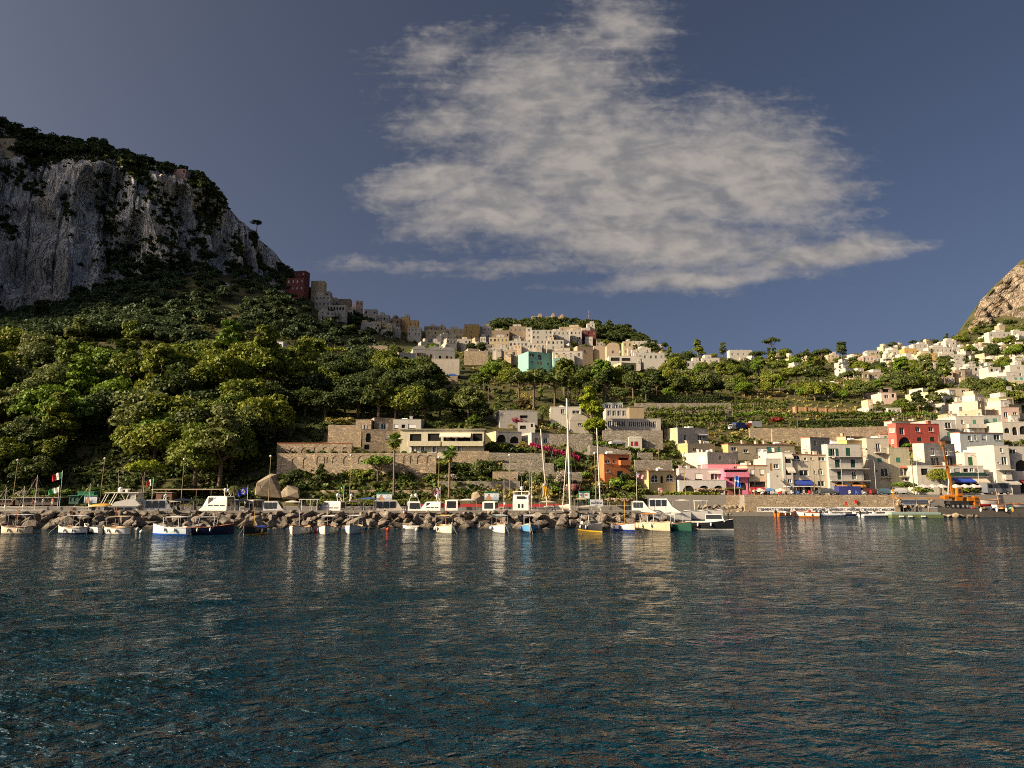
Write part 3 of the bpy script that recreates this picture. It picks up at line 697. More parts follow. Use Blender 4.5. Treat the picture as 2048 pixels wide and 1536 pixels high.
# ---------------------------------------------------------------- houses
GLASS = glass_mat()
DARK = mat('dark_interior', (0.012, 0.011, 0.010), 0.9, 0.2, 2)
def shutter_mat(c): return mat('shutter_%02x%02x%02x' % tuple(int(x * 255) for x in c), c, 0.6, 0.1, 3)
GREEN = (0.015, 0.085, 0.055); DGREEN = (0.012, 0.045, 0.035); AQUA = (0.09, 0.34, 0.27); WSH = (0.70, 0.70, 0.68); REDW = (0.20, 0.025, 0.02); BROWN = (0.10, 0.045, 0.02); BLUE = (0.03, 0.09, 0.35)
WC = {}
def window_mesh(kind, w, h, col, arch):
    key = (kind, round(w, 1), round(h, 1), col, arch)
    if key in WC: return WC[key]
    mb = MB(); f = min(.09, w * .1)
    frame = WHITE_P if kind in 'wdsa' else shutter_mat(col or GREEN)
    yb = .22
    def pane(z1=h):
        if arch:
            n = 8; r = min(w / 2, h); zc = h - r
            pts = [(-w / 2, yb, 0), (w / 2, yb, 0)] + [(w / 2 * math.cos(math.pi * k / n), yb, zc + r * math.sin(math.pi * k / n)) for k in range(n + 1)]
            mb.add(pts, [tuple(range(len(pts)))], 1)
        else: mb.quad((-w / 2, yb, 0), (w / 2, yb, 0), (w / 2, yb, h), (-w / 2, yb, h), 1)
    if kind in 'wdsa':
        pane()
        for x in ((-w / 2, -w / 2 + f), (w / 2 - f, w / 2), (-f / 2, f / 2)): mb.box(x[0], x[1], yb - .08, yb - .01, 0, h - (min(w / 2, h) * .5 if arch and abs(x[0]) > f else 0))
        mb.box(-w / 2, w / 2, yb - .08, yb - .012, 0, f)
        if not arch: mb.box(-w / 2, w / 2, yb - .08, yb - .012, h - f, h)
        if arch: mb.box(-w / 2, w / 2, yb - .08, yb - .012, h - min(w / 2, h) - f / 2, h - min(w / 2, h) + f / 2)
        if kind in 'wsa': mb.box(-w / 2 - .08, w / 2 + .08, -.12, .05, -.08, -.002)
    elif kind == 'o': pane()  # open recess: its depth of shade is put into a near-black pane
    elif kind == 'g':                       # closed louvred shutters
        for s in (-1, 1):
            a, b = (-w / 2, -.012) if s < 0 else (.012, w / 2); mb.box(a, b, .06, .11, 0, h)
            n = max(3, int(h / .16))
            for k in range(n): mb.box(a + .05, b - .05, .035, .058, (k + .25) * h / n, (k + .7) * h / n)
    elif kind == 'r':                       # roller blind
        mb.box(-w / 2, w / 2, .1, .14, h * .18, h); pane(h * .18)
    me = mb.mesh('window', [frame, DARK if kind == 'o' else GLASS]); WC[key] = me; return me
SHC = {}
def shutter_mesh(w, h, col):
    key = (round(w, 1), round(h, 1), col)
    if key not in SHC:
        mb = MB().box(-w / 2, w / 2, -.09, -.03, 0, h)
        for k in range(max(3, int(h / .2))): n = max(3, int(h / .2)); mb.box(-w / 2 + .05, w / 2 - .05, -.11, -.092, (k + .25) * h / n, (k + .7) * h / n)
        SHC[key] = mb.mesh('shutter', shutter_mat(col))
    return SHC[key]
FOOT = []     # house footprints, to keep bushes out
def rail_mb(w, d, h=.95, solid=False, step=.22):
    mb = MB()
    if solid: mb.box(0, w, -d, -d + .1, 0, h); mb.box(0, .1, -d + .1, 0, 0, h); mb.box(w - .1, w, -d + .1, 0, 0, h)
    else:
        for a, b in (((0, -d, h), (w, -d, h)), ((0, -d, .1), (w, -d, .1)), ((0, 0, h), (0, -d, h)), ((w, 0, h), (w, -d, h))): mb.bar(a, b, .025, n=4)
        for k in range(int(w / step) + 1): mb.bar((k * step, -d, 0), (k * step, -d, h), .014, n=3, cap=False)
    return mb
NHOUSE = [0]; WH_ = (.49, .455, .39)
def house(label, L, R, T, B, col, wins=(), LS=None, yaw=0.0, depth=9.0, Y=None, grid=None, rim=None, found=2.5, mside=None, sw=(), bal=(), aw=(), roofbits=0, cat='house', m=None, name='house', dome=None, vault=0, wk='w', wcol=None, plain=False, rr=.15):
    gy = min(groundY(L, B), groundY((L + R) / 2, B), groundY(R, B)) - .3
    if B < 982: Y = gy if Y is None else min(Y, gy)
    p = unproj(L, B, Y); cy = math.cos(yaw); s = Y / F / max(.5, cy)
    h = z_at(T, Y) - p.z; w = (R - L) * s * (1 + .5 * math.sin(abs(yaw)) * (R - L) / F)
    if LS is not None:
        k = (LS - 1024) / (F * CT); den = math.sin(yaw) + k * cy
        depth = min(18, max(3, (p.x - k * p.y) / den)) if abs(den) > .02 else depth
    root = empty(name, p, yaw, label, cat); NHOUSE[0] += 1; rnd = random.Random(NHOUSE[0])
    mw = m or plaster(col); mb = MB(); ops = []; wl = list(wins)
    if grid:                                # rows x columns of plain windows
        nr, nc = grid[:2]; fh = h / nr
        for r in range(nr):
            for c in range(nc):
                if rnd.random() < .12 and nr * nc > 3: continue
                ww = (R - L) / nc; x0 = L + (c + .5) * ww + rnd.uniform(-.06, .06) * ww; hw = min(.70 / s, ww * .32); zt = T + (r + .28) * (B - T) / nr; zb = T + (r + .74 + (.2 if rnd.random() < .25 else 0)) * (B - T) / nr
                hh = min(1.9 / s, zb - zt); wl.append((wk if rnd.random() < .75 else rnd.choice('wo'), x0 - hw, x0 + hw, zt, zt + hh, wcol))
    for q in wl:
        a = min(max((q[1] - L) * s, .12), w - .3); b = max(min((q[2] - L) * s, w - .1), a + .2); zt = min(z_at(q[3], Y) - p.z, h - .2); zb = max(z_at(q[4], Y) - p.z, .02)
        if zt - zb < .2: continue
        ar = 1 if q[0] in 'aA' else 0; kd = 'o' if q[0] == 'A' else q[0]
        ops.append((a, b, zb, zt, ar, .25 if kd != 'o' else .25)); c5 = q[5] if len(q) > 5 else None
        o = link('window' if (kd in 'wasgr' or ar) and zb > .4 else 'door', window_mesh(kd, b - a, zt - zb, c5, ar), root, ((a + b) / 2, 0, zb))
        if kd == 's':
            ws = (b - a) * .5
            for sg in (-1, 1): link('shutter', shutter_mesh(ws, zt - zb, c5 or WSH), o, (sg * ((b - a) / 2 + ws / 2), 0, 0))
    facade(mb, w, h, ops, .25, z0=-found)
    D = depth; ro = h - .3
    mb.quad((0, D, -found), (0, D, h), (0, 0, h), (0, 0, -found), 1 if mside else 0); mb.quad((w, 0, -found), (w, 0, h), (w, D, h), (w, D, -found)); mb.quad((w, D, -found), (w, D, h), (0, D, h), (0, D, -found))
    mb.quad((0, D, h), (0, D, ro), (0, 0, ro), (0, 0, h)) if False else None
    mb.build('wall', [mw, mside or mw], root)
    rb = MB(); t_ = .22                     # parapet rim and flat roof inside it
    rb.box(t_, w - t_, t_, D - t_, ro - .15, ro, 1)
    e = .05 if not rim else rr
    rb.box(-e, w + e, -e, t_, h, h + .12); rb.box(-e, w + e, D - t_, D + e, h, h + .12); rb.box(-e, t_, t_, D - t_, h, h + .12); rb.box(w - t_, w + e, t_, D - t_, h, h + .12)
    rb.quad((t_, t_, ro), (t_, t_, h), (w - t_, t_, h), (w - t_, t_, ro)); rb.quad((w - t_, D - t_, ro), (w - t_, D - t_, h), (t_, D - t_, h), (t_, D - t_, ro))
    roof = rb.build('roof', [rim or mw, mat('flat_roof', (.34, .31, .27), .9, .25, .6)], root)
    if vault:
        n = 8; vb = MB()
        for k in range(vault):
            a, b = w * k / vault + .1, w * (k + 1) / vault - .1; r = (b - a) / 2
            rows = [[(a + r - r * math.cos(math.pi * i / n), yy, h + .1 + r * .55 * math.sin(math.pi * i / n)) for i in range(n + 1)] for yy in (-.02, D)]
            vb.grid(rows); vb.add(rows[0], [tuple(range(n, -1, -1))]); vb.add(rows[1], [tuple(range(n + 1))])
        vb.build('vault', mw, roof)
    if dome:
        dm = MB(); dm.bar((w * .5, D * .4, h), (w * .5, D * .4, h + dome * .5), dome, dome, 12); dm.ball((w * .5, D * .4, h + dome * .5), dome, 0, 14, 8, (1, 1, .8)); dm.build('dome', [mat('dome_tile', (.17, .12, .09), .8, .2, 2)], roof)
    for (x0, x1, py, kind) in bal:
        a, b = (x0 - L) * s, (x1 - L) * s; z = z_at(py, Y) - p.z; d = 1.0
        bo = MB().box(a, b, -d, -.003, z - .16, z).build('balcony', [mw if kind != 'w' else WHITE_P], root)
        r = rail_mb(b - a, d, .95, kind == 's').build('railing', mw if kind == 's' else (IRON if kind == 'i' else WHITE_P), bo, (a, 0, z))
    for (x0, x1, y0, y1, c, proj_) in aw:
        a, b = (x0 - L) * s, (x1 - L) * s; z0_, z1_ = z_at(y0, Y) - p.z, z_at(y1, Y) - p.z
        ab = MB(); n = max(3, int((b - a) / .7))
        for k in range(n):
            xa, xb = a + (b - a) * k / n, a + (b - a) * (k + 1) / n
            ab.quad((xa, -.02, z0_), (xb, -.02, z0_), (xb, -proj_, z1_), (xa, -proj_, z1_), 0); ab.quad((xa, -proj_, z1_), (xb, -proj_, z1_), (xb, -proj_ - .02, z1_ - .3), (xa, -proj_ - .02, z1_ - .3 + (.06 if k % 2 else 0)), 0)
            ab.quad((xa, -.02, z0_ - .04), (xa, -proj_, z1_ - .04), (xb, -proj_, z1_ - .04), (xb, -.02, z0_ - .04), 0)
        ab.build('awning', mat('awning_%02x%02x%02x' % tuple(int(v * 255) for v in c), c, .8, .12, 1), root)
    for (u, zf, kd, ww, hh, c5) in sw:      # openings on the left-hand side wall
        o = link('window', window_mesh(kd, ww, hh, c5, 0), root, (-.16 if kd != 'g' else -.02, D * (1 - u), h * zf - hh / 2)); o.rotation_euler = (0, 0, -math.pi / 2)
        MB().box(-.06, -.003, D * (1 - u) - ww / 2 - .12, D * (1 - u) + ww / 2 + .12, h * zf + hh / 2, h * zf + hh / 2 + .12).build('lintel', mw, root)
    for k in range(roofbits):
        x = rnd.uniform(.15, .85) * w; yy = rnd.uniform(.3, .8) * D; c = rnd.random(); bb = MB()
        if c < .4: bb.box(x - .35, x + .35, yy - .35, yy + .35, ro - .01, h + .9).box(x - .45, x + .45, yy - .45, yy + .45, h + .9, h + 1.02); bb.build('chimney', mw, roof)
        elif c < .7:
            bb.bar((x - .7, yy, h + .35), (x + .7, yy, h + .35), .42, n=10).box(x - .5, x + .5, yy - .3, yy + .3, ro - .01, h); bb.build('water_tank', WHITE_P, roof)
        else:
            bb.bar((x, yy, ro - .01), (x, yy, h + 2.4), .03, n=4)
            for q in range(4): bb.bar((x - .5 + .05 * q, yy, h + 2.3 - .22 * q), (x + .5 - .05 * q, yy, h + 2.3 - .22 * q), .02, n=3)
            bb.build('antenna', GALV, roof)
    if grid and not plain and rnd.random() < .7 and w > 5 and not vault and not dome:      # a room built on the roof, as in every old town
        a = rnd.uniform(.0, .5) * w; b = a + rnd.uniform(.3, .5) * w; y0, y1 = rnd.uniform(.1, .3) * D, rnd.uniform(.7, .95) * D; hh = rnd.uniform(1.8, 3.0); rm = MB().box(a, b, y0, y1, ro - .02, h + hh).box(a - .08, b + .08, y0 - .08, y1 + .08, h + hh, h + hh + .12).build('roof_room', plaster(rnd.choice([WH_, (.55, .50, .42), (.60, .48, .30), (.50, .45, .40)])), roof)
        link('window', window_mesh('w', .8, min(1.1, hh * .5), None, 0), rm, ((a + b) / 2, y0 - .25, h + hh * .35))
    if grid and not plain and rnd.random() < .6 and w > 5:                                  # lower block stepping forward
        a = rnd.uniform(.0, .45) * w; b = a + rnd.uniform(.35, .55) * w; d_ = rnd.uniform(1.5, 3.0); hh = h * rnd.uniform(.3, .5); an = MB().box(a, b, -d_, -.004, -found, hh).box(a - .06, b + .06, -d_ - .06, -d_ + .12, hh, hh + .25).build('annex', plaster(rnd.choice([WH_, (.55, .50, .42), (.62, .50, .34), (.48, .42, .34)])), root)
        for q in range(2): link('window', window_mesh('w', .8, min(1.2, hh * .5), None, 0), an, (a + (b - a) * (.3 + .4 * q), -d_ - .25, hh * .3))
    c0 = Vector((w / 2, D / 2, 0)); c0.rotate(Matrix.Rotation(yaw, 3, 'Z')); FOOT.append((p.x + c0.x, p.y + c0.y, max(w, D) * .5 + 1.0, p.z, p.z + h))
    return root
WH = (.50, .465, .40); WG = (.45, .425, .38); CR = (.48, .395, .25); BE = (.46, .39, .27); YE = (.58, .39, .16); OC = (.52, .34, .12); PK = (.62, .46, .38); TN = (.42, .33, .23); BR = (.28, .22, .16); GY = (.40, .37, .33); STN = STONE_FINE
def front_row():
    K = dict(Y=153.0)
    house('orange two-storey house with a roof loggia beside the dry slope', 1209, 1262, 909, 966, (.58, .20, .075), [('w', 1211, 1222, 920, 926, BROWN), ('w', 1228, 1234, 919, 926), ('o', 1240, 1260, 915, 929), ('w', 1214, 1221, 939, 944), ('g', 1236, 1248, 942, 954, DGREEN)], LS=1196, yaw=.30, rim=TERRA, roofbits=2, bal=[(1239, 1261, 929, 's')], Y=160)
    house('pale yellow house with two arched windows behind the hedge', 1298, 1358, 942, 987, (.60, .47, .24), [('a', 1304, 1319, 950, 965), ('a', 1337, 1353, 948, 964), ('A', 1324, 1330, 951, 966)], LS=1267, yaw=.42, rim=TERRA, roofbits=3, Y=151)
    house('lilac and beige upper house set back above the arcade', 1359, 1446, 938, 975, (.50, .42, .40), [('r', 1361, 1372, 947, 960, GY), ('r', 1390, 1405, 947, 960, WSH), ('d', 1422, 1436, 945, 960)], Y=156.5, roofbits=4, depth=7, aw=[(1416, 1446, 942, 945, (.55, .52, .48), 1.0)])
    house('grey arcaded ground floor with three arches behind the thatched shelter', 1359, 1452, 961, 987, (.52, .49, .46), [('A', 1366, 1389, 971, 986), ('A', 1397, 1419, 971, 986), ('A', 1426, 1447, 971, 986)], Y=152, depth=4.2, name='arcade', cat='arcade')
    house('bright pink house with a dark open terrace', 1449, 1498, 938, 987, (.58, .18, .27), [('o', 1451, 1496, 940, 952), ('A', 1478, 1493, 965, 980), ('o', 1460, 1466, 957, 962)], bal=[(1450, 1497, 953, 's')], depth=8, roofbits=2, **K)
    house('pink rooftop room behind the white block', 1416, 1497, 929, 950, (.66, .24, .28), [('o', 1468, 1476, 933, 937)], Y=160, depth=6, name='roof_room')
    house('big white cube house with one small window, lit on its left side', 1416, 1489, 905, 945, WG, [('w', 1444, 1451, 911, 920)], LS=1359, yaw=.50, roofbits=5, sw=[(.25, .55, 'w', 2.2, 1.8, None), (.6, .55, 'd', 1.3, 2.0, None), (.82, .62, 'r', 1.4, 1.8, WSH)], Y=164)
    house('beige house with a yellow porch behind the white cube', 1376, 1438, 887, 915, BE, [('w', 1388, 1396, 895, 902)], LS=1348, yaw=.4, mside=plaster(YE), roofbits=3, sw=[(.4, .55, 'o', 2.4, 1.8, None), (.8, .55, 'o', 1.5, 1.8, None)], Y=176)
    house('long beige flat-roofed house with turquoise shutters', 1457, 1600, 888, 916, BE, [('w', 1464, 1475, 894, 902), ('w', 1490, 1500, 898, 905), ('r', 1517, 1526, 895, 906, WSH), ('g', 1540, 1551, 893, 904, AQUA), ('g', 1564, 1571, 893, 904, AQUA)], LS=1438, yaw=.2, mside=plaster(YE), roofbits=6, Y=178, rim=TERRA)
    house('white house with a roof terrace below the vineyard', 1356, 1424, 856, 890, WG, [('w', 1370, 1377, 869, 881), ('d', 1402, 1411, 868, 881), ('w', 1414, 1419, 870, 876)], LS=1325, yaw=.42, mside=plaster(CR), roofbits=4, sw=[(.5, .5, 'w', .9, 1.8, None)], Y=186, aw=[(1398, 1421, 866, 868, (.6, .58, .55), 1.2)])
    house('small white vaulted house with red doors', 1258, 1284, 876, 897, WH, [('g', 1262, 1267, 883, 892, (.35, .02, .03)), ('g', 1269, 1277, 883, 892, (.35, .02, .03))], depth=6, vault=2, Y=178)
    house('beige shop house with two blind arches and a red awning', 1497, 1534, 931, 987, (.48, .38, .27), [('r', 1503, 1512, 939, 951, WSH), ('r', 1521, 1530, 938, 951, WSH), ('o', 1500, 1532, 963, 974), ('o', 1503, 1530, 977, 986)], aw=[(1498, 1528, 974, 978, (.30, .02, .03), 1.4)], rim=TERRA, roofbits=3, **K)
    house('white house with an outside staircase and orange door', 1535, 1569, 918, 987, WH, [('g', 1543, 1548, 927, 942, (.40, .20, .03)), ('w', 1550, 1560, 928, 937), ('a', 1553, 1560, 951, 963), ('A', 1540, 1562, 974, 986)], depth=8, **K)
    house('white block with a warm lit side above the outside staircase', 1535, 1569, 904, 925, WH, LS=1510, yaw=.4, Y=163, roofbits=2)
    house('narrow white tower house with curved awnings', 1569, 1588, 905, 987, WG, [('A', 1574, 1586, 910, 926), ('A', 1574, 1586, 936, 950), ('w', 1577, 1585, 958, 966)], aw=[(1573, 1588, 909, 915, (.5, .45, .37), .9), (1574, 1590, 935, 943, (.5, .45, .37), 1.1)], Y=152.5)
    st = MB()
    for k in range(14): st.box(k * .38, k * .38 + .4, -1.6, -.2, 0, 4.6 - k * .32)
    pS = unproj(1535, 987, 153); o = tag(link('staircase', None, None, pS), 'white outside staircase in front of the house with the orange door', 'staircase')
    for k in range(14): MB().box(k * .30, k * .30 + .31, -1.7, -.15, 0, 4.4 - k * .30).build('step', plaster(WH), o)
    MB().add([(0, -1.8, 3.9), (4.3, -1.8, 0), (4.3, -1.8, .9), (0, -1.8, 5.3), (0, -1.71, 3.9), (4.3, -1.71, 0), (4.3, -1.71, .9), (0, -1.71, 5.3)], [(0, 1, 2, 3), (7, 6, 5, 4), (3, 2, 6, 7), (0, 3, 7, 4), (1, 5, 6, 2)]).build('parapet', plaster(WH), o)
    house('beige house with a wide arched window over a blue awning', 1588, 1624, 909, 987, (.50, .44, .34), [('a', 1589, 1605, 911, 922), ('w', 1612, 1617, 915, 921), ('w', 1601, 1619, 940, 952), ('w', 1590, 1596, 943, 950), ('o', 1592, 1622, 968, 986)], aw=[(1590, 1623, 960, 968, (.02, .05, .28), 1.0)], rim=TERRA, roofbits=4, **K)
    house('beige house with a small arched window left of the white balconies', 1624, 1661, 910, 987, (.50, .44, .33), [('w', 1640, 1654, 914, 922), ('w', 1625, 1629, 915, 920), ('a', 1639, 1648, 937, 950), ('d', 1637, 1650, 962, 973), ('w', 1630, 1633, 942, 948), ('o', 1630, 1655, 976, 986)], rim=TERRA, roofbits=5, **K)
    house('white three-storey house with green shutters and long balconies', 1661, 1729, 889, 987, WG, [('s', 1667, 1676, 897, 912, GREEN), ('g', 1697, 1706, 896, 912, GREEN), ('g', 1674, 1683, 919, 935, DGREEN), ('g', 1705, 1714, 919, 935, DGREEN), ('g', 1677, 1684, 943, 959, DGREEN), ('d', 1706, 1715, 943, 959), ('A', 1670, 1693, 964, 986), ('A', 1701, 1727, 964, 986)],
          bal=[(1661, 1735, 913, 'i'), (1661, 1737, 937, 'i'), (1661, 1738, 961, 'i')], aw=[(1671, 1692, 968, 972, (.42, .20, .06), 1.0), (1702, 1728, 968, 972, (.5, .22, .05), 1.0)], LS=1655, roofbits=2, Y=152)
    house('tall yellow house behind the white balconies', 1700, 1741, 881, 975, (.46, .34, .16), [('g', 1720, 1726, 889, 904, DGREEN), ('w', 1710, 1715, 915, 921)], LS=1684, yaw=.3, mside=plaster(YE), Y=165, roofbits=2, found=4)  # left wall in brighter yellow, sunlight put into the plaster colour
    house('grey and yellow house with a glass balcony door', 1740, 1784, 877, 978, (.46, .41, .33), [('d', 1758, 1767, 887, 904), ('g', 1759, 1768, 916, 925, (.05, .18, .14)), ('w', 1764, 1779, 937, 953), ('o', 1755, 1758, 940, 945)], bal=[(1753, 1774, 905, 'i'), (1760, 1781, 954, 'i')], Y=161, roofbits=2, found=4)
    house('khaki house with a small iron balcony beside the white post', 1784, 1824, 896, 980, (.40, .36, .25), [('g', 1797, 1806, 915, 925, (.03, .20, .14)), ('d', 1803, 1817, 935, 952), ('w', 1804, 1818, 955, 962)], bal=[(1800, 1822, 953, 'i')], aw=[(1800, 1819, 932, 934, (.45, .16, .10), .6)], Y=160, roofbits=2, found=4)
    house('coral red house with white-framed windows and an arched niche', 1795, 1895, 847, 898, (.55, .115, .085), [('d', 1803, 1814, 855, 869), ('w', 1840, 1851, 853, 863), ('w', 1871, 1882, 852, 862), ('g', 1842, 1852, 874, 882, DGREEN), ('g', 1872, 1883, 873, 882, DGREEN), ('A', 1799, 1827, 874, 895)], LS=1780, yaw=.22, Y=187, roofbits=2, sw=[(.35, .75, 'w', .9, 1.3, None), (.7, .75, 'w', .9, 1.3, None), (.5, .3, 'w', .8, 1.2, None)], found=4)
    house('white house with two french balconies above the restaurant', 1852, 1932, 887, 945, WG, [('d', 1870, 1880, 895, 910), ('d', 1905, 1914, 894, 910), ('s', 1872, 1881, 915, 931, (.03, .035, .035)), ('s', 1907, 1917, 915, 931, (.03, .035, .035))], LS=1824, yaw=.36, Y=161, bal=[(1868, 1883, 910, 'w'), (1902, 1918, 910, 'w')], sw=[(.5, .6, 'w', .9, 1.9, None)], found=5, roofbits=1)
    house('white restaurant front with a dark green balcony band', 1838, 1970, 932, 988, WH, [('o', 1846, 1860, 937, 950), ('w', 1884, 1892, 937, 943), ('w', 1897, 1905, 937, 945), ('r', 1912, 1924, 937, 945, GY), ('o', 1930, 1940, 937, 944), ('w', 1943, 1951, 936, 944), ('w', 1954, 1960, 937, 945), ('o', 1910, 1941, 965, 986), ('o', 1946, 1969, 966, 986)], Y=152, depth=7,
          aw=[(1906, 1944, 957, 962, (.02, .06, .40), 1.5), (1945, 1973, 956, 964, (.48, .40, .30), 1.4)], roofbits=1)
    pb = unproj(1895, 952, 151.4); ob = MB().box(0, 8.4, -.1, .0, 0, .75).build('balcony_screen', shutter_mat(DGREEN)); ob.location = pb; tag(ob, 'dark green fabric screen along the restaurant balcony', 'screen')
    house('white house with a green door and closed roller blind', 1933, 1997, 906, 960, WH, [('g', 1940, 1949, 914, 931, (.01, .10, .04)), ('r', 1968, 1984, 913, 925, WSH), ('w', 1989, 1993, 917, 921)], Y=158, found=5, roofbits=2, LS=1930)
    house('white narrow house with a brown balcony by the grey awning', 1997, 2026, 891, 988, WH, [('w', 2009, 2014, 896, 905), ('d', 2010, 2021, 914, 930), ('w', 2001, 2005, 924, 928), ('d', 2011, 2018, 943, 958), ('o', 2004, 2026, 969, 986)], bal=[(1998, 2028, 939, 'i'), (2009, 2021, 958, 's')], aw=[(2003, 2033, 960, 967, (.40, .38, .33), 1.8)], Y=152)
    house('white house with a dark arched loggia at the right edge', 2026, 2085, 893, 988, WG, [('A', 2037, 2060, 920, 942), ('w', 2030, 2034, 922, 930), ('w', 2028, 2041, 899, 908), ('o', 2042, 2062, 962, 986)], Y=153.5, LS=2021, aw=[(2040, 2066, 960, 965, (.5, .03, .02), 1.2)], roofbits=2)
    house('small white house wedged between the green door house and the shops', 1970, 1997, 940, 988, WG, [('w', 1975, 1983, 947, 953), ('o', 1988, 1993, 946, 952), ('o', 1973, 1995, 972, 986)], Y=154)
    house('pale blue-white house with a terracotta roof edge', 1922, 2023, 865, 900, (.54, .57, .56), [('w', 1941, 1949, 871, 881), ('w', 1956, 1960, 870, 880), ('r', 1973, 1984, 869, 880, WSH), ('w', 2001, 2016, 868, 879)], LS=1906, yaw=.2, rim=TERRA, Y=184, found=5, roofbits=2)
    house('white arched terrace house above the right-hand shops', 2007, 2080, 844, 875, WH, [('A', 2010, 2021, 856, 866), ('A', 2026, 2036, 854, 870), ('A', 2041, 2054, 852, 869)], Y=194, roofbits=3, found=5)
    house('white house with a green door and solid balcony above the red house', 1914, 1970, 833, 868, WH, [('w', 1924, 1930, 840, 848), ('g', 1948, 1955, 840, 853, (.08, .30, .20)), ('w', 1924, 1931, 857, 864)], bal=[(1935, 1970, 855, 's')], Y=200, roofbits=3, found=5)
    house('grey white house with mint green shutters', 1970, 2006, 831, 866, WG, [('g', 1974, 1980, 838, 846, (.08, .30, .20)), ('g', 1988, 1997, 837, 849, (.08, .30, .20))], Y=202, roofbits=2, found=5)
    house('white house with a glazed balcony behind the red house', 1860, 1914, 841, 880, WG, [('d', 1893, 1905, 845, 857), ('g', 1895, 1907, 864, 875, (.08, .30, .20)), ('w', 1870, 1878, 847, 855)], Y=203, found=5, bal=[(1890, 1911, 857, 'i')], roofbits=2)
    house('long low white house with roof tanks behind the red house', 1785, 1860, 842, 866, WH, [('w', 1776, 1782, 848, 853)], LS=1771, yaw=.25, Y=208, rim=TERRA, roofbits=5)
    house('white two-window house with a lit left side, above the beige arched house', 1622, 1672, 875, 912, WG, [('w', 1632, 1638, 881, 892), ('w', 1654, 1660, 881, 886)], LS=1597, yaw=.45, rim=TERRA, Y=179, roofbits=3, sw=[(.35, .6, 'w', .8, 1.8, None), (.8, .6, 'w', .8, 1.8, None)], found=4)
    house('low cream house with terracotta edge left of the yellow house', 1693, 1736, 873, 900, CR, [('g', 1676, 1680, 878, 884, GREEN), ('o', 1705, 1712, 877, 884)], LS=1672, yaw=.4, rim=TERRA, Y=186, roofbits=3, found=4)
    house('small salmon-roofed house right of the long dry-stone wall', 1760, 1790, 868, 890, WH, [('g', 1770, 1775, 872, 878, (.1, .3, .2))], rim=TERRA, Y=192, depth=6)
front_row()
def villa_row():
    house('yellow villa with loggias and cream awnings on the stone terrace', 800, 967, 859, 907, (.58, .53, .38), [('o', 819, 842, 868, 882), ('o', 855, 881, 867, 882), ('o', 886, 909, 868, 882), ('o', 914, 940, 868, 882), ('o', 945, 964, 867, 882)] + [('s', a, a + 6, 893, 905, WSH) for a in (823, 842, 865, 893, 915)], Y=165, depth=8, rim=plaster((.58, .53, .38)), rr=.4,
          aw=[(879, 908, 866, 873, (.66, .60, .48), 1.6), (908, 941, 866, 873, (.66, .60, .48), 1.6)], bal=[(817, 881, 891, 's'), (884, 966, 891, 's')], roofbits=0, found=3)
    house('stone lower block of the villa with two brick arches', 724, 800, 859, 900, None, [('A', 731, 740, 866, 884), ('r', 768, 778, 869, 880, WSH), ('r', 788, 797, 869, 880, WSH), ('o', 728, 738, 889, 899)], m=STN, LS=716, yaw=.2, Y=168, depth=8, name='villa_wing', bal=[])
    house('stone tower room with white window surround on the villa roof', 748, 786, 836, 860, None, [('s', 761, 770, 847, 858, WSH)], m=STN, LS=736, yaw=.35, Y=173, depth=6, name='villa_tower', cat='tower', sw=[(.5, .5, 'w', .7, 1.2, None)])
    house('low stone wing with a white shuttered window left of the villa tower', 711, 742, 840, 862, None, [('s', 727, 731, 850, 859, WSH)], m=STN, Y=175, depth=6, name='villa_wing')
    house('white upper storey with long closed blinds behind the villa terrace', 786, 842, 839, 862, WG, [('r', 787, 797, 848, 858, WSH), ('o', 803, 810, 849, 856), ('r', 816, 831, 848, 858, WSH)], Y=176, depth=7, roofbits=2)
    house('white wing with two shallow arches right of the yellow villa', 992, 1043, 863, 890, WG, [('A', 994, 1012, 869, 885), ('A', 1020, 1038, 872, 886)], Y=170, LS=968, yaw=.3, mside=plaster(CR), depth=6)
    house('white garden pavilion with stone front behind the sail masts', 1063, 1106, 866, 892, WH, [('s', 1087, 1096, 876, 886, WSH), ('r', 1070, 1080, 876, 890, (.30, .26, .2))], LS=1041, yaw=.35, Y=167, depth=6, name='pavilion')
    house('weathered grey-white flat house with stained walls above the pavilion', 1000, 1076, 821, 850, (.42, .40, .36), [('r', 1003, 1010, 825, 829, WSH), ('o', 1040, 1056, 830, 836)], LS=981, yaw=.15, Y=190, roofbits=3)
    house('white lower annex under a dark pergola', 1036, 1070, 845, 870, WG, [('o', 1062, 1066, 848, 854), ('o', 1040, 1052, 851, 858)], Y=182, depth=5)
    house('grey house with one shuttered window left of the bright green tree', 1102, 1163, 814, 848, (.46, .43, .37), [('w', 1122, 1130, 818, 828), ('w', 1145, 1160, 821, 828)], Y=194, roofbits=2)
    house('low grey vaulted hut under the bright green tree', 1140, 1178, 840, 860, (.38, .34, .28), [('w', 1156, 1164, 846, 852), ('o', 1168, 1172, 845, 856)], Y=184, depth=5, vault=1)
    house('long glazed hotel floor with rows of white-framed windows', 1212, 1322, 838, 862, (.40, .37, .32), [('d', x, x + 8, 842, 854) for x in range(1216, 1252, 9)] + [('d', x, x + 7, 843, 854) for x in range(1258, 1314, 8)], Y=188, depth=9, found=.5, roofbits=0)
    house('glazed upper hotel gallery behind the bright green tree', 1212, 1258, 817, 841, (.42, .40, .36), [('d', x, x + 8, 821, 832) for x in range(1215, 1253, 10)], Y=194, depth=6)
    house('top glazed hotel veranda with a green roof edge', 1209, 1246, 806, 820, (.36, .40, .36), [('d', x, x + 6, 809, 817) for x in range(1211, 1243, 7)], Y=202, depth=5)
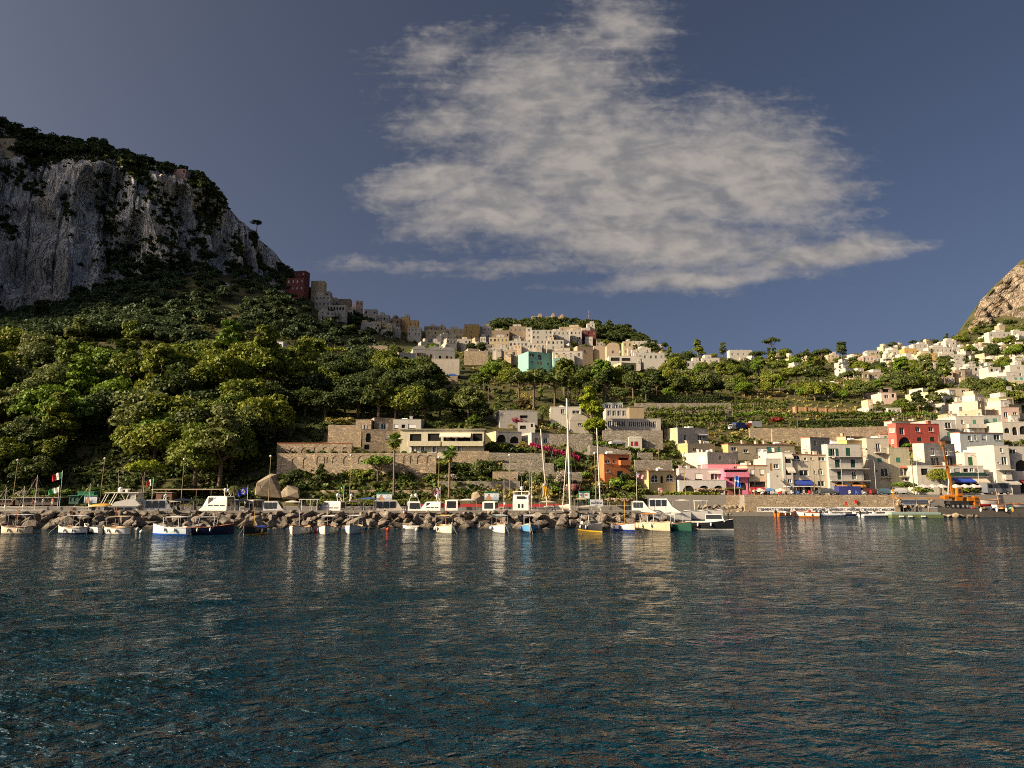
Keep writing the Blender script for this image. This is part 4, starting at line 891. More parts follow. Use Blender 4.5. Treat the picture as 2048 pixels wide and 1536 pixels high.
    house('brown weathered concrete box on the hotel roof', 1259, 1288, 814, 840, (.30, .235, .15), Y=191, depth=6, rim=plaster((.30, .24, .16)))
    house('white bungalow among trees below the dark wood', 508, 536, 680, 699, (.60, .62, .66), [('w', 512, 516, 686, 691), ('o', 524, 531, 686, 691)], Y=285, depth=7)
    house('second small white house right of the bungalow below the dark wood', 547, 566, 684, 700, (.60, .62, .66), [('o', 559, 563, 688, 693)], Y=290, depth=6)
villa_row()

# hillside and town houses: label, L, R, T, B, colour, (rows, columns), extras
FARH = [
 ('white house with a dark arched door above the big oaks', 796, 829, 705, 738, WH, None, dict(LS=781, yaw=.4, wins=[('A', 805, 817, 712, 720), ('o', 803, 825, 726, 734)], Y=258)),
 ('brown flat-roofed house left of the arched door house', 737, 775, 692, 712, BR, (1, 3), dict(Y=275)),
 ('pinkish lean-to with a red door beside the brown house', 763, 781, 706, 728, PK, None, dict(wins=[('g', 772, 776, 716, 723, REDW)], Y=262, depth=5)),
 ('long white house with red windows and a wavy parapet', 825, 909, 698, 722, WG, None, dict(LS=805, yaw=.25, wins=[('s', 836, 842, 705, 715, REDW), ('g', 846, 851, 706, 714, REDW), ('g', 859, 864, 707, 714, REDW), ('o', 877, 882, 709, 715), ('g', 891, 896, 709, 716, REDW), ('g', 900, 904, 710, 716, REDW)], Y=285, vault=3)),
 ('white garden terrace wall house below the wavy parapet', 843, 920, 718, 731, (.40, .36, .30), None, dict(Y=272, depth=5)),
 ('turquoise house with white windows', 1057, 1106, 703, 735, (.24, .43, .38), None, dict(LS=1036, yaw=.45, wins=[('w', 1059, 1069, 707, 713), ('d', 1077, 1085, 707, 718), ('w', 1063, 1067, 721, 726), ('w', 1075, 1086, 721, 728), ('w', 1096, 1101, 722, 728)], Y=330, roofbits=2)),
 ('small turquoise annex right of the turquoise house', 1107, 1135, 717, 732, (.24, .43, .38), (1, 2), dict(Y=325)),
 ('sand coloured wall house left of the turquoise house', 1008, 1034, 700, 715, TN, (1, 2), dict(Y=350)),
 ('tan monastery block with a curved parapet', 1155, 1188, 692, 718, TN, (1, 1), dict(Y=440, LS=1148, yaw=.3)),
 ('tan church nave with plain walls', 1188, 1214, 692, 720, TN, None, dict(Y=445)),
 ('tan church front with a rounded gable', 1214, 1240, 692, 722, (.46, .36, .25), None, dict(Y=430, vault=1, wins=[('a', 1224, 1230, 701, 707)])),
 ('cream villa with a columned loggia under the church', 1243, 1275, 725, 742, CR, None, dict(LS=1220, yaw=.35, wins=[('w', 1248, 1252, 728, 734), ('w', 1256, 1260, 728, 734), ('A', 1262, 1272, 728, 737)], Y=345)),
 ('white upper floor with open terrace above the cream villa', 1218, 1275, 712, 728, WH, None, dict(wins=[('o', 1222, 1240, 715, 722), ('o', 1244, 1262, 716, 722)], Y=360)),
 ('white house with small dark windows right of the church terrace', 1258, 1288, 713, 730, WG, (1, 3), dict(Y=380)),
 ('long low white house on the ridge right of the church', 1264, 1330, 706, 724, WG, (1, 6), dict(Y=430, roofbits=3)),
 ('pale yellow tall house with blue washing on the balcony', 1247, 1266, 683, 710, CR, (2, 2), dict(Y=480)),
 ('white flat house high on the right shoulder of the castle hill', 1279, 1302, 696, 708, WH, (1, 2), dict(Y=560)),
 ('white house at the foot of the castle wood, rightmost', 1264, 1295, 682, 692, WH, (1, 3), dict(Y=740)),
 ('large white stepped apartment house in the old town', 1064, 1106, 660, 689, WG, (3, 5), dict(Y=600)),
 ('grey-white tenement with many small windows in the old town', 1106, 1140, 662, 692, WG, (3, 4), dict(Y=610)),
 ('white old-town house with arched top left of the red creeper', 1140, 1164, 661, 681, WH, (2, 3), dict(Y=620)),
 ('house covered in dark red creeper', 1164, 1193, 661, 684, (.15, .045, .04), (2, 3), dict(Y=625)),
 ('narrow white house beside the brown convent', 1053, 1064, 655, 688, WH, (3, 1), dict(Y=605)),
 ('brown stone convent with tall arched windows', 1019, 1054, 653, 686, BR, (2, 4), dict(Y=610)),
 ('lower brown convent wing with a row of windows', 983, 1019, 661, 684, BR, (1, 5), dict(Y=605)),
 ('grey-white long house under the convent', 1018, 1057, 682, 698, WG, (1, 5), dict(Y=520)),
 ('white veranda house under the stepped apartment house', 1058, 1092, 687, 700, WH, (1, 4), dict(Y=500)),
 ('white hotel front with balconies above the turquoise house', 1094, 1128, 680, 700, WH, (2, 4), dict(Y=510)),
 ('tan building on top of the old town, below the castle wood', 1119, 1164, 654, 664, TN, (1, 4), dict(Y=680)),
 ('white villa in the castle wood', 1174, 1190, 647, 656, WH, (1, 2), dict(Y=760)),
 ('white house with a red roof edge right of the turquoise house', 1106, 1166, 702, 716, WH, (1, 4), dict(Y=400, rim=TERRA)),
 ('tall ochre palace standing alone on the ridge', 928, 958, 649, 680, (.42, .29, .11), (3, 3), dict(Y=640, plain=True)),
 ('grey palace with round upper windows beside the ochre palace', 959, 982, 653, 680, GY, (2, 3), dict(Y=645)),
 ('yellow house with gabled top left of the ochre palace', 891, 928, 658, 680, CR, (2, 3), dict(Y=650)),
 ('long yellow wall-like house on the ridge', 851, 893, 660, 676, CR, (1, 3), dict(Y=655)),
 ('brown flat house on the ridge behind the long yellow house', 848, 878, 653, 664, BR, (1, 3), dict(Y=670)),
 ('small brown block right of the brown flat house', 878, 890, 653, 664, TN, (1, 1), dict(Y=668)),
 ('white house with a lit gable under the yellow ridge houses', 882, 901, 668, 686, WH, (1, 2), dict(LS=866, yaw=.4, Y=560)),
 ('white two-storey house with a blue shutter under the ridge', 893, 913, 676, 692, WG, (1, 3), dict(LS=886, yaw=.3, Y=520)),
 ('dark roofed restaurant under the ochre palace', 914, 943, 678, 692, GY, (1, 4), dict(Y=530)),
 ('beige house with lit side under the grey palace', 950, 960, 675, 690, TN, (1, 1), dict(LS=943, yaw=.4, Y=560)),
 ('white turret house under the grey palace', 960, 972, 674, 694, WH, (2, 2), dict(Y=545)),
 ('yellow-beige house row under the convent', 978, 1018, 675, 697, CR, (2, 5), dict(Y=540)),
 ('low white house with orange awning below the convent row', 985, 1015, 695, 704, WH, (1, 4), dict(Y=470)),
 ('yellow church side wall on the left ridge', 816, 836, 641, 662, YE, (1, 2), dict(Y=640)),
 ('yellow church front with a curved gable', 801, 818, 634, 660, YE, (1, 1), dict(Y=645)),
 ('brown church with a small dark dome', 778, 801, 637, 655, BR, (1, 2), dict(Y=650, dome=3.0)),
 ('white house below the domed church', 783, 800, 654, 668, WH, (1, 2), dict(Y=600)),
 ('white terrace house with colourful awnings below the yellow church', 815, 842, 655, 672, WH, (2, 4), dict(Y=590)),
 ('cream house with two windows on the left ridge slope', 741, 762, 643, 662, CR, (1, 2), dict(Y=590)),
 ('pale house with flat terrace right of the cream two-window house', 760, 784, 651, 668, CR, (1, 3), dict(Y=580)),
 ('grey stone house row on the left ridge', 727, 753, 619, 646, GY, (2, 3), dict(Y=615)),
 ('lower grey stone houses stepping down to the domed church', 753, 778, 630, 650, GY, (1, 4), dict(Y=625)),
 ('pinkish beige corner house on the left ridge', 711, 725, 601, 626, PK, (2, 2), dict(LS=697, yaw=.4, Y=610)),
 ('brown house left of the pinkish corner house', 676, 700, 598, 622, BR, (2, 2), dict(Y=608)),
 ('sloping stone wall house below the cream ridge house', 661, 678, 599, 614, GY, (1, 2), dict(Y=604)),
 ('white house with a row of arched windows on the left ridge', 652, 691, 610, 630, WG, None, dict(Y=590, wins=[('A', x, x + 3.4, 614, 620) for x in range(655, 690, 6)])),
 ('white balconied house under the cream ridge house', 629, 660, 591, 614, WG, (2, 4), dict(Y=592)),
 ('cream three-storey house beside the red house', 621, 648, 562, 598, CR, (2, 2), dict(Y=600)),
 ('small grey-white block right of the cream ridge house', 648, 660, 583, 600, WG, (1, 1), dict(Y=605)),
 ('dark red upper villa at the end of the cliff', 586, 612, 543, 570, (.15, .048, .042), (2, 3), dict(Y=592, yaw=-.2, plain=True)),
 ('dark red lower villa with white windows at the end of the cliff', 572, 610, 557, 584, (.14, .045, .04), (2, 4), dict(Y=582, yaw=-.15, plain=True)),
 ('pink villa on the cliff top among pines', 347, 372, 338, 354, (.42, .27, .22), (2, 3), dict(Y=520, plain=True)),
 ('cream house on the cliff top at the left edge', -10, 30, 277, 300, CR, (1, 3), dict(Y=480)),
 ('pale house half hidden in trees at the left edge above the wood', -12, 6, 672, 692, (.40, .36, .32), (1, 1), dict(Y=285)),
 # right-hand hillside
 ('grey villa with terraces on the ridge left of the tall pine', 1460, 1505, 700, 722, WG, (1, 4), dict(Y=640)),
 ('white flat house under the ridge left of the grey villa', 1405, 1440, 716, 732, WH, (1, 3), dict(Y=520)),
 ('long white house among pines, furthest left on the right-hand ridge', 1372, 1404, 722, 738, WG, (1, 3), dict(Y=500)),
 ('white villa with columns among the pines', 1591, 1636, 730, 747, WH, (1, 4), dict(LS=1577, yaw=.3, Y=440)),
 ('white house with a porch right of the columned villa', 1680, 1711, 725, 740, WH, (1, 3), dict(LS=1671, yaw=.3, Y=470)),
 ('white ridge house with a lit end wall, leftmost of the upper row', 1710, 1736, 713, 727, WG, (1, 3), dict(LS=1693, yaw=.4, Y=560)),
 ('cream ridge house with flat roof', 1733, 1762, 709, 720, CR, (1, 3), dict(Y=600)),
 ('grey roofed house on the skyline of the ridge', 1735, 1760, 701, 710, GY, (1, 3), dict(Y=690)),
 ('white house with six arched windows among the vines', 1637, 1680, 764, 792, (.56, .50, .40), None, dict(LS=1625, wins=[('a', 1642, 1647, 767, 773), ('a', 1656, 1662, 767, 773), ('a', 1672, 1676, 767, 771), ('A', 1644, 1648, 779, 786), ('A', 1658, 1663, 778, 786), ('A', 1670, 1676, 778, 784)], Y=315)),
 ('small white shed right of the six-arched house', 1703, 1730, 765, 779, WH, (1, 2), dict(Y=350)),
 ('salmon pink house with arched windows', 1735, 1792, 774, 795, PK, None, dict(LS=1726, yaw=.2, wins=[('a', 1736, 1744, 779, 786), ('a', 1751, 1757, 780, 785), ('o', 1770, 1785, 777, 783)], Y=318)),
 ('lower salmon terrace house with a bay window', 1764, 1794, 786, 806, PK, None, dict(wins=[('w', 1770, 1778, 790, 797), ('o', 1785, 1790, 788, 795)], Y=300)),
 ('white chalet on the slope below the salmon house', 1776, 1803, 816, 828, WH, (1, 3), dict(Y=262)),
 ('white shed roof left of the chalet', 1738, 1766, 814, 826, WH, (1, 2), dict(Y=266)),
 ('beige house with a green shutter beside the tan arched house', 1896, 1950, 777, 800, (.50, .42, .30), (2, 4), dict(Y=300)),
 ('tan-orange house with four arches', 1965, 2008, 766, 792, (.50, .32, .19), None, dict(LS=1950, yaw=.25, wins=[('o', 1968, 1974, 768, 774), ('A', 1968, 1978, 778, 786), ('A', 1983, 1993, 777, 786), ('A', 1997, 2005, 776, 785), ('o', 1985, 1990, 768, 774)], Y=315)),
 ('long white house with turquoise shutters at the right edge', 1996, 2062, 752, 774, WH, (2, 6), dict(Y=345, wk='g', wcol=AQUA)),
 ('bright orange-ochre house with two pale shutters', 1874, 1906, 798, 816, (.60, .28, .04), None, dict(wins=[('g', 1879, 1884, 802, 806, AQUA), ('g', 1895, 1900, 801, 805, AQUA)], Y=262)),
 ('white terrace house right of the bright orange house', 1906, 1938, 798, 816, WH, (1, 2), dict(Y=258)),
 ('long white house on the slope above the red house', 1920, 1970, 815, 836, WG, (1, 4), dict(LS=1912, yaw=.2, Y=228)),
 ('small stone hut above the red house', 1896, 1915, 828, 842, TN, None, dict(Y=215, depth=5)),
 ('white house with flat roof, leftmost under the ridge trees', 1777, 1808, 700, 716, WH, (1, 3), dict(Y=640)),
 ('ochre house with a green window in the upper row', 1810, 1835, 697, 716, OC, (1, 2), dict(Y=620)),
 ('large white house with a grey roof in the upper row', 1828, 1857, 688, 709, WH, (2, 3), dict(Y=650)),
 ('long white house row across the upper slope', 1857, 1907, 695, 709, WH, (1, 6), dict(Y=650)),
 ('white row house right of the long upper row', 1907, 1944, 694, 706, WG, (1, 4), dict(Y=670)),
 ('white cottages at the right of the upper row', 1945, 1980, 693, 703, WH, (1, 4), dict(Y=690)),
 ('ochre and white house in the second row', 1843, 1878, 707, 722, OC, (1, 4), dict(Y=580)),
 ('long white terrace house in the second row', 1879, 1934, 709, 720, WH, (1, 6), dict(Y=570)),
 ('white house with dark door, leftmost of the third row', 1772, 1787, 714, 728, WH, (1, 1), dict(Y=520)),
 ('white house with arched window in the third row', 1788, 1812, 714, 728, WH, (1, 3), dict(Y=525)),
 ('white stepped house in the third row', 1812, 1838, 714, 735, WH, (2, 2), dict(Y=480)),
 ('white cube with two windows and a shaded side', 1838, 1854, 713, 732, WH, (1, 2), dict(Y=475)),
 ('yellow-orange house with arches beside a cypress', 1857, 1881, 725, 748, (.58, .36, .09), (2, 2), dict(Y=410)),
 ('white house with one window right of the yellow-orange house', 1884, 1899, 725, 749, WH, (2, 1), dict(Y=405)),
 ('white house with two big arched windows', 1908, 1940, 714, 730, WH, None, dict(Y=470, wins=[('a', 1913, 1920, 717, 723), ('a', 1926, 1933, 716, 722)])),
 ('white lower house with stairs under the two big arches', 1908, 1931, 727, 744, WH, (1, 2), dict(Y=430)),
 ('white flat house right of the two big arches', 1938, 1964, 723, 740, WH, (1, 3), dict(Y=440)),
 ('small white annex right of the flat house', 1964, 1981, 726, 738, WH, (1, 1), dict(Y=445)),
 ('stone and white tower-like house among cypresses', 1912, 1932, 740, 766, TN, (2, 1), dict(Y=360)),
 ('white cube villa under the right cliff', 1892, 1914, 681, 696, WH, (1, 2), dict(Y=760)),
 ('white arched villa below the pines under the cliff', 1979, 2024, 664, 680, WG, (1, 5), dict(Y=760)),
 ('tall tan tower house with a pointed roof among pines', 2000, 2011, 650, 668, TN, (2, 1), dict(Y=780)),
 ('white house at the right edge under the cliff', 2027, 2062, 662, 675, WH, (1, 3), dict(Y=770)),
 ('ochre house at the right edge of the upper slope', 2030, 2062, 688, 702, OC, (1, 3), dict(Y=640)),
 ('tan low house left of the ochre edge house', 2000, 2029, 690, 702, TN, (1, 3), dict(Y=650)),
 ('white garden house among trees at the right edge', 2032, 2062, 699, 710, WH, (1, 2), dict(Y=560)),
 ('white garden wall house halfway up at the right edge', 1985, 2005, 713, 721, WH, (1, 2), dict(Y=520)),
 ('low white house above the long turquoise-shuttered house', 2030, 2062, 716, 727, WH, (1, 3), dict(Y=480)),
]
for (lab, L, R_x, T, B, c, g, ex) in FARH:
    ex = dict(ex); ex.setdefault('roofbits', 2); ex.setdefault('depth', 8.0); ex.setdefault('found', 6.0 if ex.get('Y', 300) > 400 else 4.0)
    house(lab, L, R_x, T, B, c, ex.pop('wins', ()), grid=g, **ex)

def filler():
    rnd = random.Random(31); cols = [WH, WH, WG, CR, BE, PK, TN, (.52, .45, .34)]; nm = {WH: 'white', WG: 'grey-white', CR: 'cream', BE: 'beige', PK: 'pinkish', TN: 'tan'}
    bands = [(850, 1000, 693, 706, 13), (1010, 1150, 697, 709, 10), (1130, 1330, 690, 704, 14), (1060, 1180, 684, 692, 9), (850, 930, 672, 682, 6), (1280, 1340, 712, 724, 5), (730, 800, 655, 672, 6), (1500, 1760, 716, 728, 8), (1765, 2048, 686, 706, 20), (1780, 2048, 712, 735, 16), (1860, 2048, 745, 770, 9), (1880, 2048, 806, 826, 7), (1960, 2048, 664, 684, 7), (1690, 1770, 740, 760, 4), (1960, 2048, 832, 850, 4), (640, 720, 612, 636, 5)]
    for (x0, x1, y0, y1, n) in bands:
        for k in range(n):
            px = x0 + (x1 - x0) * (k + rnd.uniform(.1, .9)) / n; pb = rnd.uniform(y0, y1) + 4; Y = groundY(px, pb); w = rnd.uniform(5, 10) * F / Y; h = rnd.uniform(3.6, 7) * F / Y; c = rnd.choice(cols)
            o = house('x', px - w / 2, px + w / 2, pb - h, pb, c, grid=(2 if h * Y / F > 6 else 1, max(2, int(w * Y / F / 2.8))), yaw=rnd.uniform(-.1, .45), depth=rnd.uniform(6, 10), found=5, roofbits=rnd.choice([0, 1, 2]))
            del o['label']; o['group'] = 'small houses of the hillside town'; HFILL.append((o, (px, pb - h / 2), 'small ' + nm.get(c, 'sand-coloured'), 'house', 1))
HFILL = []
filler()
def castle():
    Y = 900.0; p = unproj(1063, 640, Y); s = Y / F
    o = empty('castle', p, 0, 'tan castle with square towers on the wooded hilltop', 'castle'); m = plaster((.36, .27, .18))
    for (a, b, t, nm) in ((1063, 1077, 633, 'wall'), (1077, 1084, 629, 'tower'), (1084, 1105, 634, 'wall'), (1105, 1110, 628, 'tower'), (1110, 1123, 634, 'wall'), (1123, 1128, 630, 'tower')):
        x0, x1 = (a - 1063) * s, (b - 1063) * s; h = z_at(t, Y) - p.z
        mb = MB().box(x0, x1, -2 if nm == 'tower' else 0, 12, -10, h); n = max(2, int((x1 - x0) / 2))
        for k in range(n): mb.box(x0 + (k + .2) * (x1 - x0) / n, x0 + (k + .7) * (x1 - x0) / n, -2 if nm == 'tower' else 0, 1, h, h + .9)
        mb.build(nm, m, o)
    p = unproj(1178, 640, 900); o = empty('radio_mast', p, 0, 'thin red and white radio mast on the wooded hilltop', 'mast')
    for k in range(5): MB().bar((0, 0, k * 3 - 2), (0, 0, k * 3 + 1), .5 - k * .07, n=4).build('section', mat('mast_red' if k % 2 else 'mast_white', (.4, .08, .06) if k % 2 else (.5, .5, .5)), o)
castle()
# ---------------------------------------------------------------- trees
def cmesh(name, Q): return quads_mesh(name, Q, LM['wood'])
BROAD = [cmesh('crown', crown_quads(11 + k, 1, .86, 34, 5200, .078, .36, sky=.25)) for k in range(5)]
LOW = [crown_quads(31 + k, 1, .85, 13, 420, .21, .44, sky=.25) for k in range(5)]
PINE = [cmesh('crown', np.concatenate([crown_quads(51 + k, 1, .30, 24, 1900, .085, .30, low=-.2, sky=.5)])) for k in range(3)]
TALLC = [cmesh('crown', crown_quads(61 + k, .62, 1.25, 26, 2400, .11, .36, low=-.8)) for k in range(2)]
CYP = [cmesh('crown', crown_quads(71, .24, 1.3, 26, 1200, .10, .55, low=-.95))]
BUSH = [cmesh('leaves', crown_quads(81 + k, 1, .7, 12, 700, .17, .46, low=-.1)) for k in range(3)]
TRUNK = [trunk_mb(1.25, .075, .8, 5 + k, 6).mesh('trunk', BARK) for k in range(3)]
PTRUNK = [trunk_mb(1.5, .06, .8, 15 + k, 7, lean=.06 * (k - 1), fork=.62).mesh('trunk', BARK) for k in range(3)]
STICK = trunk_mb(1.0, .05, .2, 25, 2).mesh('trunk', BARK)
TREES = []
def set_mat(o, m): o.material_slots[0].link = 'OBJECT'; o.material_slots[0].material = m
_tr = random.Random(99)
def tree(px, pb, r, kind='broad', leaf='wood', Y=None, hf=.86, label=None, group=None, name=None, dz=0.0, adj=None):
    """px, pb: foot of the tree in the photograph; r: crown radius in metres"""
    if Y is None: Y = groundY(px, pb)
    p = unproj(px, pb, Y); p.z -= .3 + dz; k = _tr.randrange(1000)
    nm = name or {'broad': 'tree', 'tall': 'tree', 'pine': 'pine_tree', 'cyp': 'cypress_tree'}[kind]
    root = empty(nm, p, 0, label, {'pine_tree': 'pine', 'cypress_tree': 'cypress'}.get(nm, 'tree'), group); root['kind'] = 'thing'
    rz = _tr.uniform(0, 6.28); sc = r * _tr.uniform(.93, 1.07)
    if kind == 'broad': cr, tm, ch, th = BROAD[k % 5], TRUNK[k % 3], hf * r, hf * r / 1.25 * .98
    elif kind == 'tall': cr, tm, ch, th = TALLC[k % 2], TRUNK[k % 3], 1.5 * r, r * 1.0
    elif kind == 'pine': cr, tm, ch, th = PINE[k % 3], PTRUNK[k % 3], hf * r, hf * r / 1.5 * .97
    else: cr, tm, ch, th = CYP[0], STICK, 1.45 * r, r
    t = link('trunk', tm, root, (0, 0, 0), rz); t.scale = (r if kind != 'cyp' else r * .6, r, th)
    c = link('crown', cr, root, (0, 0, ch), rz); c.scale = (sc * _tr.uniform(.9, 1.15), sc * _tr.uniform(.9, 1.15), sc * _tr.uniform(.88, 1.12)); set_mat(c, LM[leaf])
    if not label: TREES.append((root, proj((p.x, p.y, p.z + ch)), adj or {'wood': 'mid-green', 'dark': 'dark green', 'shade': 'dark green', 'bright': 'bright yellow-green', 'pine': 'deep green', 'olive': 'olive-grey', 'lime': 'light green', 'rust': 'rusty brown'}.get(leaf, 'green'), {'pine': 'umbrella pine', 'cyp': 'slim cypress'}.get(kind, 'leafy tree'), r))
    return root
def wood():
    rnd = random.Random(5)
    # front wood, lit, from the promenade to the crest
    py = 968.0; row = 0
    while py > 716:
        Yr = groundY(250, py); step = 7.9 * F / Yr; px = -150 + (row % 2) * step * .5
        while px < 632:
            x = px + rnd.uniform(-.24, .24) * step; b = py + rnd.uniform(-9, 9)
            ok = not (150 < x < 262 and 880 < b < 985) and not (x > 545 and b > 838) and not (x > 490 and b > 905) and not (b > 940 and 262 <= x < 330)
            if x < 150 and b < 735 - (150 - x) * .15: ok = False
            if x > 400 and b < 735: ok = False
            if ok:
                z = rnd.random(); lf = 'wood' if z < .62 else ('olive' if z < .74 else ('dark' if z < .88 else 'lime'))
                tree(x, b, rnd.uniform(4.8, 7.6) * (1.15 if b < 900 else .92), 'broad' if rnd.random() < .85 else 'tall', lf, hf=rnd.uniform(.62, .9), group='trees of the wood above the marina')
            px += step
        py -= 31 + row * .3; row += 1
    # darker trees behind the villa
    for (x0, x1, b, n) in ((600, 905, 838, 9), (615, 860, 815, 8), (625, 900, 790, 9), (640, 860, 768, 8), (665, 780, 750, 4)):
        for k in range(n): tree(x0 + (x1 - x0) * (k + rnd.uniform(.2, .8)) / n, b + rnd.uniform(-6, 6), rnd.uniform(4.2, 6.6), 'broad', 'dark' if rnd.random() < .7 else 'wood', group='dark trees behind the villa')
    for (x, b, r, lf) in ((938, 842, 6.0, 'olive'), (905, 830, 4.2, 'dark'), (965, 845, 3.4, 'dark'), (860, 735, 6.5, 'lime'), (835, 728, 5.5, 'lime'), (905, 730, 4.5, 'wood'), (985, 765, 5, 'lime'), (1010, 750, 4, 'wood'), (1020, 775, 4.5, 'wood'), (960, 780, 4, 'wood')):
        tree(x, b, r, 'broad', lf, group='trees on the slope below the old town')
    for (x, b, r) in ((1068, 818, 6.6), (1110, 822, 6.4), (1040, 808, 5.0), (1140, 812, 5.0)): tree(x, b, r, 'pine', 'pine', hf=1.45, group='pines below the turquoise house')
    # dense belt below the church
    for (x0, x1, b, n, lf) in ((1110, 1330, 768, 12, 'dark'), (1120, 1400, 785, 12, 'wood'), (1180, 1440, 800, 11, 'dark'), (1320, 1420, 750, 5, 'wood'), (1330, 1400, 735, 4, 'dark')):
        for k in range(n): tree(x0 + (x1 - x0) * (k + rnd.uniform(.2, .8)) / n, b + rnd.uniform(-5, 5), rnd.uniform(3.2, 6.6), 'broad' if rnd.random() < .8 else 'tall', lf if rnd.random() < .7 else rnd.choice(['olive', 'wood', 'lime']), group='belt of trees below the church')
    # right hillside
    for (x0, x1, b, n) in ((1430, 1650, 745, 13), (1440, 1640, 765, 12), (1450, 1630, 790, 10), (1680, 1780, 755, 5), (1600, 1760, 800, 8), (1560, 1700, 725, 7), (1790, 1860, 750, 6), (1760, 1900, 770, 8), (1800, 1890, 790, 5), (1800, 1900, 825, 5), (1940, 2060, 800, 6), (1980, 2060, 745, 5), (1950, 2060, 820, 5), (1940, 2060, 715, 7), (1980, 2060, 690, 5), (1330, 1450, 718, 7), (1860, 1990, 690, 6), (1920, 2050, 672, 7)):
        for k in range(n):
            z = rnd.random(); Yg = groundY((x0 + x1) / 2, b)
            tree(x0 + (x1 - x0) * (k + rnd.uniform(.1, .9)) / n, b + rnd.uniform(-5, 5), rnd.uniform(2.4, 5.6) * (1 + Yg / 1500), 'broad' if rnd.random() < .8 else 'tall', 'wood' if z < .45 else 'dark' if z < .7 else 'olive' if z < .85 else 'lime', group='trees on the right-hand hillside')
    for (x, b, r, hf) in ((1545, 722, 8.2, 2.3), (1572, 722, 7.0, 1.35), (1516, 735, 8.0, 1.2), (1610, 742, 6.5, 1.6), (1645, 742, 7.0, 1.8), (1566, 740, 4.0, 2.0), (1700, 785, 5.5, 1.5), (1968, 668, 7.5, 1.3), (1985, 668, 7.5, 1.3), (2020, 662, 9, 1.2), (1990, 755, 5.5, 1.0), (1955, 678, 6, 1.2), (1850, 690, 6, 1.0), (1826, 694, 6.0, 1.0), (1786, 700, 7, .9)):
        tree(x, b, r, 'pine', 'pine', hf=hf, group='umbrella pines on the right-hand ridge')
    for (x, b, r) in ((1539, 728, 7), (1549, 730, 7), (1903, 760, 6.5), (1880, 762, 5), (1936, 748, 6), (1955, 752, 5), (1895, 690, 7), (1655, 790, 3.5), (1890, 690, 5)): tree(x, b, r, 'cyp', 'dark', group='cypresses on the right-hand hillside')
    for (x0, x1, y0, y1, n) in ((850, 1000, 690, 712, 10), (1000, 1160, 690, 716, 10), (1160, 1340, 694, 722, 12), (1770, 1900, 706, 738, 12), (1890, 2050, 700, 740, 14), (1500, 1700, 712, 724, 7), (700, 800, 640, 676, 7)):
        for k in range(n):
            z = rnd.random(); tree(x0 + (x1 - x0) * (k + rnd.uniform(.1, .9)) / n, rnd.uniform(y0, y1), rnd.uniform(3.0, 5.0), 'pine' if z < .25 else 'cyp' if z < .4 else 'broad', 'dark' if z < .6 else 'wood', hf=.95, group='trees between the town houses')
    # individuals by the water
    tree(1182, 868, 5.0, 'tall', 'bright', label='bright yellow-green tree standing beside the tallest mast', Y=178); 
    tree(1190, 872, 3.2, 'broad', 'bright', label='lower yellow-green bough tree right below the bright tree', Y=177)
    tree(755, 993, 3.6, 'pine', 'lime', hf=2.0, label='green umbrella pine with a forked trunk in front of the arcaded wall', Y=141.5)
    tree(284, 996, 3.6, 'pine', 'bright', hf=1.75, label='bright yellow-green pine beside the big flybridge yacht', Y=139)
    tree(965, 962, 2.9, 'broad', 'olive', label='round olive-green tree on the stone terrace right of the second palm', Y=145)
    tree(1134, 945, 2.3, 'broad', 'lime', label='light green round tree just left of the tall mast', Y=151)
    tree(1146, 990, 1.7, 'broad', 'rose', label='pink flowering oleander between the two tall masts', Y=142, adj='pink')
    tree(1125, 972, 2.0, 'broad', 'pale', label='white flowering oleander left of the tall mast', Y=144)
    tree(897, 855, 2.4, 'broad', 'olive', label='small olive tree above the villa awnings, left one', Y=180)
    tree(948, 855, 2.3, 'broad', 'lime', label='small green tree above the villa awnings, right one', Y=180)
    tree(1046, 828, 3.2, 'broad', 'rust', label='bare brown tree on the dry slope above the grey house', Y=205)
    tree(1880, 972, 2.6, 'broad', 'wood', label='round dark green tree beside the orange crane boom', Y=150)
    tree(1630, 880, 3.0, 'broad', 'dark', label='bushy tree in front of the long dry-stone wall', Y=196)
    tree(1605, 885, 2.6, 'broad', 'wood', label='smaller bushy tree left of the one at the dry-stone wall', Y=194)
    tree(512, 462, 5.2, 'pine', 'pine', hf=1.5, label='lone small pine on the cliff spur against the sky', Y=556)
    tree(640, 985, 2.2, 'tall', 'dark', label='clump of tall cactus-like trees right of the big boulders', Y=141)
    tree(690, 985, 1.6, 'broad', 'dark', label='dark bush tree left of the umbrella pine', Y=143)
    tree(82, 652, 6.0, 'tall', 'dark', label='tall dark tree at the foot of the cliff', Y=330)
wood()

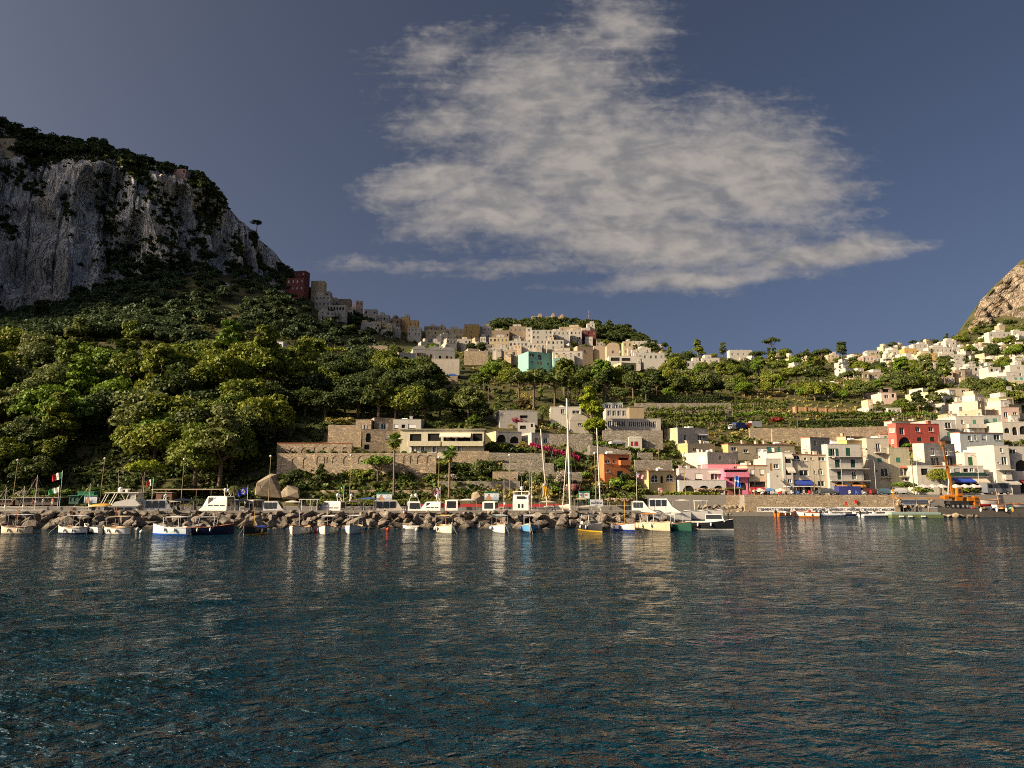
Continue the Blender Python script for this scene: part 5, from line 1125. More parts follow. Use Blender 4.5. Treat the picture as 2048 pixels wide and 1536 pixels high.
def palm(px, pb, py_top, r, label, Y, fan=True, lean=0.0):
    p = unproj(px, pb, Y); h = z_at(py_top, Y) - p.z
    o = empty('palm_tree', p, 0, label, 'palm'); rnd = random.Random(int(px)); mb = MB()
    n = 14; pts = [Vector((lean * (k / n) ** 2, 0, h * k / n)) for k in range(n + 1)]
    for k in range(n):
        rr = .24 - .07 * k / n; mb.bar(pts[k], pts[k + 1], rr * 1.12, rr * .94, 8)
    mb.build('trunk', BARK2, o); top = pts[-1]; fr = MB(); sk = MB()
    for k in range(44 if fan else 40):
        a = rnd.uniform(0, 6.28); el = rnd.uniform(-.9, 1.35) if fan else rnd.uniform(-.5, 1.3); L = r * rnd.uniform(.75, 1.05)
        d = Vector((math.cos(a) * math.cos(el), math.sin(a) * math.cos(el), math.sin(el))); s = Vector((-math.sin(a), math.cos(a), 0))
        if fan:
            st = top + d * L * .45; fr.bar(top, st, .03, .02, 3)
            up = d.cross(s)
            for j in range(9):
                b = (j - 4) / 4 * 1.15; dd = (d * math.cos(b) + s * math.sin(b)); e = st + dd * L * .6 * (1 - abs(b) * .2) + Vector((0, 0, -.18 * L)); w = s * .06 * L * math.cos(b) + d * .05 * L * math.sin(-b)
                mid = st.lerp(e, .55) + Vector((0, 0, .05 * L)); fr.add([st, mid - w, e, mid + w], [(0, 1, 2, 3)])
        else:
            prev = top; 
            for j in range(6):
                f0 = (j + 1) / 6; cur = top + d * L * f0 + Vector((0, 0, -.75 * L * f0 * f0)); fr.bar(prev, cur, .03, .02, 3, cap=False)
                for sg in (-1, 1):
                    for q in (0, .5):
                        c = prev.lerp(cur, q); e = c + s * sg * L * .26 * (1.1 - f0 * .6) + (cur - prev) * .7 + Vector((0, 0, -.10 * L)); w = (cur - prev) * .22
                        fr.add([c - w * .5, c + w, e], [(0, 1, 2)])
                prev = cur
    fr.build('fronds', LM['lime'] if fan else LM['olive'], o)
    for k in range(46 if fan else 14):
        a = rnd.uniform(0, 6.28); d = Vector((math.cos(a), math.sin(a), 0)); c = top + Vector((0, 0, -rnd.uniform(.0, .8))); e = c + d * rnd.uniform(.35, .8) * r * .55 + Vector((0, 0, -rnd.uniform(.5, 1.1) * r * .7)); s = Vector((-d.y, d.x, 0)) * .14
        sk.add([c - s, c + s, e + s * .6, e - s * .6], [(0, 1, 2, 3)])
    sk.build('dead_fronds', LM['dry'], o)
palm(787, 1004, 880, 2.0, 'tall fan palm in front of the yellow villa, taller of the two', 137.5, True, -.1)
palm(898, 1004, 904, 1.9, 'shorter fan palm beside the lamp post, right of the tall palm', 137, True, .1)
palm(636, 893, 862, 2.6, 'date palm left of the stone villa, left trunk of the cluster', 166, False)
palm(644, 893, 858, 2.7, 'date palm left of the stone villa, middle trunk of the cluster', 167, False, .3)
palm(652, 893, 866, 2.4, 'date palm left of the stone villa, right trunk of the cluster', 166, False, .6)
palm(468, 1000, 975, 1.6, 'small young palm left of the blue flag', 136, False)
palm(1582, 857, 842, 2.4, 'short palm behind the long dry-stone wall', 222, False)
palm(915, 836, 822, 2.6, 'green banana-like palm above the villa', 190, True)
palm(1085, 845, 820, 3.0, 'shaggy palm with yellow fruit right of the grey house', 186, False)

def bush(px, pb, r, leaf, label, Y=None, hs=.8, group=None):
    if Y is None: Y = groundY(px, pb)
    p = unproj(px, pb, Y); k = _tr.randrange(99)
    o = link('bush', BUSH[k % 3], None, (p.x, p.y, p.z + r * hs * .25)); o.scale = (r, r, r * hs); o.rotation_euler = (0, 0, _tr.uniform(0, 6.28)); set_mat(o, LM[leaf]); tag(o, label, 'bush', group, 'thing')
    return o
BUSHES = [(1005, 905, 3.0, 'wood', 'large round green shrub right of the yellow villa', 157), (988, 900, 2.4, 'wood', 'round green shrub at the corner of the yellow villa', 158), (1025, 905, 2.4, 'dark', 'dark shrub left of the bougainvillea', 157),
 (1010, 926, 1.5, 'lime', 'leafy shrub on the terrace under the middle lamp', 153), (1040, 924, 1.5, 'lime', 'bright shrub second from the middle lamp', 153.5), (1068, 924, 1.8, 'pale', 'shrub with pale flowers on the terrace', 153.5), (1090, 926, 1.3, 'bright', 'small yellow shrub at the terrace end', 153),
 (900, 960, 1.7, 'pale', 'pale flowering shrub at the foot of the second palm', 141), (925, 962, 1.3, 'olive', 'grey-green shrub left of the olive tree', 143), (945, 962, 1.4, 'olive', 'grey-green shrub under the olive tree', 143),
 (905, 945, 3.0, 'dark', 'dark shrubbery above the second palm', 147), (930, 945, 2.8, 'dark', 'dark ivy mass left of the olive tree', 147), (880, 940, 2.6, 'wood', 'green shrub behind the lamp post left of the second palm', 148),
 (720, 960, 3.2, 'wood', 'green bush mass left under the umbrella pine', 145), (745, 955, 3.0, 'lime', 'light green bush mass behind the umbrella pine trunk', 146), (790, 950, 2.6, 'lime', 'yellowish bush behind the tall palm trunk', 147), (830, 950, 2.6, 'lime', 'yellowish bush right of the tall palm', 147), (855, 955, 2.4, 'dry', 'dry brown scrub left of the second lamp', 146),
 (812, 965, 2.2, 'cover', 'weedy bush between the two palms, low on the bank', 143), (700, 930, 2.4, 'dark', 'dark bush at the foot of the arcaded wall', 150),
 (605, 985, 2.4, 'dark', 'dark bush between the two big boulders', 141), (560, 995, 1.6, 'dark', 'dark bush left of the pale boulder', 139), (515, 990, 1.6, 'olive', 'bush creeping over the tall boulder', 138),
 (76, 990, 1.5, 'lime', 'light green bush behind the left shed', 139), (130, 992, 1.7, 'lime', 'light green bush right of the flagpole', 138), (45, 992, 1.4, 'pale', 'pale flowering bush by the left lamp post', 139), (220, 992, 1.6, 'wood', 'green bush behind the big flybridge yacht', 139), (185, 985, 1.5, 'lime', 'green bush right of the green awnings', 141), (350, 992, 1.8, 'wood', 'green bush behind the long shed', 142), (245, 995, 1.4, 'wood', 'bush under the bright pine', 140),
 (1050, 990, 2.0, 'lime', 'green bush behind the tower boat', 143), (990, 990, 1.6, 'lime', 'green bush right of the centre billboard', 141), (920, 985, 1.3, 'olive', 'climbing bush left of the centre billboard', 141), (1105, 990, 2.2, 'lime', 'green hedge bush right of the yellow flag', 142), (1085, 975, 2.4, 'wood', 'bush behind the yellow flag', 145),
 (1215, 955, 2.6, 'dry', 'dry brown scrub below the orange house', 153), (1235, 975, 2.8, 'lime', 'green scrub under the orange house', 150), (1260, 980, 2.6, 'wood', 'green scrub left of the pale yellow house', 149), (1205, 980, 2.4, 'dry', 'brown scrub behind the grey harbour sign', 147), (1190, 945, 2.2, 'dry', 'brown scrub left of the orange house', 155), (1245, 965, 2.6, 'dark', 'dark scrub right under the orange house', 152), (1280, 988, 2.0, 'olive', 'scrub at the left end of the clipped hedge', 148), (1170, 960, 2.4, 'lime', 'weeds on the bank right of the tall mast', 150), (1185, 990, 1.8, 'dark', 'dark bush behind the paired posters', 145),
 (1814, 897, 1.9, 'lime', 'green bush in the arch of the red house', 184), (1835, 897, 1.4, 'wood', 'green bush right of the red house arch', 184), (1680, 885, 2.0, 'dark', 'dark bush left of the antenna poles', 195), (1730, 878, 2.4, 'wood', 'olive bush right of the long stone wall', 196), (1560, 888, 2.2, 'wood', 'green bush under the parked trucks', 192), (1795, 975, 1.5, 'lime', 'light green young tree bush by the khaki house', 149), (1815, 977, 1.9, 'dark', 'dark hedge bush in front of the khaki house', 150), (1840, 985, 1.6, 'wood', 'planter bush left of the crane', 147), (1855, 987, 1.5, 'lime', 'planter bush under the crane cab', 147), (1900, 986, 1.5, 'wood', 'planter bush right of the crane', 147), (1925, 986, 1.5, 'wood', 'planter bush under the white parasol row', 147), (1945, 986, 1.4, 'olive', 'planter bush left of the bus', 147),
 (1130, 905, 1.8, 'olive', 'climber bush under the outdoor staircase', 160), (1065, 905, 2.0, 'olive', 'agave-like shrub left of the bougainvillea', 158), (870, 745, 2.5, 'lime', 'vine bush under the wavy parapet house', 262), (640, 905, .9, 'lime', 'planter bush on the upper terrace, leftmost', 156), (600, 905, 1.0, 'dark', 'dark planter bush on the upper terrace', 156), (650, 905, 1.1, 'dark', 'round clipped planter bush on the upper terrace', 155), (685, 904, 1.2, 'lime', 'fern planter bush on the upper terrace', 155), (838, 905, 1.2, 'lime', 'potted shrub before the villa shutters', 156), (1460, 860, 2.2, 'rust', 'dry thicket left of the blue truck', 214), (1555, 845, 2.4, 'red', 'reddish flowering bush behind the trucks', 222), (570, 905, 1.1, 'olive', 'grey shrub on the upper terrace corner', 156), (662, 845, 1.6, 'dry', 'dry grass tuft on the ruined wall, left end', 170.5), (680, 845, 1.6, 'dry', 'dry grass tuft on the ruined wall, middle', 170.5), (700, 845, 1.8, 'dry', 'dry grass tuft on the ruined wall, right end', 170.5), (690, 880, 1.6, 'wood', 'ivy bush growing on the ruined wall', 169.5), (672, 890, 1.8, 'dark', 'dark bush at the foot of the ruined wall', 169), (745, 898, 1.5, 'lime', 'vine pergola bush before the stone villa, left', 160), (765, 897, 1.5, 'lime', 'vine pergola bush before the stone villa, right', 160), (590, 955, 2.4, 'dark', 'ivy bush at the foot of the blind-arched wall', 147), (565, 965, 2.6, 'wood', 'green bush below the blind-arched wall corner', 145), (620, 960, 2.4, 'wood', 'green bush right below the blind-arched wall', 146), (655, 955, 2.6, 'lime', 'yellow-green bush left of the umbrella pine bank', 146)]
for k in range(11): BUSHES.append((648 + k * 20, 907, .75, ('lime', 'olive', 'dark', 'wood')[k % 4], f'small planter shrub on the arcaded terrace edge, {["first", "second", "third", "fourth", "fifth", "sixth", "seventh", "eighth", "ninth", "tenth", "eleventh"][k]} from left', 151.6))
for (px, pb, r, lf, lab, Y) in BUSHES: bush(px, pb, r, lf, lab, Y)
def bougain():
    o = None; rng = np.random.default_rng(4)
    for (x0, y0, x1, y1, n, lab) in ((1060, 888, 1160, 916, 900, 'magenta bougainvillea trailing along the pergola left of the staircase'), (1022, 840, 1046, 843, 200, 'dark magenta bougainvillea over the dark pergola')):
        t = rng.uniform(0, 1, n); C = np.array([unproj(x0 + (x1 - x0) * a, y0 + (y1 - y0) * a + rng.normal(0, 2.2), 158 if n > 500 else 180) for a in t]); C[:, 1] += rng.normal(0, .5, n)
        o = link('bougainvillea', quads_mesh('bougainvillea', leaf_quads(C, rng.normal(0, 1, (n, 3)), .34, rng), LM['pink'])); tag(o, lab, 'flowers', kind='thing')
bougain()
def hedge(label, x0, x1, T, B, Y, leaf='wood', thick=1.2, Y2=None):
    rng = np.random.default_rng(int(x0)); a = unproj(x0, B, Y); b = unproj(x1, B, Y2 or Y); h = z_at(T, Y) - a.z; Lh = (b - a).length; n = int(Lh * 70)
    u = rng.uniform(0, 1, n); z = rng.uniform(0, 1, n) ** .7; top = rng.uniform(0, 1, n) < .35
    P = np.array(a)[None] + u[:, None] * np.array(b - a)[None]; P[:, 2] += np.where(top, h, z * h) + rng.normal(0, .07, n); P[:, 1] += np.where(top, rng.uniform(0, thick, n), rng.normal(0, .06, n))
    N = np.where(top[:, None], np.array([[0, 0, 1.]]), np.array([[0, -1., .2]]))
    o = empty('hedge', a, 0, label, 'hedge'); o['kind'] = 'thing'
    lv = link('leaves', quads_mesh('leaves', leaf_quads(P - np.array(a), N, .32, rng, .7), LM[leaf]), o)
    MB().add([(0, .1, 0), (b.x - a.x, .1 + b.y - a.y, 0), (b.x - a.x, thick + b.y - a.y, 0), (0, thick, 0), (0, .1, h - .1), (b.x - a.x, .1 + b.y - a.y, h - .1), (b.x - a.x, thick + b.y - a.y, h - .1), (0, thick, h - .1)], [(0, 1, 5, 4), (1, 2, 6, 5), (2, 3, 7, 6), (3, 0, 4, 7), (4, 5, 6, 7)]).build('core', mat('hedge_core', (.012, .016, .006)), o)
hedge('long clipped green hedge in front of the pale yellow house', 1285, 1440, 985, 995, 147.5)
hedge('dark hedge screen above the long dry-stone wall', 1594, 1800, 841, 852, 218, 'dark')
hedge('dark netting-like hedge above the vineyard terraces', 1296, 1440, 790, 806, 246, 'dark')
hedge('low hedge on the wall beside the staircase above the orange house', 1180, 1245, 884, 892, 168.5, 'lime')
hedge('low dark hedge under the large round shrub', 978, 1050, 898, 906, 155.5, 'dark')

def vines():
    me = MB().bar((0, 0, -.5), (0, 0, 2.6), .05, .04, 5).mesh('post', mat('vine_post', (.32, .24, .15), .9, .3, 3))
    rows = [(1292, 1455, 826, 'highest vine row left of the stacked poles', 'vine'), (1300, 1452, 838, 'second vine row left of the stacked poles', 'vine'), (1318, 1450, 850, 'third vine row left of the stacked poles', 'vine'), (1325, 1412, 860, 'lowest vine row above the white roof terrace', 'vine'),
            (1462, 1575, 824, 'vine row above the parked trucks', 'vine'), (1465, 1580, 836, 'vine row right above the truck roofs', 'lime'), (1470, 1550, 808, 'upper vine row on the right slope', 'vine'), (1600, 1790, 836, 'long vine row above the dark hedge', 'vine'), (1740, 1890, 838, 'yellowish vine row left of the stone hut', 'lime'), (1745, 1880, 826, 'vine row below the chalet', 'vine'), (405, 540, 708, 'left half of the posted vine terrace below the dark wood', 'olive'), (545, 690, 704, 'right half of the posted vine terrace below the dark wood', 'bright')]
    for i, (x0, x1, pb, lab, lf) in enumerate(rows):
        rng = np.random.default_rng(300 + i); Y = min(groundY(x, pb) for x in (x0, (x0 + x1) / 2, x1)) - .4; a = unproj(x0, pb, Y); b = unproj(x1, pb, Y); w = b.x - a.x; n = int(w * 46)
        o = empty('vine_row', a, 0, lab, 'vines', 'vine rows on the terraces'); o['kind'] = 'thing'
        u = rng.uniform(0, w, n); P = np.stack([u, rng.normal(0, .5, n), 1.5 + .5 * vnoise(np.stack([u * .5, 0 * u, 0 * u + i], -1)) + rng.normal(0, .38, n)], -1)
        link('foliage', quads_mesh('foliage', leaf_quads(P, np.tile([[0, -.3, 1.]], (n, 1)), .42, rng), LM[lf]), o)
        k = 0.0
        while k < w: link('post', me, o, (k, -.3, 0), scale=(1, 1, rng.uniform(.8, 1.35))); k += rng.uniform(1.8, 3.2)
vines()

# ---------------------------------------------------------------- masses of leaves nobody could count
def mass(name, label, pts, rad, rng, mats, protos=LOW):
    Q = []
    for p, r in zip(pts, rad):
        q = protos[rng.integers(len(protos))]; a = rng.uniform(0, 6.28); c, s = math.cos(a), math.sin(a); M = np.array([[c, -s, 0], [s, c, 0], [0, 0, 1]])
        Q.append((q @ M.T) * np.array([r, r, r * rng.uniform(.8, 1.15)]) + p)
    o = link(name, quads_mesh(name, np.concatenate(Q), mats)); tag(o, label, kind='stuff'); return o
def woodland():
    rng = np.random.default_rng(12); P = []; Rr = []
    n = 0
    while n < 960:
        px = rng.uniform(-50, 790); t = rng.uniform(4.35, 6.04 if px < 190 else 6.2) if px < 560 else rng.uniform(4.3, 6.9)
        if 395 < px < 700 and t < 5.12: continue
        if px > 620 and rng.random() < (px - 620) / 260: continue
        py, Y = prof(px, t); p = unproj(px, float(py), float(Y)); r = rng.uniform(3.2, 5.2); P.append((p.x, p.y, p.z + r * .75)); Rr.append(r); n += 1
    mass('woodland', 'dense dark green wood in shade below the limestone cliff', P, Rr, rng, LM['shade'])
    P = []; Rr = []
    for k in range(330):                    # castle hill
        px = rng.uniform(985, 1310); t = rng.uniform(7.1, 8.0); py, Y = prof(px, t)
        if px < 1050 and t < 7.5: continue
        p = unproj(px, float(py), float(Y)); r = rng.uniform(4, 7); P.append((p.x, p.y, p.z + r * .6)); Rr.append(r)
    mass('hilltop_wood', 'dark wooded hilltop around the castle', P, Rr, rng, LM['dark'])
    P = []; Rr = []
    for k in range(330):                    # cliff top
        px = rng.uniform(-300, 440); t = rng.uniform(7.15, 8.0) if px < 330 else rng.uniform(7.5, 8.0); py, Y = prof(px, t)
        p = unproj(px, float(py), float(Y)); r = rng.uniform(3.0, 6.0); P.append((p.x, p.y, p.z + r * .55)); Rr.append(r)
    mass('cliff_top_trees', 'wind-bent trees and scrub along the cliff top', P, Rr, rng, LM['dark'])
    # scrub clinging to the cliff: along gullies and on ledges
    C = CL.reshape(-1, 3); d = C[:, 1] * CT + (C[:, 2] - EYE) * ST; X = 1024 + F * C[:, 0] / d; Yp = 768 - F * ((C[:, 2] - EYE) * CT - C[:, 1] * ST) / d
    w = np.zeros(len(C))
    for (pts, wd) in (([(198, 330), (205, 400), (222, 455), (245, 500), (262, 520)], 20), ([(255, 340), (300, 385), (322, 415), (335, 440)], 24), ([(240, 380), (238, 420)], 14), ([(395, 345), (405, 400), (412, 445), (396, 490)], 20), ([(440, 380), (430, 430), (415, 460)], 18), ([(215, 500), (270, 490), (330, 500), (360, 520)], 20),
                      ([(215, 520), (260, 530), (330, 540)], 24), ([(130, 375), (142, 430)], 13), ([(40, 360), (75, 378)], 16), ([(0, 440), (25, 470)], 14), ([(10, 350), (70, 330), (140, 320)], 14), ([(330, 420), (345, 470), (345, 495)], 6), ([(270, 440), (283, 420)], 9), ([(470, 470), (480, 530)], 10), ([(505, 470), (520, 520)], 6), ([(-200, 330), (-150, 500)], 22), ([(-60, 340), (-20, 420)], 18)):
        for (a, b) in zip(pts[:-1], pts[1:]):
            a, b = np.array(a, float), np.array(b, float); ab = b - a; t = np.clip(((X - a[0]) * ab[0] + (Yp - a[1]) * ab[1]) / (ab @ ab), 0, 1)
            dd = np.hypot(X - a[0] - t * ab[0], Yp - a[1] - t * ab[1]); w = np.maximum(w, np.clip(1.3 - dd / wd, 0, 1))
    ns = fbm(np.stack([X * .035, Yp * .05, 0 * X], -1), 3, 77); w = w * (.6 + ns * .6); w = np.maximum(w, np.clip((ns - .62) * 1.0, 0, .15)); w = np.clip(w, 0, None); w[X > 600] = 0
    idx = rng.choice(len(C), 2300, p=w / w.sum()); rr = rng.uniform(.8, 2.4, 2300)
    mini = [crown_quads(91 + k, 1, .8, 5, 34, .62, .5) for k in range(4)]
    mass('cliff_scrub', 'dark scrub clinging to gullies and ledges of the cliff', C[idx] + np.array([.5, -.9, .3]), rr, rng, LM['dark'], mini)
woodland()
def ground_cover():
    rng = np.random.default_rng(21); N = 15000; px = rng.uniform(-250, 2300, N); py = rng.uniform(640, 1003, N); P = []; Rr = []; P2 = []; R2 = []
    ft = np.array(FOOT)
    for a, b in zip(px, py):
        p_, y_ = prof(np.full_like(_tt, a), _tt)
        if b < p_[-1] or b > p_[0]: continue
        Y = float(np.interp(-b, -p_, y_)); p = unproj(a, b, Y)
        if a > 1285 and b > 972: continue
        dd = np.hypot(ft[:, 0] - p.x, ft[:, 1] - p.y) < ft[:, 2]
        if dd.any(): continue
        r = rng.uniform(.4, 1.0) * (.55 + Y / 260); P.append((p.x, p.y, p.z + r * .2)); Rr.append(r)
    mini = [crown_quads(111 + k, 1, .7, 5, 22, .60, .5) for k in range(5)]
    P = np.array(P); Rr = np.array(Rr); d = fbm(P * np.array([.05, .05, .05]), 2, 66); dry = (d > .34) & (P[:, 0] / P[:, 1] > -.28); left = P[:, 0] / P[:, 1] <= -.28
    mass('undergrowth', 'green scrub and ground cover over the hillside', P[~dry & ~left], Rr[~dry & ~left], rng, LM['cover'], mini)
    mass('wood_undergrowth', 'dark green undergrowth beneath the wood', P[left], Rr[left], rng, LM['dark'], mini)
    mass('dry_grass', 'dry brown grass tufts on the hillside', P[dry], Rr[dry] * .8, rng, LM['dry'], mini)
ground_cover()
# ---------------------------------------------------------------- boats
def bmat(c, rough=.35): return mat('boat_%02x%02x%02x' % tuple(int(min(1, v) * 255) for v in c), c, rough, .08, 1.2, stain=.12)
BW = (.74, .71, .65); BCR = (.66, .56, .40); NAVY = (.015, .02, .05); BLK = (.02, .02, .024); WOOD = (.26, .10, .035); ORG = (.50, .17, .03); SKYB = (.10, .28, .48); GRN = (.015, .07, .045); CANV = (.62, .50, .33); WCAN = (.62, .62, .64)
def water_at(px, py):
    b = (768 - py) / F; Y = -EYE * (CT - b * ST) / (ST + b * CT); return unproj(px, py, Y)
def hull_sections(L, B, fb, bow, ends):
    S = []
    for i in range(15):
        s = i / 14.0
        if ends: k = max(0.02, (1 - abs(2 * s - 1) ** 2.8)) ** .75
        else: k = max(.02, (1 - max(0, (s - .35) / .65) ** 2.3)) * (.88 + .12 * min(1, s * 3))
        zs = fb + bow * max(0, s - .3) ** 2 * 1.9 + (.18 * (1 - s) ** 3 if ends else 0); x = (s - .5) * L + (.06 * L * max(0, s - .8) / .2 if not ends else 0)
        S.append((x, B / 2 * k, zs))
    return S
def hull(root, L, B, fb=.75, bow=.5, ends=True, col=BW, stripe=None, rail=WOOD, deck=(.40, .30, .19), open_=.45):
    S = hull_sections(L, B, fb, bow, ends); mb = MB(); P = []
    for (x, b, z) in S:
        row = [(x, 0, -.35), (x, b * .62, -.28), (x, b * .84, .03), (x, b * .90, .17), (x, b * .98, z * .72), (x, b, z)]
        P.append([(q[0], -q[1], q[2]) for q in row[::-1]] + row[1:])
    n = len(P[0]); mb.grid(P)
    for i in range(len(mb.f)):
        j = i % (n - 1); mb.m[i] = 1 if j in (2, n - 4) else (0 if j in (0, 1, n - 2, n - 3) else 2)
    mb.add(P[0], [tuple(range(n))], 0); mb.add(P[-1], [tuple(range(n - 1, -1, -1))], 0)
    h = mb.build('hull', [bmat(col), bmat(stripe or col), bmat((col[0] * .5, col[1] * .5, col[2] * .5) if not stripe else stripe)], root)
    r = MB(); d = MB()
    for sg in (-1, 1):
        pts = [(x, sg * b, z + .02) for x, b, z in S]
        for a, c in zip(pts[:-1], pts[1:]): r.bar(a, c, .055, n=5)
    r.build('gunwale', bmat(rail), root)
    D = [[(x, -b * .93, z - open_ * (1 if .08 < i / 14 < .72 else .15)), (x, b * .93, z - open_ * (1 if .08 < i / 14 < .72 else .15))] for i, (x, b, z) in enumerate(S)]
    d.grid(D, smooth=False)
    for sg in (0, 1):
        d.grid([[(x, (-1 if sg == 0 else 1) * b * .93, z - open_), (x, (-1 if sg == 0 else 1) * b * .95, z)] for x, b, z in S], smooth=False)
    d.build('deck', bmat(deck, .6), root)
    for k in (.30, .55):
        x, b, z = S[int(k * 14)]; MB().box(x - .13, x + .13, -b * .93, b * .93, z - .28, z - .22).build('thwart', bmat(deck, .6), root)
    return S
def canopy(root, x0, x1, w, z, col, pole=GALV, poles=True, sag=.08, h0=.6):
    o = MB(); n = 6
    P = [[(x0 + (x1 - x0) * i / n, w * (j / 4 - .5), z - sag * math.sin(math.pi * j / 4) * math.sin(math.pi * i / n) * (1 if sag > 0 else 1) + .0) for j in range(5)] for i in range(n + 1)]
    o.grid(P); o.grid([[(p[0], p[1], p[2] - .05) for p in r] for r in P], flip=True); 
    for r in (P[0], P[-1]): o.grid([r, [(p[0], p[1], p[2] - .05) for p in r]])
    a = o.build('awning', bmat(col, .8), root)
    if poles:
        for x in (x0 + .05, x1 - .05):
            for y in (-w / 2 + .05, w / 2 - .05): MB().bar((x, y, h0), (x, y, z), .022, n=5).build('awning_pole', pole, root)
    return a
def mast(root, x, z0, z1, col, r=.055, name='mast'): return MB().bar((x, 0, z0), (x, 0, z1), r, r * .6, 7).build(name, bmat(col, .5), root)
def fender(root, x, y, z, col=BW): return MB().ball((x, y, z), .14, 0, 8, 6, (1, 1, 1.9)).build('fender', bmat(col, .4), root)
def outboard(root, x, y=0.0, z=.75, col=BLK, s=1.0):
    e = MB(); e.ball((x - .1 * s, y, z + .35 * s), .26 * s, 0, 10, 6, (1.15, .8, 1.25)); e.box(x - .12 * s, x + .06 * s, y - .07 * s, y + .07 * s, z - .8 * s, z + .15 * s); e.build('outboard_engine', bmat(col, .3), root)
def boat_root(label, px, py, hd, name='moored_boat', cat='boat', group='boats moored in front of the breakwater', Y=None):
    p = water_at(px, py) if Y is None else Vector((x_at(px, Y, 1.0), Y, 0.0)); o = empty(name, p, hd, label, cat, group); o['kind'] = 'thing'; return o
def gozzo(label, px, py, hd, L=5.4, B=2.1, col=BW, stripe=None, rail=WOOD, mastc=ORG, mh=3.3, aw=None, fend=2, deck=(.40, .30, .19), mx=.35, bow=.45, fb=.72, cover=None, awz=2.15, aww=.75):
    o = boat_root(label, px, py, hd, 'wooden_boat'); S = hull(o, L, B, fb, bow, True, col, stripe, rail, deck)
    if mastc: mast(o, mx, .2, mh, mastc)
    if aw: canopy(o, -L * .38, L * .18, B * aww, awz, aw)
    if cover:
        q = MB(); q.grid([[(x, b * .9 * math.cos(a), z + .30 * math.sin(a) * (1 - abs(i / 14 - .5))) for a in [math.pi * k / 8 for k in range(9)]] for i, (x, b, z) in enumerate(S) if 1 < i < 10]); q.build('tarpaulin', bmat(cover, .8), o)
    MB().bar((-L * .5 - .02, 0, -.2), (-L * .5 - .05, 0, .95), .05, n=4).build('rudder', bmat(rail), o)
    MB().bar((L * .5 + .02, 0, 0), (L * .5 + .06, 0, fb + bow * 1.05 + .25), .06, .05, 5).build('stem_post', bmat(rail if rail != WOOD else WOOD), o)
    for k in range(fend):
        for sg in (-1, 1): i = 4 + k * 4; x, b, z = S[i]; fender(o, x, sg * (b + .13), z - .32, BW if (k + sg) % 3 else (.05, .09, .3))
    pb = Vector((L * .5, 0, fb + bow)); ln = MB(); ln.bar(pb, (L * .5 + 1.5, .25, -.05), .018, n=3); ln.build('mooring_rope', bmat((.45, .40, .3), .9), o)
    return o
H_ = math.pi
gozzo('cream wooden boat with brown rail and orange mast, at the left edge', 34, 1066, H_ - .18, 5.0, 2.0, BCR, None, (.10, .03, .02), ORG, 3.4, WCAN, awz=2.5)
gozzo('white wooden boat with orange mast and pale awning, second from left', 145, 1067, H_ - .25, 4.6, 1.9, BW, NAVY, (.55, .52, .46), ORG, 3.3, WCAN, awz=2.4)
gozzo('white wooden boat with a tan awning and orange mast', 233, 1067, H_ - .35, 4.9, 2.0, BW, None, (.60, .42, .24), ORG, 3.5, CANV, awz=2.3, aww=1.0)
gozzo('black boat with blue cover and yellow waterline', 511, 1068, -1.85, 4.7, 2.1, BLK, (.50, .30, .03), (.12, .06, .03), (.55, .34, .06), 3.6, None, cover=(.02, .07, .38))
gozzo('white and brown boat with striped mast, bow towards the viewer', 600, 1066, -1.68, 4.8, 2.2, BW, None, WOOD, (.55, .50, .46), 3.4, None)
gozzo('white and brown boat with a pale flat awning, right of the striped mast boat', 655, 1066, -1.45, 4.8, 2.2, (.62, .62, .54), None, WOOD, ORG, 3.7, WCAN, awz=2.3)
gozzo('grey-white boat with orange mast, right of the flat awning boat', 708, 1065, -1.60, 4.6, 2.1, (.60, .62, .55), None, (.42, .33, .22), ORG, 3.6, (.55, .55, .52), awz=2.3)
gozzo('cream boat with orange mast and yellow-fringed awning, near the standing man', 890, 1064, -1.12, 5.0, 2.2, (.68, .62, .48), None, (.60, .45, .25), (.45, .10, .02), 3.7, (.60, .48, .20), awz=2.25)
gozzo('white boat with orange-red mast and striped awning in the middle', 1001, 1063, -1.32, 5.0, 2.3, (.66, .64, .58), None, (.50, .40, .30), (.48, .12, .03), 3.7, (.45, .58, .58), awz=2.25)
gozzo('light blue wooden boat with orange mast', 1059, 1063, -1.55, 4.6, 2.1, SKYB, NAVY, (.60, .50, .36), (.55, .26, .04), 3.7, (.60, .58, .60), awz=2.25, cover=(.6, .55, .42))
gozzo('white boat with blue waterline and tall yellow mast', 1247, 1060, -.95, 4.6, 2.0, BW, (.02, .05, .28), WOOD, (.62, .36, .03), 4.2, None)
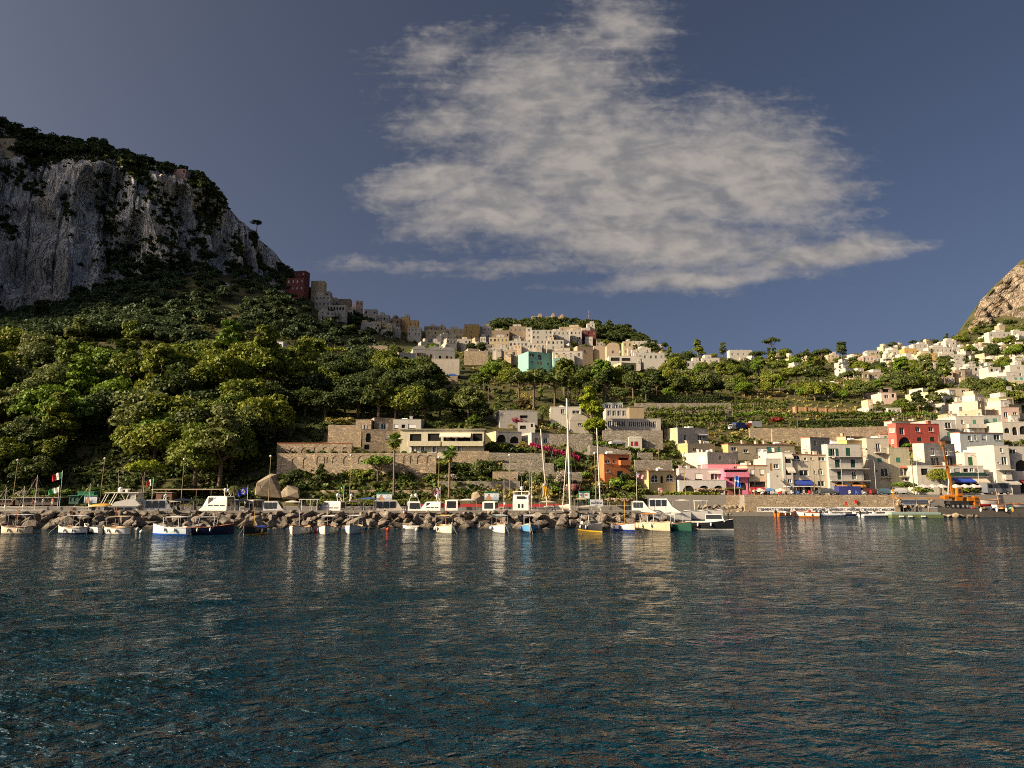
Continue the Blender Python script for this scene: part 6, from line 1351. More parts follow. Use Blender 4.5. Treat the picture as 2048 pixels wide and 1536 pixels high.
def runabout(label, px, py, hd, L=5, B=2.0, col=BW, stripe=None, arch=None, cabin=None, eng=BLK, fb=.8, bow=.4, rail=BW, wind=True, name='motor_boat', canop=None, deck=(.5, .46, .40), Y=None, group='boats moored in front of the breakwater'):
    o = boat_root(label, px, py, hd, name, group=group, Y=Y); S = hull(o, L, B, fb, bow, False, col, stripe, rail, deck)
    if wind:
        w = MB(); z = fb + .1; w.add([(.35, -B * .38, z), (.35, B * .38, z), (.75, B * .25, z), (.75, -B * .25, z), (.05, -B * .36, z + .5), (.05, B * .36, z + .5), (.38, B * .24, z + .5), (.38, -B * .24, z + .5)], [(3, 2, 6, 7), (0, 3, 7, 4), (2, 1, 5, 6)]); w.build('windscreen', GLASS, o)
        MB().box(-.3, .2, -.3, .3, fb - .4, fb + .25).build('console', bmat(BW), o)
    if arch:
        a = MB(); 
        for x in (-L * .3, L * .12):
            for sg in (-1, 1): a.bar((x, sg * B * .44, fb - .1), (x + .2, sg * B * .40, 2.25), .04, n=5)
            a.bar((x + .2, -B * .40, 2.25), (x + .2, B * .40, 2.25), .04, n=5)
        for sg in (-1, 1): a.bar((-L * .3 + .2, sg * B * .40, 2.25), (L * .12 + .2, sg * B * .40, 2.25), .04, n=5)
        a.build('tube_frame', bmat(arch, .3), o)
    if canop: canopy(o, -L * .34, L * .14, B * .9, 2.3, canop, sag=-.12, h0=fb - .1)
    if cabin:
        c = MB(); z0 = fb - .05; x0, x1 = -L * .05, L * .30; w = B * .34; z1 = z0 + cabin
        c.add([(x0, -w, z0), (x1 + .5, -w * .7, z0 + .15), (x1 + .5, w * .7, z0 + .15), (x0, w, z0), (x0, -w * .9, z1), (x1, -w * .6, z1), (x1, w * .6, z1), (x0, w * .9, z1)], [(0, 1, 5, 4), (1, 2, 6, 5), (2, 3, 7, 6), (3, 0, 4, 7), (4, 5, 6, 7)]); cb = c.build('cabin', bmat(BW), o)
        g = MB(); zz = z0 + cabin * .45
        g.add([(x0 + .1, -w * .965, zz), (x1 + .1, -w * .69, zz), (x1 + .0, -w * .66, z1 - .1), (x0 + .1, -w * .93, z1 - .1)], [(0, 1, 2, 3)]); g.add([(x1 + .30, -w * .6, zz), (x1 + .30, w * .6, zz), (x1 + .06, w * .52, z1 - .08), (x1 + .06, -w * .52, z1 - .08)], [(0, 1, 2, 3)]); g.build('cabin_window', GLASS, cb)
    if eng: outboard(o, -L * .5 - .1, 0, .6, eng)
    for k in (4, 8):
        x, b, z = S[k]; fender(o, x, -(b + .13), z - .3); fender(o, x, b + .13, z - .3)
    return o
runabout('small white motor boat with windscreen between two wooden boats', 188, 1066, H_ - .5, 4.2, 1.8, BW, NAVY)
runabout('white fishing boat with blue waterline and white canopy', 345, 1069, H_ - .22, 5.4, 2.2, (.56, .64, .66), (.02, .10, .45), arch=BW, canop=BW, eng=None, fb=.95, bow=.4, rail=(.6, .58, .52))
runabout('navy blue open boat with a steel tube frame', 418, 1068, .18, 5.6, 2.2, NAVY, None, arch=(.5, .5, .5), eng=None, fb=.9, rail=(.4, .12, .04))
runabout('black speedboat with yellow stripe and a big covered engine', 1184, 1062, -1.15, 5.0, 2.3, BLK, (.45, .28, .02), arch=BW, eng=(.62, .58, .50), canop=NAVY, rail=(.1, .1, .1), fb=.85)
runabout('cream open boat with white arch and orange awning', 1306, 1060, -.75, 5.0, 2.2, (.68, .56, .36), None, arch=BW, eng=None, canop=(.5, .2, .05), rail=(.55, .42, .25), fb=.95, wind=False)
runabout('dark green hulled boat left of the black cabin cruiser', 1350, 1060, -.9, 5.2, 2.3, GRN, None, arch=(.6, .58, .55), eng=None, rail=WOOD, fb=.9)
runabout('black-hulled cabin cruiser with white cabin, rightmost at the breakwater', 1416, 1059, -.28, 6.4, 2.6, BLK, BW, cabin=1.25, eng=None, fb=1.05, bow=.5, rail=(.6, .56, .5), wind=False, arch=None)
d = boat_root('small empty white dinghy below the standing man', 822, 1058, 3.0, 'dinghy'); hull(d, 2.2, 1.1, .38, .12, False, BW, None, BW, BW, .2)

def cruiser(label, px, Y, hd, L=9.0, B=3.0, zt=3.4, col=BW, kind='cabin', top=BW, group='motor cruisers behind the breakwater', radar=False, z0=1.25):
    """inboard cruiser: hull, deckhouse with window band, roof, optional soft top, radar arch"""
    o = boat_root(label, px, 0, hd, 'motor_cruiser', group=group, Y=Y); S = hull(o, L, B, z0, .5, False, col, None, BW, (.6, .57, .5), .2)
    w = B * .40; x0, x1 = -L * .28, L * .20; zt = zt - .1
    if kind in ('cabin', 'tower'):
        c = MB(); n = 8; prof_ = [(x0, z0), (x0, zt - .12), (x0 + .3, zt), (x1 - .9, zt), (x1, z0 + (zt - z0) * .45), (x1 + 1.6, z0 + .1)]
        for sg in (-1, 1):
            c.add([(x, sg * (w if z < zt - .05 else w * .86), z) for x, z in prof_], [tuple(range(6)) if sg > 0 else tuple(range(5, -1, -1))])
        for (a, b) in zip(prof_[:-1], prof_[1:]):
            fa = w if a[1] < zt - .05 else w * .86; fbx = w if b[1] < zt - .05 else w * .86
            c.add([(a[0], -fa, a[1]), (a[0], fa, a[1]), (b[0], fbx, b[1]), (b[0], -fbx, b[1])], [(0, 1, 2, 3)])
        cb = c.build('deckhouse', bmat(top), o); g = MB(); zl, zh = z0 + (zt - z0) * .48, zt - .2
        for sg in (-1, 1):
            m_ = 3
            for k in range(m_):
                a, b = x0 + .3 + (x1 - x0 - 1.2) * k / m_, x0 + .3 + (x1 - x0 - 1.2) * (k + .86) / m_
                g.add([(a, sg * (w + .012), zl), (b, sg * (w + .012), zl), (b, sg * (w * .93 + .012), zh), (a, sg * (w * .93 + .012), zh)], [(0, 1, 2, 3) if sg < 0 else (3, 2, 1, 0)])
        g.add([(x1 - .02, -w * .8, zl + .05), (x1 - .02, w * .8, zl + .05), (x1 - .72, w * .72, zh), (x1 - .72, -w * .72, zh)], [(0, 1, 2, 3)]); g.build('window', GLASS, cb).location.x = .04
        g2 = MB().box(x0 - .03, x0 - .012, -w * .7, w * .7, zl, zh); g2.build('window', GLASS, cb)
    if kind == 'soft':
        canopy(o, x0, x1 - .4, w * 2.1, zt, top, sag=-.28, h0=z0); ws = MB(); ws.add([(x1 - .1, -w, z0), (x1 - .1, w, z0), (x1 - .7, w * .85, zt - .5), (x1 - .7, -w * .85, zt - .5)], [(0, 1, 2, 3)]); ws.build('windscreen', GLASS, o)
    if kind == 'frame':
        f = MB()
        for x in (x0, (x0 + x1) / 2, x1 - .6):
            for sg in (-1, 1): f.bar((x, sg * w, z0), (x, sg * w * .95, zt), .05, n=5)
        f.box(x0 - .2, x1 - .4, -w, w, zt, zt + .08); f.build('pilothouse', bmat(top), o)
        MB().add([(x1 - .5, -w, z0 + .3), (x1 - .5, w, z0 + .3), (x1 - .6, w, zt - .1), (x1 - .6, -w, zt - .1)], [(0, 1, 2, 3)]).build('windscreen', GLASS, o)
    if radar:
        a = MB(); zr = zt
        for sg in (-1, 1): a.bar((x0 + .6, sg * w * .8, zr - .1), (x0 + .9, sg * w * .55, zr + .75), .06, n=5)
        a.bar((x0 + .9, -w * .55, zr + .75), (x0 + .9, w * .55, zr + .75), .06, n=5); a.build('radar_arch', bmat(BW), o)
        MB().ball((x0 + .9, w * .3, zr + 1.05), .30, 0, 10, 7).build('radar_dome', bmat(BW), o); MB().ball((x0 + .9, -w * .4, zr + 1.0), .2, 0, 10, 7).build('antenna_dome', bmat(BW), o)
        MB().bar((x0 + .9, 0, zr + .75), (x0 + .8, 0, zr + 2.0), .025, n=4).build('whip_antenna', bmat(BW), o)
    return o
def ztop(py, Y): return z_at(py, Y)
CRU = [('low white sport cruiser with dark side windows, right of the flybridge yacht', 320, 119, .3, 8.0, 1000, 'cabin', BW, 0), ('cruiser under a navy canopy, left of the radar cruiser', 372, 120, .2, 8.0, 1001, 'soft', NAVY, 0), ('white cruiser with radar mast beside the blue flag', 432, 119, H_ - .2, 8.5, 993, 'cabin', BW, 1), ('boat under a long navy canopy beside the blue flag', 488, 118, .15, 6.5, 1003, 'soft', NAVY, 0), ('white boat with cream top right of the navy canopy', 514, 121, 1.2, 7, 1000, 'cabin', (.6, .52, .42), 0), ('white cabin boat with wooden trim', 549, 118, .1, 6.2, 1003, 'cabin', (.70, .66, .62), 0), ('small white cruiser with an orange lifebuoy', 589, 118, .1, 5.6, 1005, 'soft', (.62, .56, .45), 0), ('white pilot boat with open window frame', 625, 119, .1, 6.5, 1000, 'frame', BW, 0), ('white cruiser with two round domes left of the Brazilian flag', 660, 120, H_ - .2, 7.5, 1003, 'cabin', BW, 1), ('cruiser with dark canopy and twin domes right of the Brazilian flag', 716, 120, .1, 6.8, 1004, 'soft', (.10, .08, .06), 1), ('broad white cruiser in front of the left-centre billboard', 780, 120, .2, 8.5, 1001, 'cabin', (.66, .58, .48), 0), ('white cruiser with rounded hardtop, above the standing man', 828, 119, -1.4, 8.0, 1004, 'cabin', BW, 1), ('white cruiser seen from behind, right of the British flag', 907, 120, 1.5, 8.0, 1000, 'cabin', BW, 0), ('small white cruiser below the centre billboard', 983, 120, 1.4, 8.0, 1003, 'cabin', BW, 0), ('boat with a beige soft canopy right of the tower boat', 1100, 119, .1, 6.2, 1005, 'soft', (.48, .40, .30), 0),
 ('white cruiser behind the end of the breakwater, left one', 1283, 124, .2, 6.5, 1003, 'cabin', BW, 0), ('large white cruiser with rounded bow under the clipped hedge', 1325, 127, .15, 9.5, 998, 'cabin', BW, 0), ('white cruiser with a flat canopy right of the large rounded one', 1368, 129, .1, 8.0, 1002, 'soft', (.55, .50, .42), 0), ('white pilot cruiser nearest the rocky bank', 1408, 132, .1, 6.5, 1003, 'frame', BW, 0)]
for (lab, px, Y, hd, L, py, kd, tp, rd) in CRU: cruiser(lab, px, Y, hd if px < 1200 else -.4 + hd, L * (1.12 if px < 1200 else .95), L * .34, ztop(py - 2, Y), BW, kd, tp, radar=bool(rd))
EXTRA = [('white boat under a cream bimini between yacht and radar cruiser', 343, 'soft', (.6, .54, .42)), ('small pilot boat behind the radar cruiser', 462, 'frame', BW), ('cruiser with blue bimini right of the twin domes', 742, 'soft', (.03, .08, .25)), ('white cruiser left of the British flag', 862, 'cabin', BW), ('open boat with white bimini right of the British flag', 940, 'soft', BW), ('white boat under a tan cover left of the harbour sign', 1165, 'soft', (.5, .38, .24))]
for i, (lab, px, kd, tp) in enumerate(EXTRA): cruiser(lab, px, 125.5, (.2, 1.3, -.3, 2.9)[i % 4], 7.6, 2.6, 3.4 + .25 * (i % 3), BW, kd, tp, radar=(i % 3 == 0))
def flybridge():
    Y = 118.5; o = boat_root('big white flybridge yacht with hardtop and radar dome', 252, 0, .12, 'flybridge_yacht', 'yacht', 'motor cruisers behind the breakwater', Y); S = hull(o, 12.5, 4.0, 1.4, .7, False, BW, None, BW, (.6, .57, .5), .2)
    zf = ztop(1012, Y); zh = ztop(986, Y); zc = ztop(999, Y); w = 1.75
    c = MB(); c.add([(-3.2, -w, 1.3), (3.0, -w, 1.3), (3.0, w, 1.3), (-3.2, w, 1.3), (-3.0, -w, zf), (2.0, -w * .9, zf), (2.0, w * .9, zf), (-3.0, w, zf)], [(0, 1, 5, 4), (1, 2, 6, 5), (2, 3, 7, 6), (3, 0, 4, 7), (4, 5, 6, 7)]); s = c.build('saloon', bmat(BW), o)
    for k in range(3): MB().add([(-2.6 + k * 1.5, -w - .02, 1.75), (-1.4 + k * 1.5, -w - .02, 1.75), (-1.4 + k * 1.5, -w - .02, zf - .2), (-2.6 + k * 1.5, -w - .02, zf - .2)], [(0, 1, 2, 3)]).build('window', GLASS, s)
    f = MB(); f.box(-4.0, 2.6, -w - .1, w + .1, zf, zf + .22)
    pr = [(-1.6, zf + .2), (2.9, zf + .2), (1.9, zc + .15), (.6, zc + .05), (-1.2, zf + .75)]
    for sg in (-1, 1): f.add([(x, sg * (w + .08), z) for x, z in pr] + [(x, sg * (w - .05), z) for x, z in pr], [(0, 1, 2, 3, 4), (9, 8, 7, 6, 5), (2, 7, 8, 3), (3, 8, 9, 4), (1, 6, 7, 2)])
    f.add([(2.9, -w, zf + .2), (2.9, w, zf + .2), (1.9, w, zc + .15), (1.9, -w, zc + .15)], [(0, 1, 2, 3)]); fl = f.build('flybridge', bmat(BW), o)
    MB().box(-1.0, -.2, -.6, .6, zf + .22, zf + .9).build('helm_seat', bmat((.66, .5, .42)), fl)
    h = MB().box(-3.0, 2.4, -w, w, zh, zh + .14); ht = h.build('hardtop', bmat(BW), o)
    for sg in (-1, 1):
        for (a, b) in (((-3.7, zf), (-2.7, zh)), ((-3.3, zf), (-2.3, zh)), ((2.0, zc), (1.9, zh)), ((.4, zc - .3), (-.4, zh)), ((.4, zc - .3), (.9, zh))): MB().bar((a[0], sg * w * .92, a[1]), (b[0], sg * w * .92, b[1]), .06, n=5).build('hardtop_strut', bmat(BW), ht)
        MB().quad((1.9, sg * w * .9, zc + .1), (1.0, sg * w * .9, zc + .1), (1.0, sg * w * .88, zh), (1.9, sg * w * .88, zh)).build('clear_curtain', mat('clear_vinyl', (.5, .48, .42), .3), ht)
    MB().ball((-1.3, .3, zh + .55), .42, 0, 12, 8, (1, 1, 1.15)).build('radar_dome', bmat(BW), ht)
    MB().box(-.4, 0, -.15, .15, zh + .14, zh + .6).box(-.75, .4, -.12, .12, zh + .6, zh + .72).build('radar_scanner', bmat(BW), ht)
    for x in (-2.2, 2.0): MB().bar((x, w * .8, zh), (x - .1, w * .8, zh + 3.6), .03, .015, 4).build('whip_antenna', bmat(BW), ht)
flybridge()
def tower_boat():
    Y = 119.5; o = boat_root('white sportfishing boat with a tall tower frame in the centre', 1044, 0, 1.45, 'tower_boat', 'boat', 'motor cruisers behind the breakwater', Y); hull(o, 10, 3.2, 1.3, .5, False, BW, None, BW, (.6, .57, .5), .2)
    z1, z2, z3 = ztop(1002, Y), ztop(992, Y), ztop(983, Y); w = 1.35
    c = MB().box(-2.2, 1.8, -w, w, 1.2, z1); s = c.build('deckhouse', bmat(BW), o)
    for y in (-.45, .15): MB().box(-2.23, -2.2, y, y + .3, z1 - 1.1, z1 - .45).build('window', GLASS, s)
    b = MB().add([(-2.0, -w, z1), (1.5, -w, z1), (1.5, w, z1), (-2.0, w, z1), (-1.6, -w * .9, z2 + .2), (1.0, -w * .9, z2 + .2), (1.0, w * .9, z2 + .2), (-1.6, w * .9, z2 + .2)], [(0, 1, 5, 4), (1, 2, 6, 5), (2, 3, 7, 6), (3, 0, 4, 7), (4, 5, 6, 7)]).build('bridge', bmat(BW), o)
    MB().box(-2.0, -1.8, -.7, .7, z1 + .45, z2).build('window', GLASS, b)
    f = MB()
    for x in (-1.6, .8):
        for sg in (-1, 1): f.bar((x, sg * w, z1), (x, sg * w * .95, z3), .05, n=5)
        f.bar((x, -w * .95, z3), (x, w * .95, z3), .05, n=5)
    for sg in (-1, 1): f.bar((-1.6, sg * w * .95, z3), (.8, sg * w * .95, z3), .05, n=5)
    f.build('tower_frame', bmat(BW), o); MB().ball((-.4, 0, z3 + .55), .34, 0, 10, 7).bar((-.4, 0, z3 - .8), (-.4, 0, z3 + .4), .05).build('radar_dome', bmat(BW), o)
    for (y, h) in ((-w, 3.4), (0, 2.4), (w * .6, 1.4)): MB().bar((-.4, y, z3 - .5), (-.4, y, z3 + h), .03, .015, 4).build('whip_antenna', bmat(BW), o)
tower_boat()
def sailboat(label, px, Y, pyt, hd, thick=.11, lean=0.0, cover=(.66, .60, .48), L=11, boomsail=True, spreaders=((.45, .9),), B=3.2):
    o = boat_root(label, px, 0, hd, 'sailing_yacht', 'sailboat', 'sailing yachts behind the breakwater', Y); hull(o, L, B, 1.15, .45, False, BW, None, (.4, .3, .2), (.5, .4, .28), .12)
    H = z_at(pyt, Y); top = Vector((lean, 0, H)); mm = MB().bar((0, 0, .8), top, thick, thick * .8, 8).build('mast', mat('mast_alloy', (.72, .64, .52), .45, .1, 1), o)
    st = MB()
    for e in ((L * .48, 0, 1.5), (-L * .48, 0, 1.2), (-.4, B * .45, 1.2), (-.4, -B * .45, 1.2), (.5, B * .4, 1.2), (.5, -B * .4, 1.2)): st.bar(top - Vector((0, 0, .2)), e, .022, n=3, cap=False)
    st.build('stays', mat('rigging', (.22, .20, .17), .5), o)
    for (f, w) in spreaders: MB().bar((lean * f, -w, H * f), (lean * f, w, H * f), .035, n=4).build('spreader', mat('mast_alloy', (.5, .44, .36)), mm)
    MB().box(-1.4, 1.6, -.9, .9, 1.1, 1.75).build('coachroof', bmat(BW), o)
    MB().bar((0, 0, 2.2), (-L * .40, 0, 2.3), .07).build('boom', mat('mast_alloy', (.5, .44, .36)), o)
    if boomsail:
        s = MB(); P = []
        for i in range(9):
            x = -.1 - i * L * .045; r = .34 - .028 * i
            P.append([(x, r * .55 * math.cos(a), 2.5 + r * (1 + .5 * (i < 2)) * math.sin(a) + .02 * (i % 2)) for a in [2 * math.pi * k / 8 for k in range(9)]])
        s.grid(P); s.build('furled_sail', bmat(cover, .9), o)
    MB().bar((lean * .62 + .15, 0, H * .38), (.15 + lean * .62, 0, H * .38 + .35), .22, n=8).build('radar_dome', bmat(BW), mm)
sailboat('sailing yacht with the tallest mast and furled cream sail', 1141, 121, 797, -.25, .20, -.4, spreaders=((.38, 1.3), (.62, 1.0)), L=13)
sailboat('sailing yacht with the leaning mast beside the yellow flag', 1096, 122.5, 858, .1, .14, -1.2, boomsail=False, spreaders=((.42, .9),))
sailboat('sailing yacht with a mast right of the tallest one', 1202, 123, 856, .15, .15, -.5, spreaders=((.5, .8),))
sailboat('slim mast leaning left of the tallest mast', 1124, 124.5, 862, .3, .10, 1.4, boomsail=False, L=9, spreaders=())
for (px, pt, lab) in ((8, 975, 'thin bare mast nearest the left edge'), (44, 972, 'thin bare mast left of the club flag'), (68, 950, 'tall thin mast left of the large Italian flag'), (176, 967, 'thin mast above the left billboard'), (1063, 925, 'thin pale mast right of the tower boat'), (1008, 960, 'short thin mast left of the tower boat')):
    sailboat('small sailing boat with a ' + lab, px, 127.5, pt, .2, .05, 0, boomsail=False, L=6.5, spreaders=(), B=2.1)
def rib(label, px, py, hd, L=4.6, B=1.9, tube=(.66, .66, .66), eng=BLK, con=True, name='inflatable_boat', Y=None, extra=None):
    o = boat_root(label, px, py, hd, name, group='inflatable boats along the quay', Y=Y); t = MB(); r = .23; pts = []
    for k in range(15):
        a = -1 + 2 * k / 14; ang = a * math.pi / 2
        pts.append((-L / 2 + (L - B / 2) * min(1, (1 - abs(a)) * 2.2) + (B * .5 * math.cos(ang) if abs(a) < .55 else 0), (B / 2 - r) * (math.copysign(1, a) if abs(a) > .55 else math.sin(a / .55 * math.pi / 2)), .32 + .22 * (1 - abs(a)) ** 2))
    for a, b in zip(pts[:-1], pts[1:]): t.bar(a, b, r, n=9)
    for e in (pts[0], pts[-1]): t.bar(e, (e[0] - .35, e[1], e[2]), r, .06, 9)
    for q in pts[1:-1]: t.ball(q, r, 0, 8, 5)
    t.build('tube', bmat(tube, .5), o); MB().add([(-L / 2, -B / 2 + r, -.15), (L * .3, -B / 3, -.15), (L * .5, 0, .2), (L * .3, B / 3, -.15), (-L / 2, B / 2 - r, -.15), (-L / 2, -B / 2 + r, .3), (L * .3, -B / 3, .3), (L * .42, 0, .35), (L * .3, B / 3, .3), (-L / 2, B / 2 - r, .3)], [(0, 5, 6, 1), (1, 6, 7, 2), (2, 7, 8, 3), (3, 8, 9, 4), (4, 9, 5, 0), (5, 9, 8, 7, 6)]).build('hull', bmat((.55, .55, .55)), o)
    if con: MB().box(-.35, .15, -.3, .3, .3, .95).box(-.95, -.55, -.35, .35, .3, .65).build('console', bmat(BW), o); MB().add([(.1, -.28, .95), (.1, .28, .95), (-.08, .24, 1.25), (-.08, -.24, 1.25)], [(0, 1, 2, 3)]).build('windscreen', GLASS, o)
    if eng: outboard(o, -L / 2 - .05, 0, .55, eng, .95)
    if extra:
        a = MB()
        for sg in (-1, 1): a.bar((-L * .38, sg * B * .4, .5), (-L * .2, sg * B * .38, 1.8), .035, n=5); a.bar((-L * .2, sg * B * .38, 1.8), (L * .15, sg * B * .38, 1.75), .035, n=5); a.bar((L * .15, sg * B * .38, 1.75), (L * .28, sg * B * .3, .6), .035, n=5)
        a.bar((-L * .2, -B * .38, 1.8), (-L * .2, B * .38, 1.8), .035, n=5); a.build('roll_bar', bmat(extra, .4), o)
    return o
rib('grey inflatable boat furthest left on the quay, by the rocky bank', 1448, 1027, .2, 4.2)
rib('white inflatable boat left of the banner', 1480, 1027, .1, 4.2); rib('white inflatable boat with orange buoy at the banner\'s left end', 1512, 1026, .1, 4.2, tube=(.7, .7, .68)); rib('white inflatable boat under the first banner words', 1540, 1026, .15, 4.2, tube=(.7, .69, .66))
rib('grey inflatable boat with a black frame and black engine', 1662, 1033, .08, 5.6, 2.0, extra=BLK, tube=(.50, .53, .58)); rib('navy inflatable boat with covered engine', 1708, 1033, H_ - .1, 4.6, 2.0, tube=NAVY, eng=(.08, .08, .12)); rib('long grey inflatable boat rightmost along the banner', 1750, 1034, .15, 6.0, 2.1, tube=(.55, .56, .57))
runabout('orange and white boat with black engine, left one at the banner', 1572, 1033, .3, 4.4, 2.0, (.55, .14, .02), BW, eng=BLK, group='inflatable boats along the quay', rail=BW)
runabout('orange and white open boat with brown seats at the banner', 1612, 1033, 2.7, 5.0, 2.0, (.62, .60, .56), (.52, .15, .01), eng=BLK, group='inflatable boats along the quay', rail=(.3, .06, .02), wind=False, deck=(.3, .08, .03))
runabout('white boat with red engine cover at the banner', 1640, 1032, .2, 4.2, 1.9, BW, None, eng=(.6, .02, .02), group='inflatable boats along the quay')
for (px, py, c, lab) in ((632, 1064, (.6, .06, .02), 'orange-red mooring buoy between two brown boats'), (776, 1060, (.6, .06, .02), 'orange mooring buoy left of the dinghy'), (833, 1061, BW, 'white mooring buoy in front of the dinghy'), (841, 1052, BW, 'white mooring buoy right of the dinghy'), (283, 1065, BW, 'white mooring buoy left of the blue-lined fishing boat'), (275, 1060, (.5, .5, .4), 'pale mooring float beside the tan awning boat'), (440, 1068, BW, 'white mooring buoy by the navy boat'), (958, 1056, BW, 'white float near the middle rocks')):
    p = water_at(px, py); o = MB().ball((0, 0, .1), .26, 0, 12, 8).bar((0, 0, .3), (0, 0, .44), .05, n=6).build('mooring_buoy', bmat(c, .4), None, p); tag(o, lab, 'buoy', 'mooring buoys')
# ---------------------------------------------------------------- street furniture, signs, vehicles
def pm(c, r=.6): return mat('paint_%02x%02x%02x' % tuple(int(min(1, v) * 255) for v in c), c, r, .1, 2)
def thing(name, label, cat, p, rz=0.0, group=None): o = empty(name, p, rz, label, cat, group); o['kind'] = 'thing'; return o
POLE = mat('lamp_pole', (.30, .25, .10), .5, .15, 2); GLOBE = mat('lamp_globe', (.72, .66, .58), .3, .05, 3)
def lamp(px, pt, pb, Y, label, kind='globe', lean=0.0):
    p = unproj(px, pb, Y); h = z_at(pt, Y) - p.z; o = thing('street_lamp', label, 'street lamp', p, 0, 'lamp posts along the harbour')
    MB().bar((0, 0, -.3), (lean, 0, h), .075, .05, 8).bar((0, 0, 0), (0, 0, .5), .14, .12, 8).build('post', POLE if kind == 'globe' else GALV if kind == 'arm' else IRON, o)
    if kind == 'globe': MB().ball((lean, 0, h + .18), .24, 0, 12, 8).build('lamp_globe', GLOBE, o)
    elif kind == 'arm':
        a = MB(); pts = [(0, 0, h), (-.2, 0, h + .45), (-.7, 0, h + .65), (-1.3, 0, h + .6)]
        for u, v in zip(pts[:-1], pts[1:]): a.bar(u, v, .04, n=5)
        a.build('arm', GALV, o); MB().box(-1.75, -1.25, -.12, .12, h + .5, h + .62).build('lamp_head', GLOBE, o)
    else:
        MB().bar((0, 0, h), (1.2, 0, h + .1), .04, n=5).build('arm', IRON, o); MB().bar((1.2, 0, h - .35), (1.2, 0, h + .05), .28, .06, 8).build('lamp_head', IRON, o)
for (a) in ((25, 922, 1002, 134, 'yellowish globe lamp post nearest the left edge', 'globe', .25), (199, 919, 1005, 133.5, 'globe lamp post left of the bright pine', 'globe', .35), (362, 920, 1003, 134, 'globe lamp post right of the long shed', 'globe', .12), (537, 914, 1004, 134, 'globe lamp post in front of the tall boulder', 'globe', .0), (699, 912, 1004, 134, 'globe lamp post left of the umbrella pine', 'globe', 0), (877, 916, 1005, 134, 'globe lamp post left of the shorter palm', 'globe', 0), (1019, 912, 990, 138, 'globe lamp post before the stone terraces in the centre', 'globe', 0), (1192, 908, 1003, 136, 'globe lamp post right of the tallest mast', 'globe', -.1), (1371, 908, 990, 146.5, 'globe lamp post in front of the lilac house', 'globe', -.1),
            (1686, 920, 988, 147, 'curved arm lamp before the white balconies', 'arm', 0), (1753, 924, 988, 147, 'curved arm lamp right of the blue truck', 'arm', 0), (1838, 925, 988, 147, 'curved arm lamp left of the crane', 'arm', 0), (1960, 917, 985, 148, 'curved arm lamp right of the crane', 'arm', 0), (1728, 897, 988, 146, 'tall dark lantern post before the yellow house', 'lantern', 0), (1511, 912, 988, 146.5, 'dark slim post before the beige shop house', 'lantern', 0), (1599, 922, 988, 146, 'dark slim post before the blue awning', 'lantern', 0)): lamp(*a)
def pole(px, pt, pb, Y, label, r=.09, cross=False, col=(.16, .12, .08)):
    p = unproj(px, pb, Y); h = z_at(pt, Y) - p.z; o = thing('utility_pole', label, 'pole', p); MB().bar((0, 0, -.5), (0, 0, h), r, r * .75, 7).build('post', pm(col, .9), o)
    if cross: MB().box(-.7, .7, -.06, .06, h - .5, h - .38).build('crossarm', pm(col, .9), o)
for a in ((967, 762, 800, 214, 'slim wooden pole on the dry slope, left of two'), (977, 770, 805, 206, 'slim wooden pole with a small box on the dry slope'), (1133, 780, 812, 210, 'wooden pole above the grey house roofs'), (1318, 878, 920, 170, 'tall green pole above the stone hut wall'), (1291, 855, 900, 178, 'green lamp pole behind the red-door house'), (1630, 938, 988, 146, 'grey utility pole before the small arched window'), (1642, 905, 988, 146.5, 'tallest utility pole on the quay road'), (1574, 915, 988, 147, 'utility pole before the narrow tower house'), (1829, 920, 990, 146, 'white post at the corner of the khaki house'), (1075, 818, 870, 176, 'brown pole left of the shaggy palm'), (1140, 966, 1003, 138, 'short grey pole behind the tallest mast'), (1596, 832, 860, 214, 'thin pole right of the short palm'), (1484, 750, 790, 300, 'thin green pole on the right slope'), (1943, 775, 800, 290, 'pole beside the beige hillside house'), (1890, 775, 795, 280, 'thin pole left of the beige hillside house')): pole(*a)

def flag(px, pt, pb, Y, fx, y0, y1, pat, label, cols, folds=2.2, pole_r=.045):
    """cloth of small cells; pat(u, v) gives the colour index, u from the pole outwards, v downwards"""
    p = unproj(px, pb, Y); h = z_at(pt, Y) - p.z; o = thing('flag', label, 'flag', p); w = (fx - px) * Y / F; zt, zb = z_at(y0, Y) - p.z, z_at(y1, Y) - p.z
    MB().bar((0, 0, -.3), (0, 0, h), pole_r, pole_r * .7, 7).ball((0, 0, h), pole_r * 1.7, 0, 8, 5).build('flagpole', WHITE_P, o)
    nu, nv = 30, 20; mb = MB(); V = [[(w * i / nu, .16 * math.sin(folds * i / nu * math.pi * 1.5 + j * .12) * (i / nu) ** .6, zt + (zb - zt) * j / nv - .30 * abs(w) * (i / nu) ** 1.5 + .05 * math.sin(i * .5)) for i in range(nu + 1)] for j in range(nv + 1)]
    mb.grid(V)
    for j in range(nv):
        for i in range(nu): mb.m[j * nu + i] = pat((i + .5) / nu, (j + .5) / nv)
    mb.build('flag_cloth', [pm(c, .8) for c in cols], o)
IT = ((.01, .17, .05), (.70, .68, .64), (.55, .02, .02), (.25, .2, .1)); tri = lambda u, v: 0 if u < .34 else 1 if u < .67 else 2
def tri_crest(u, v): return 3 if math.hypot(u - .5, (v - .5) * .7) < .10 else tri(u, v)
flag(119, 942, 1012, 131, 100, 944, 958, tri_crest, 'large Italian flag with a crest on a tall white pole', IT); flag(303, 956, 1012, 131, 291, 958, 971, tri_crest, 'smaller Italian flag right of the big yacht', IT)
flag(115, 972, 1014, 130.5, 95, 974, 985, lambda u, v: 0 if u < .5 else 1, 'drooping white and green club flag below the large Italian flag', ((.66, .64, .6), (.05, .28, .10)))
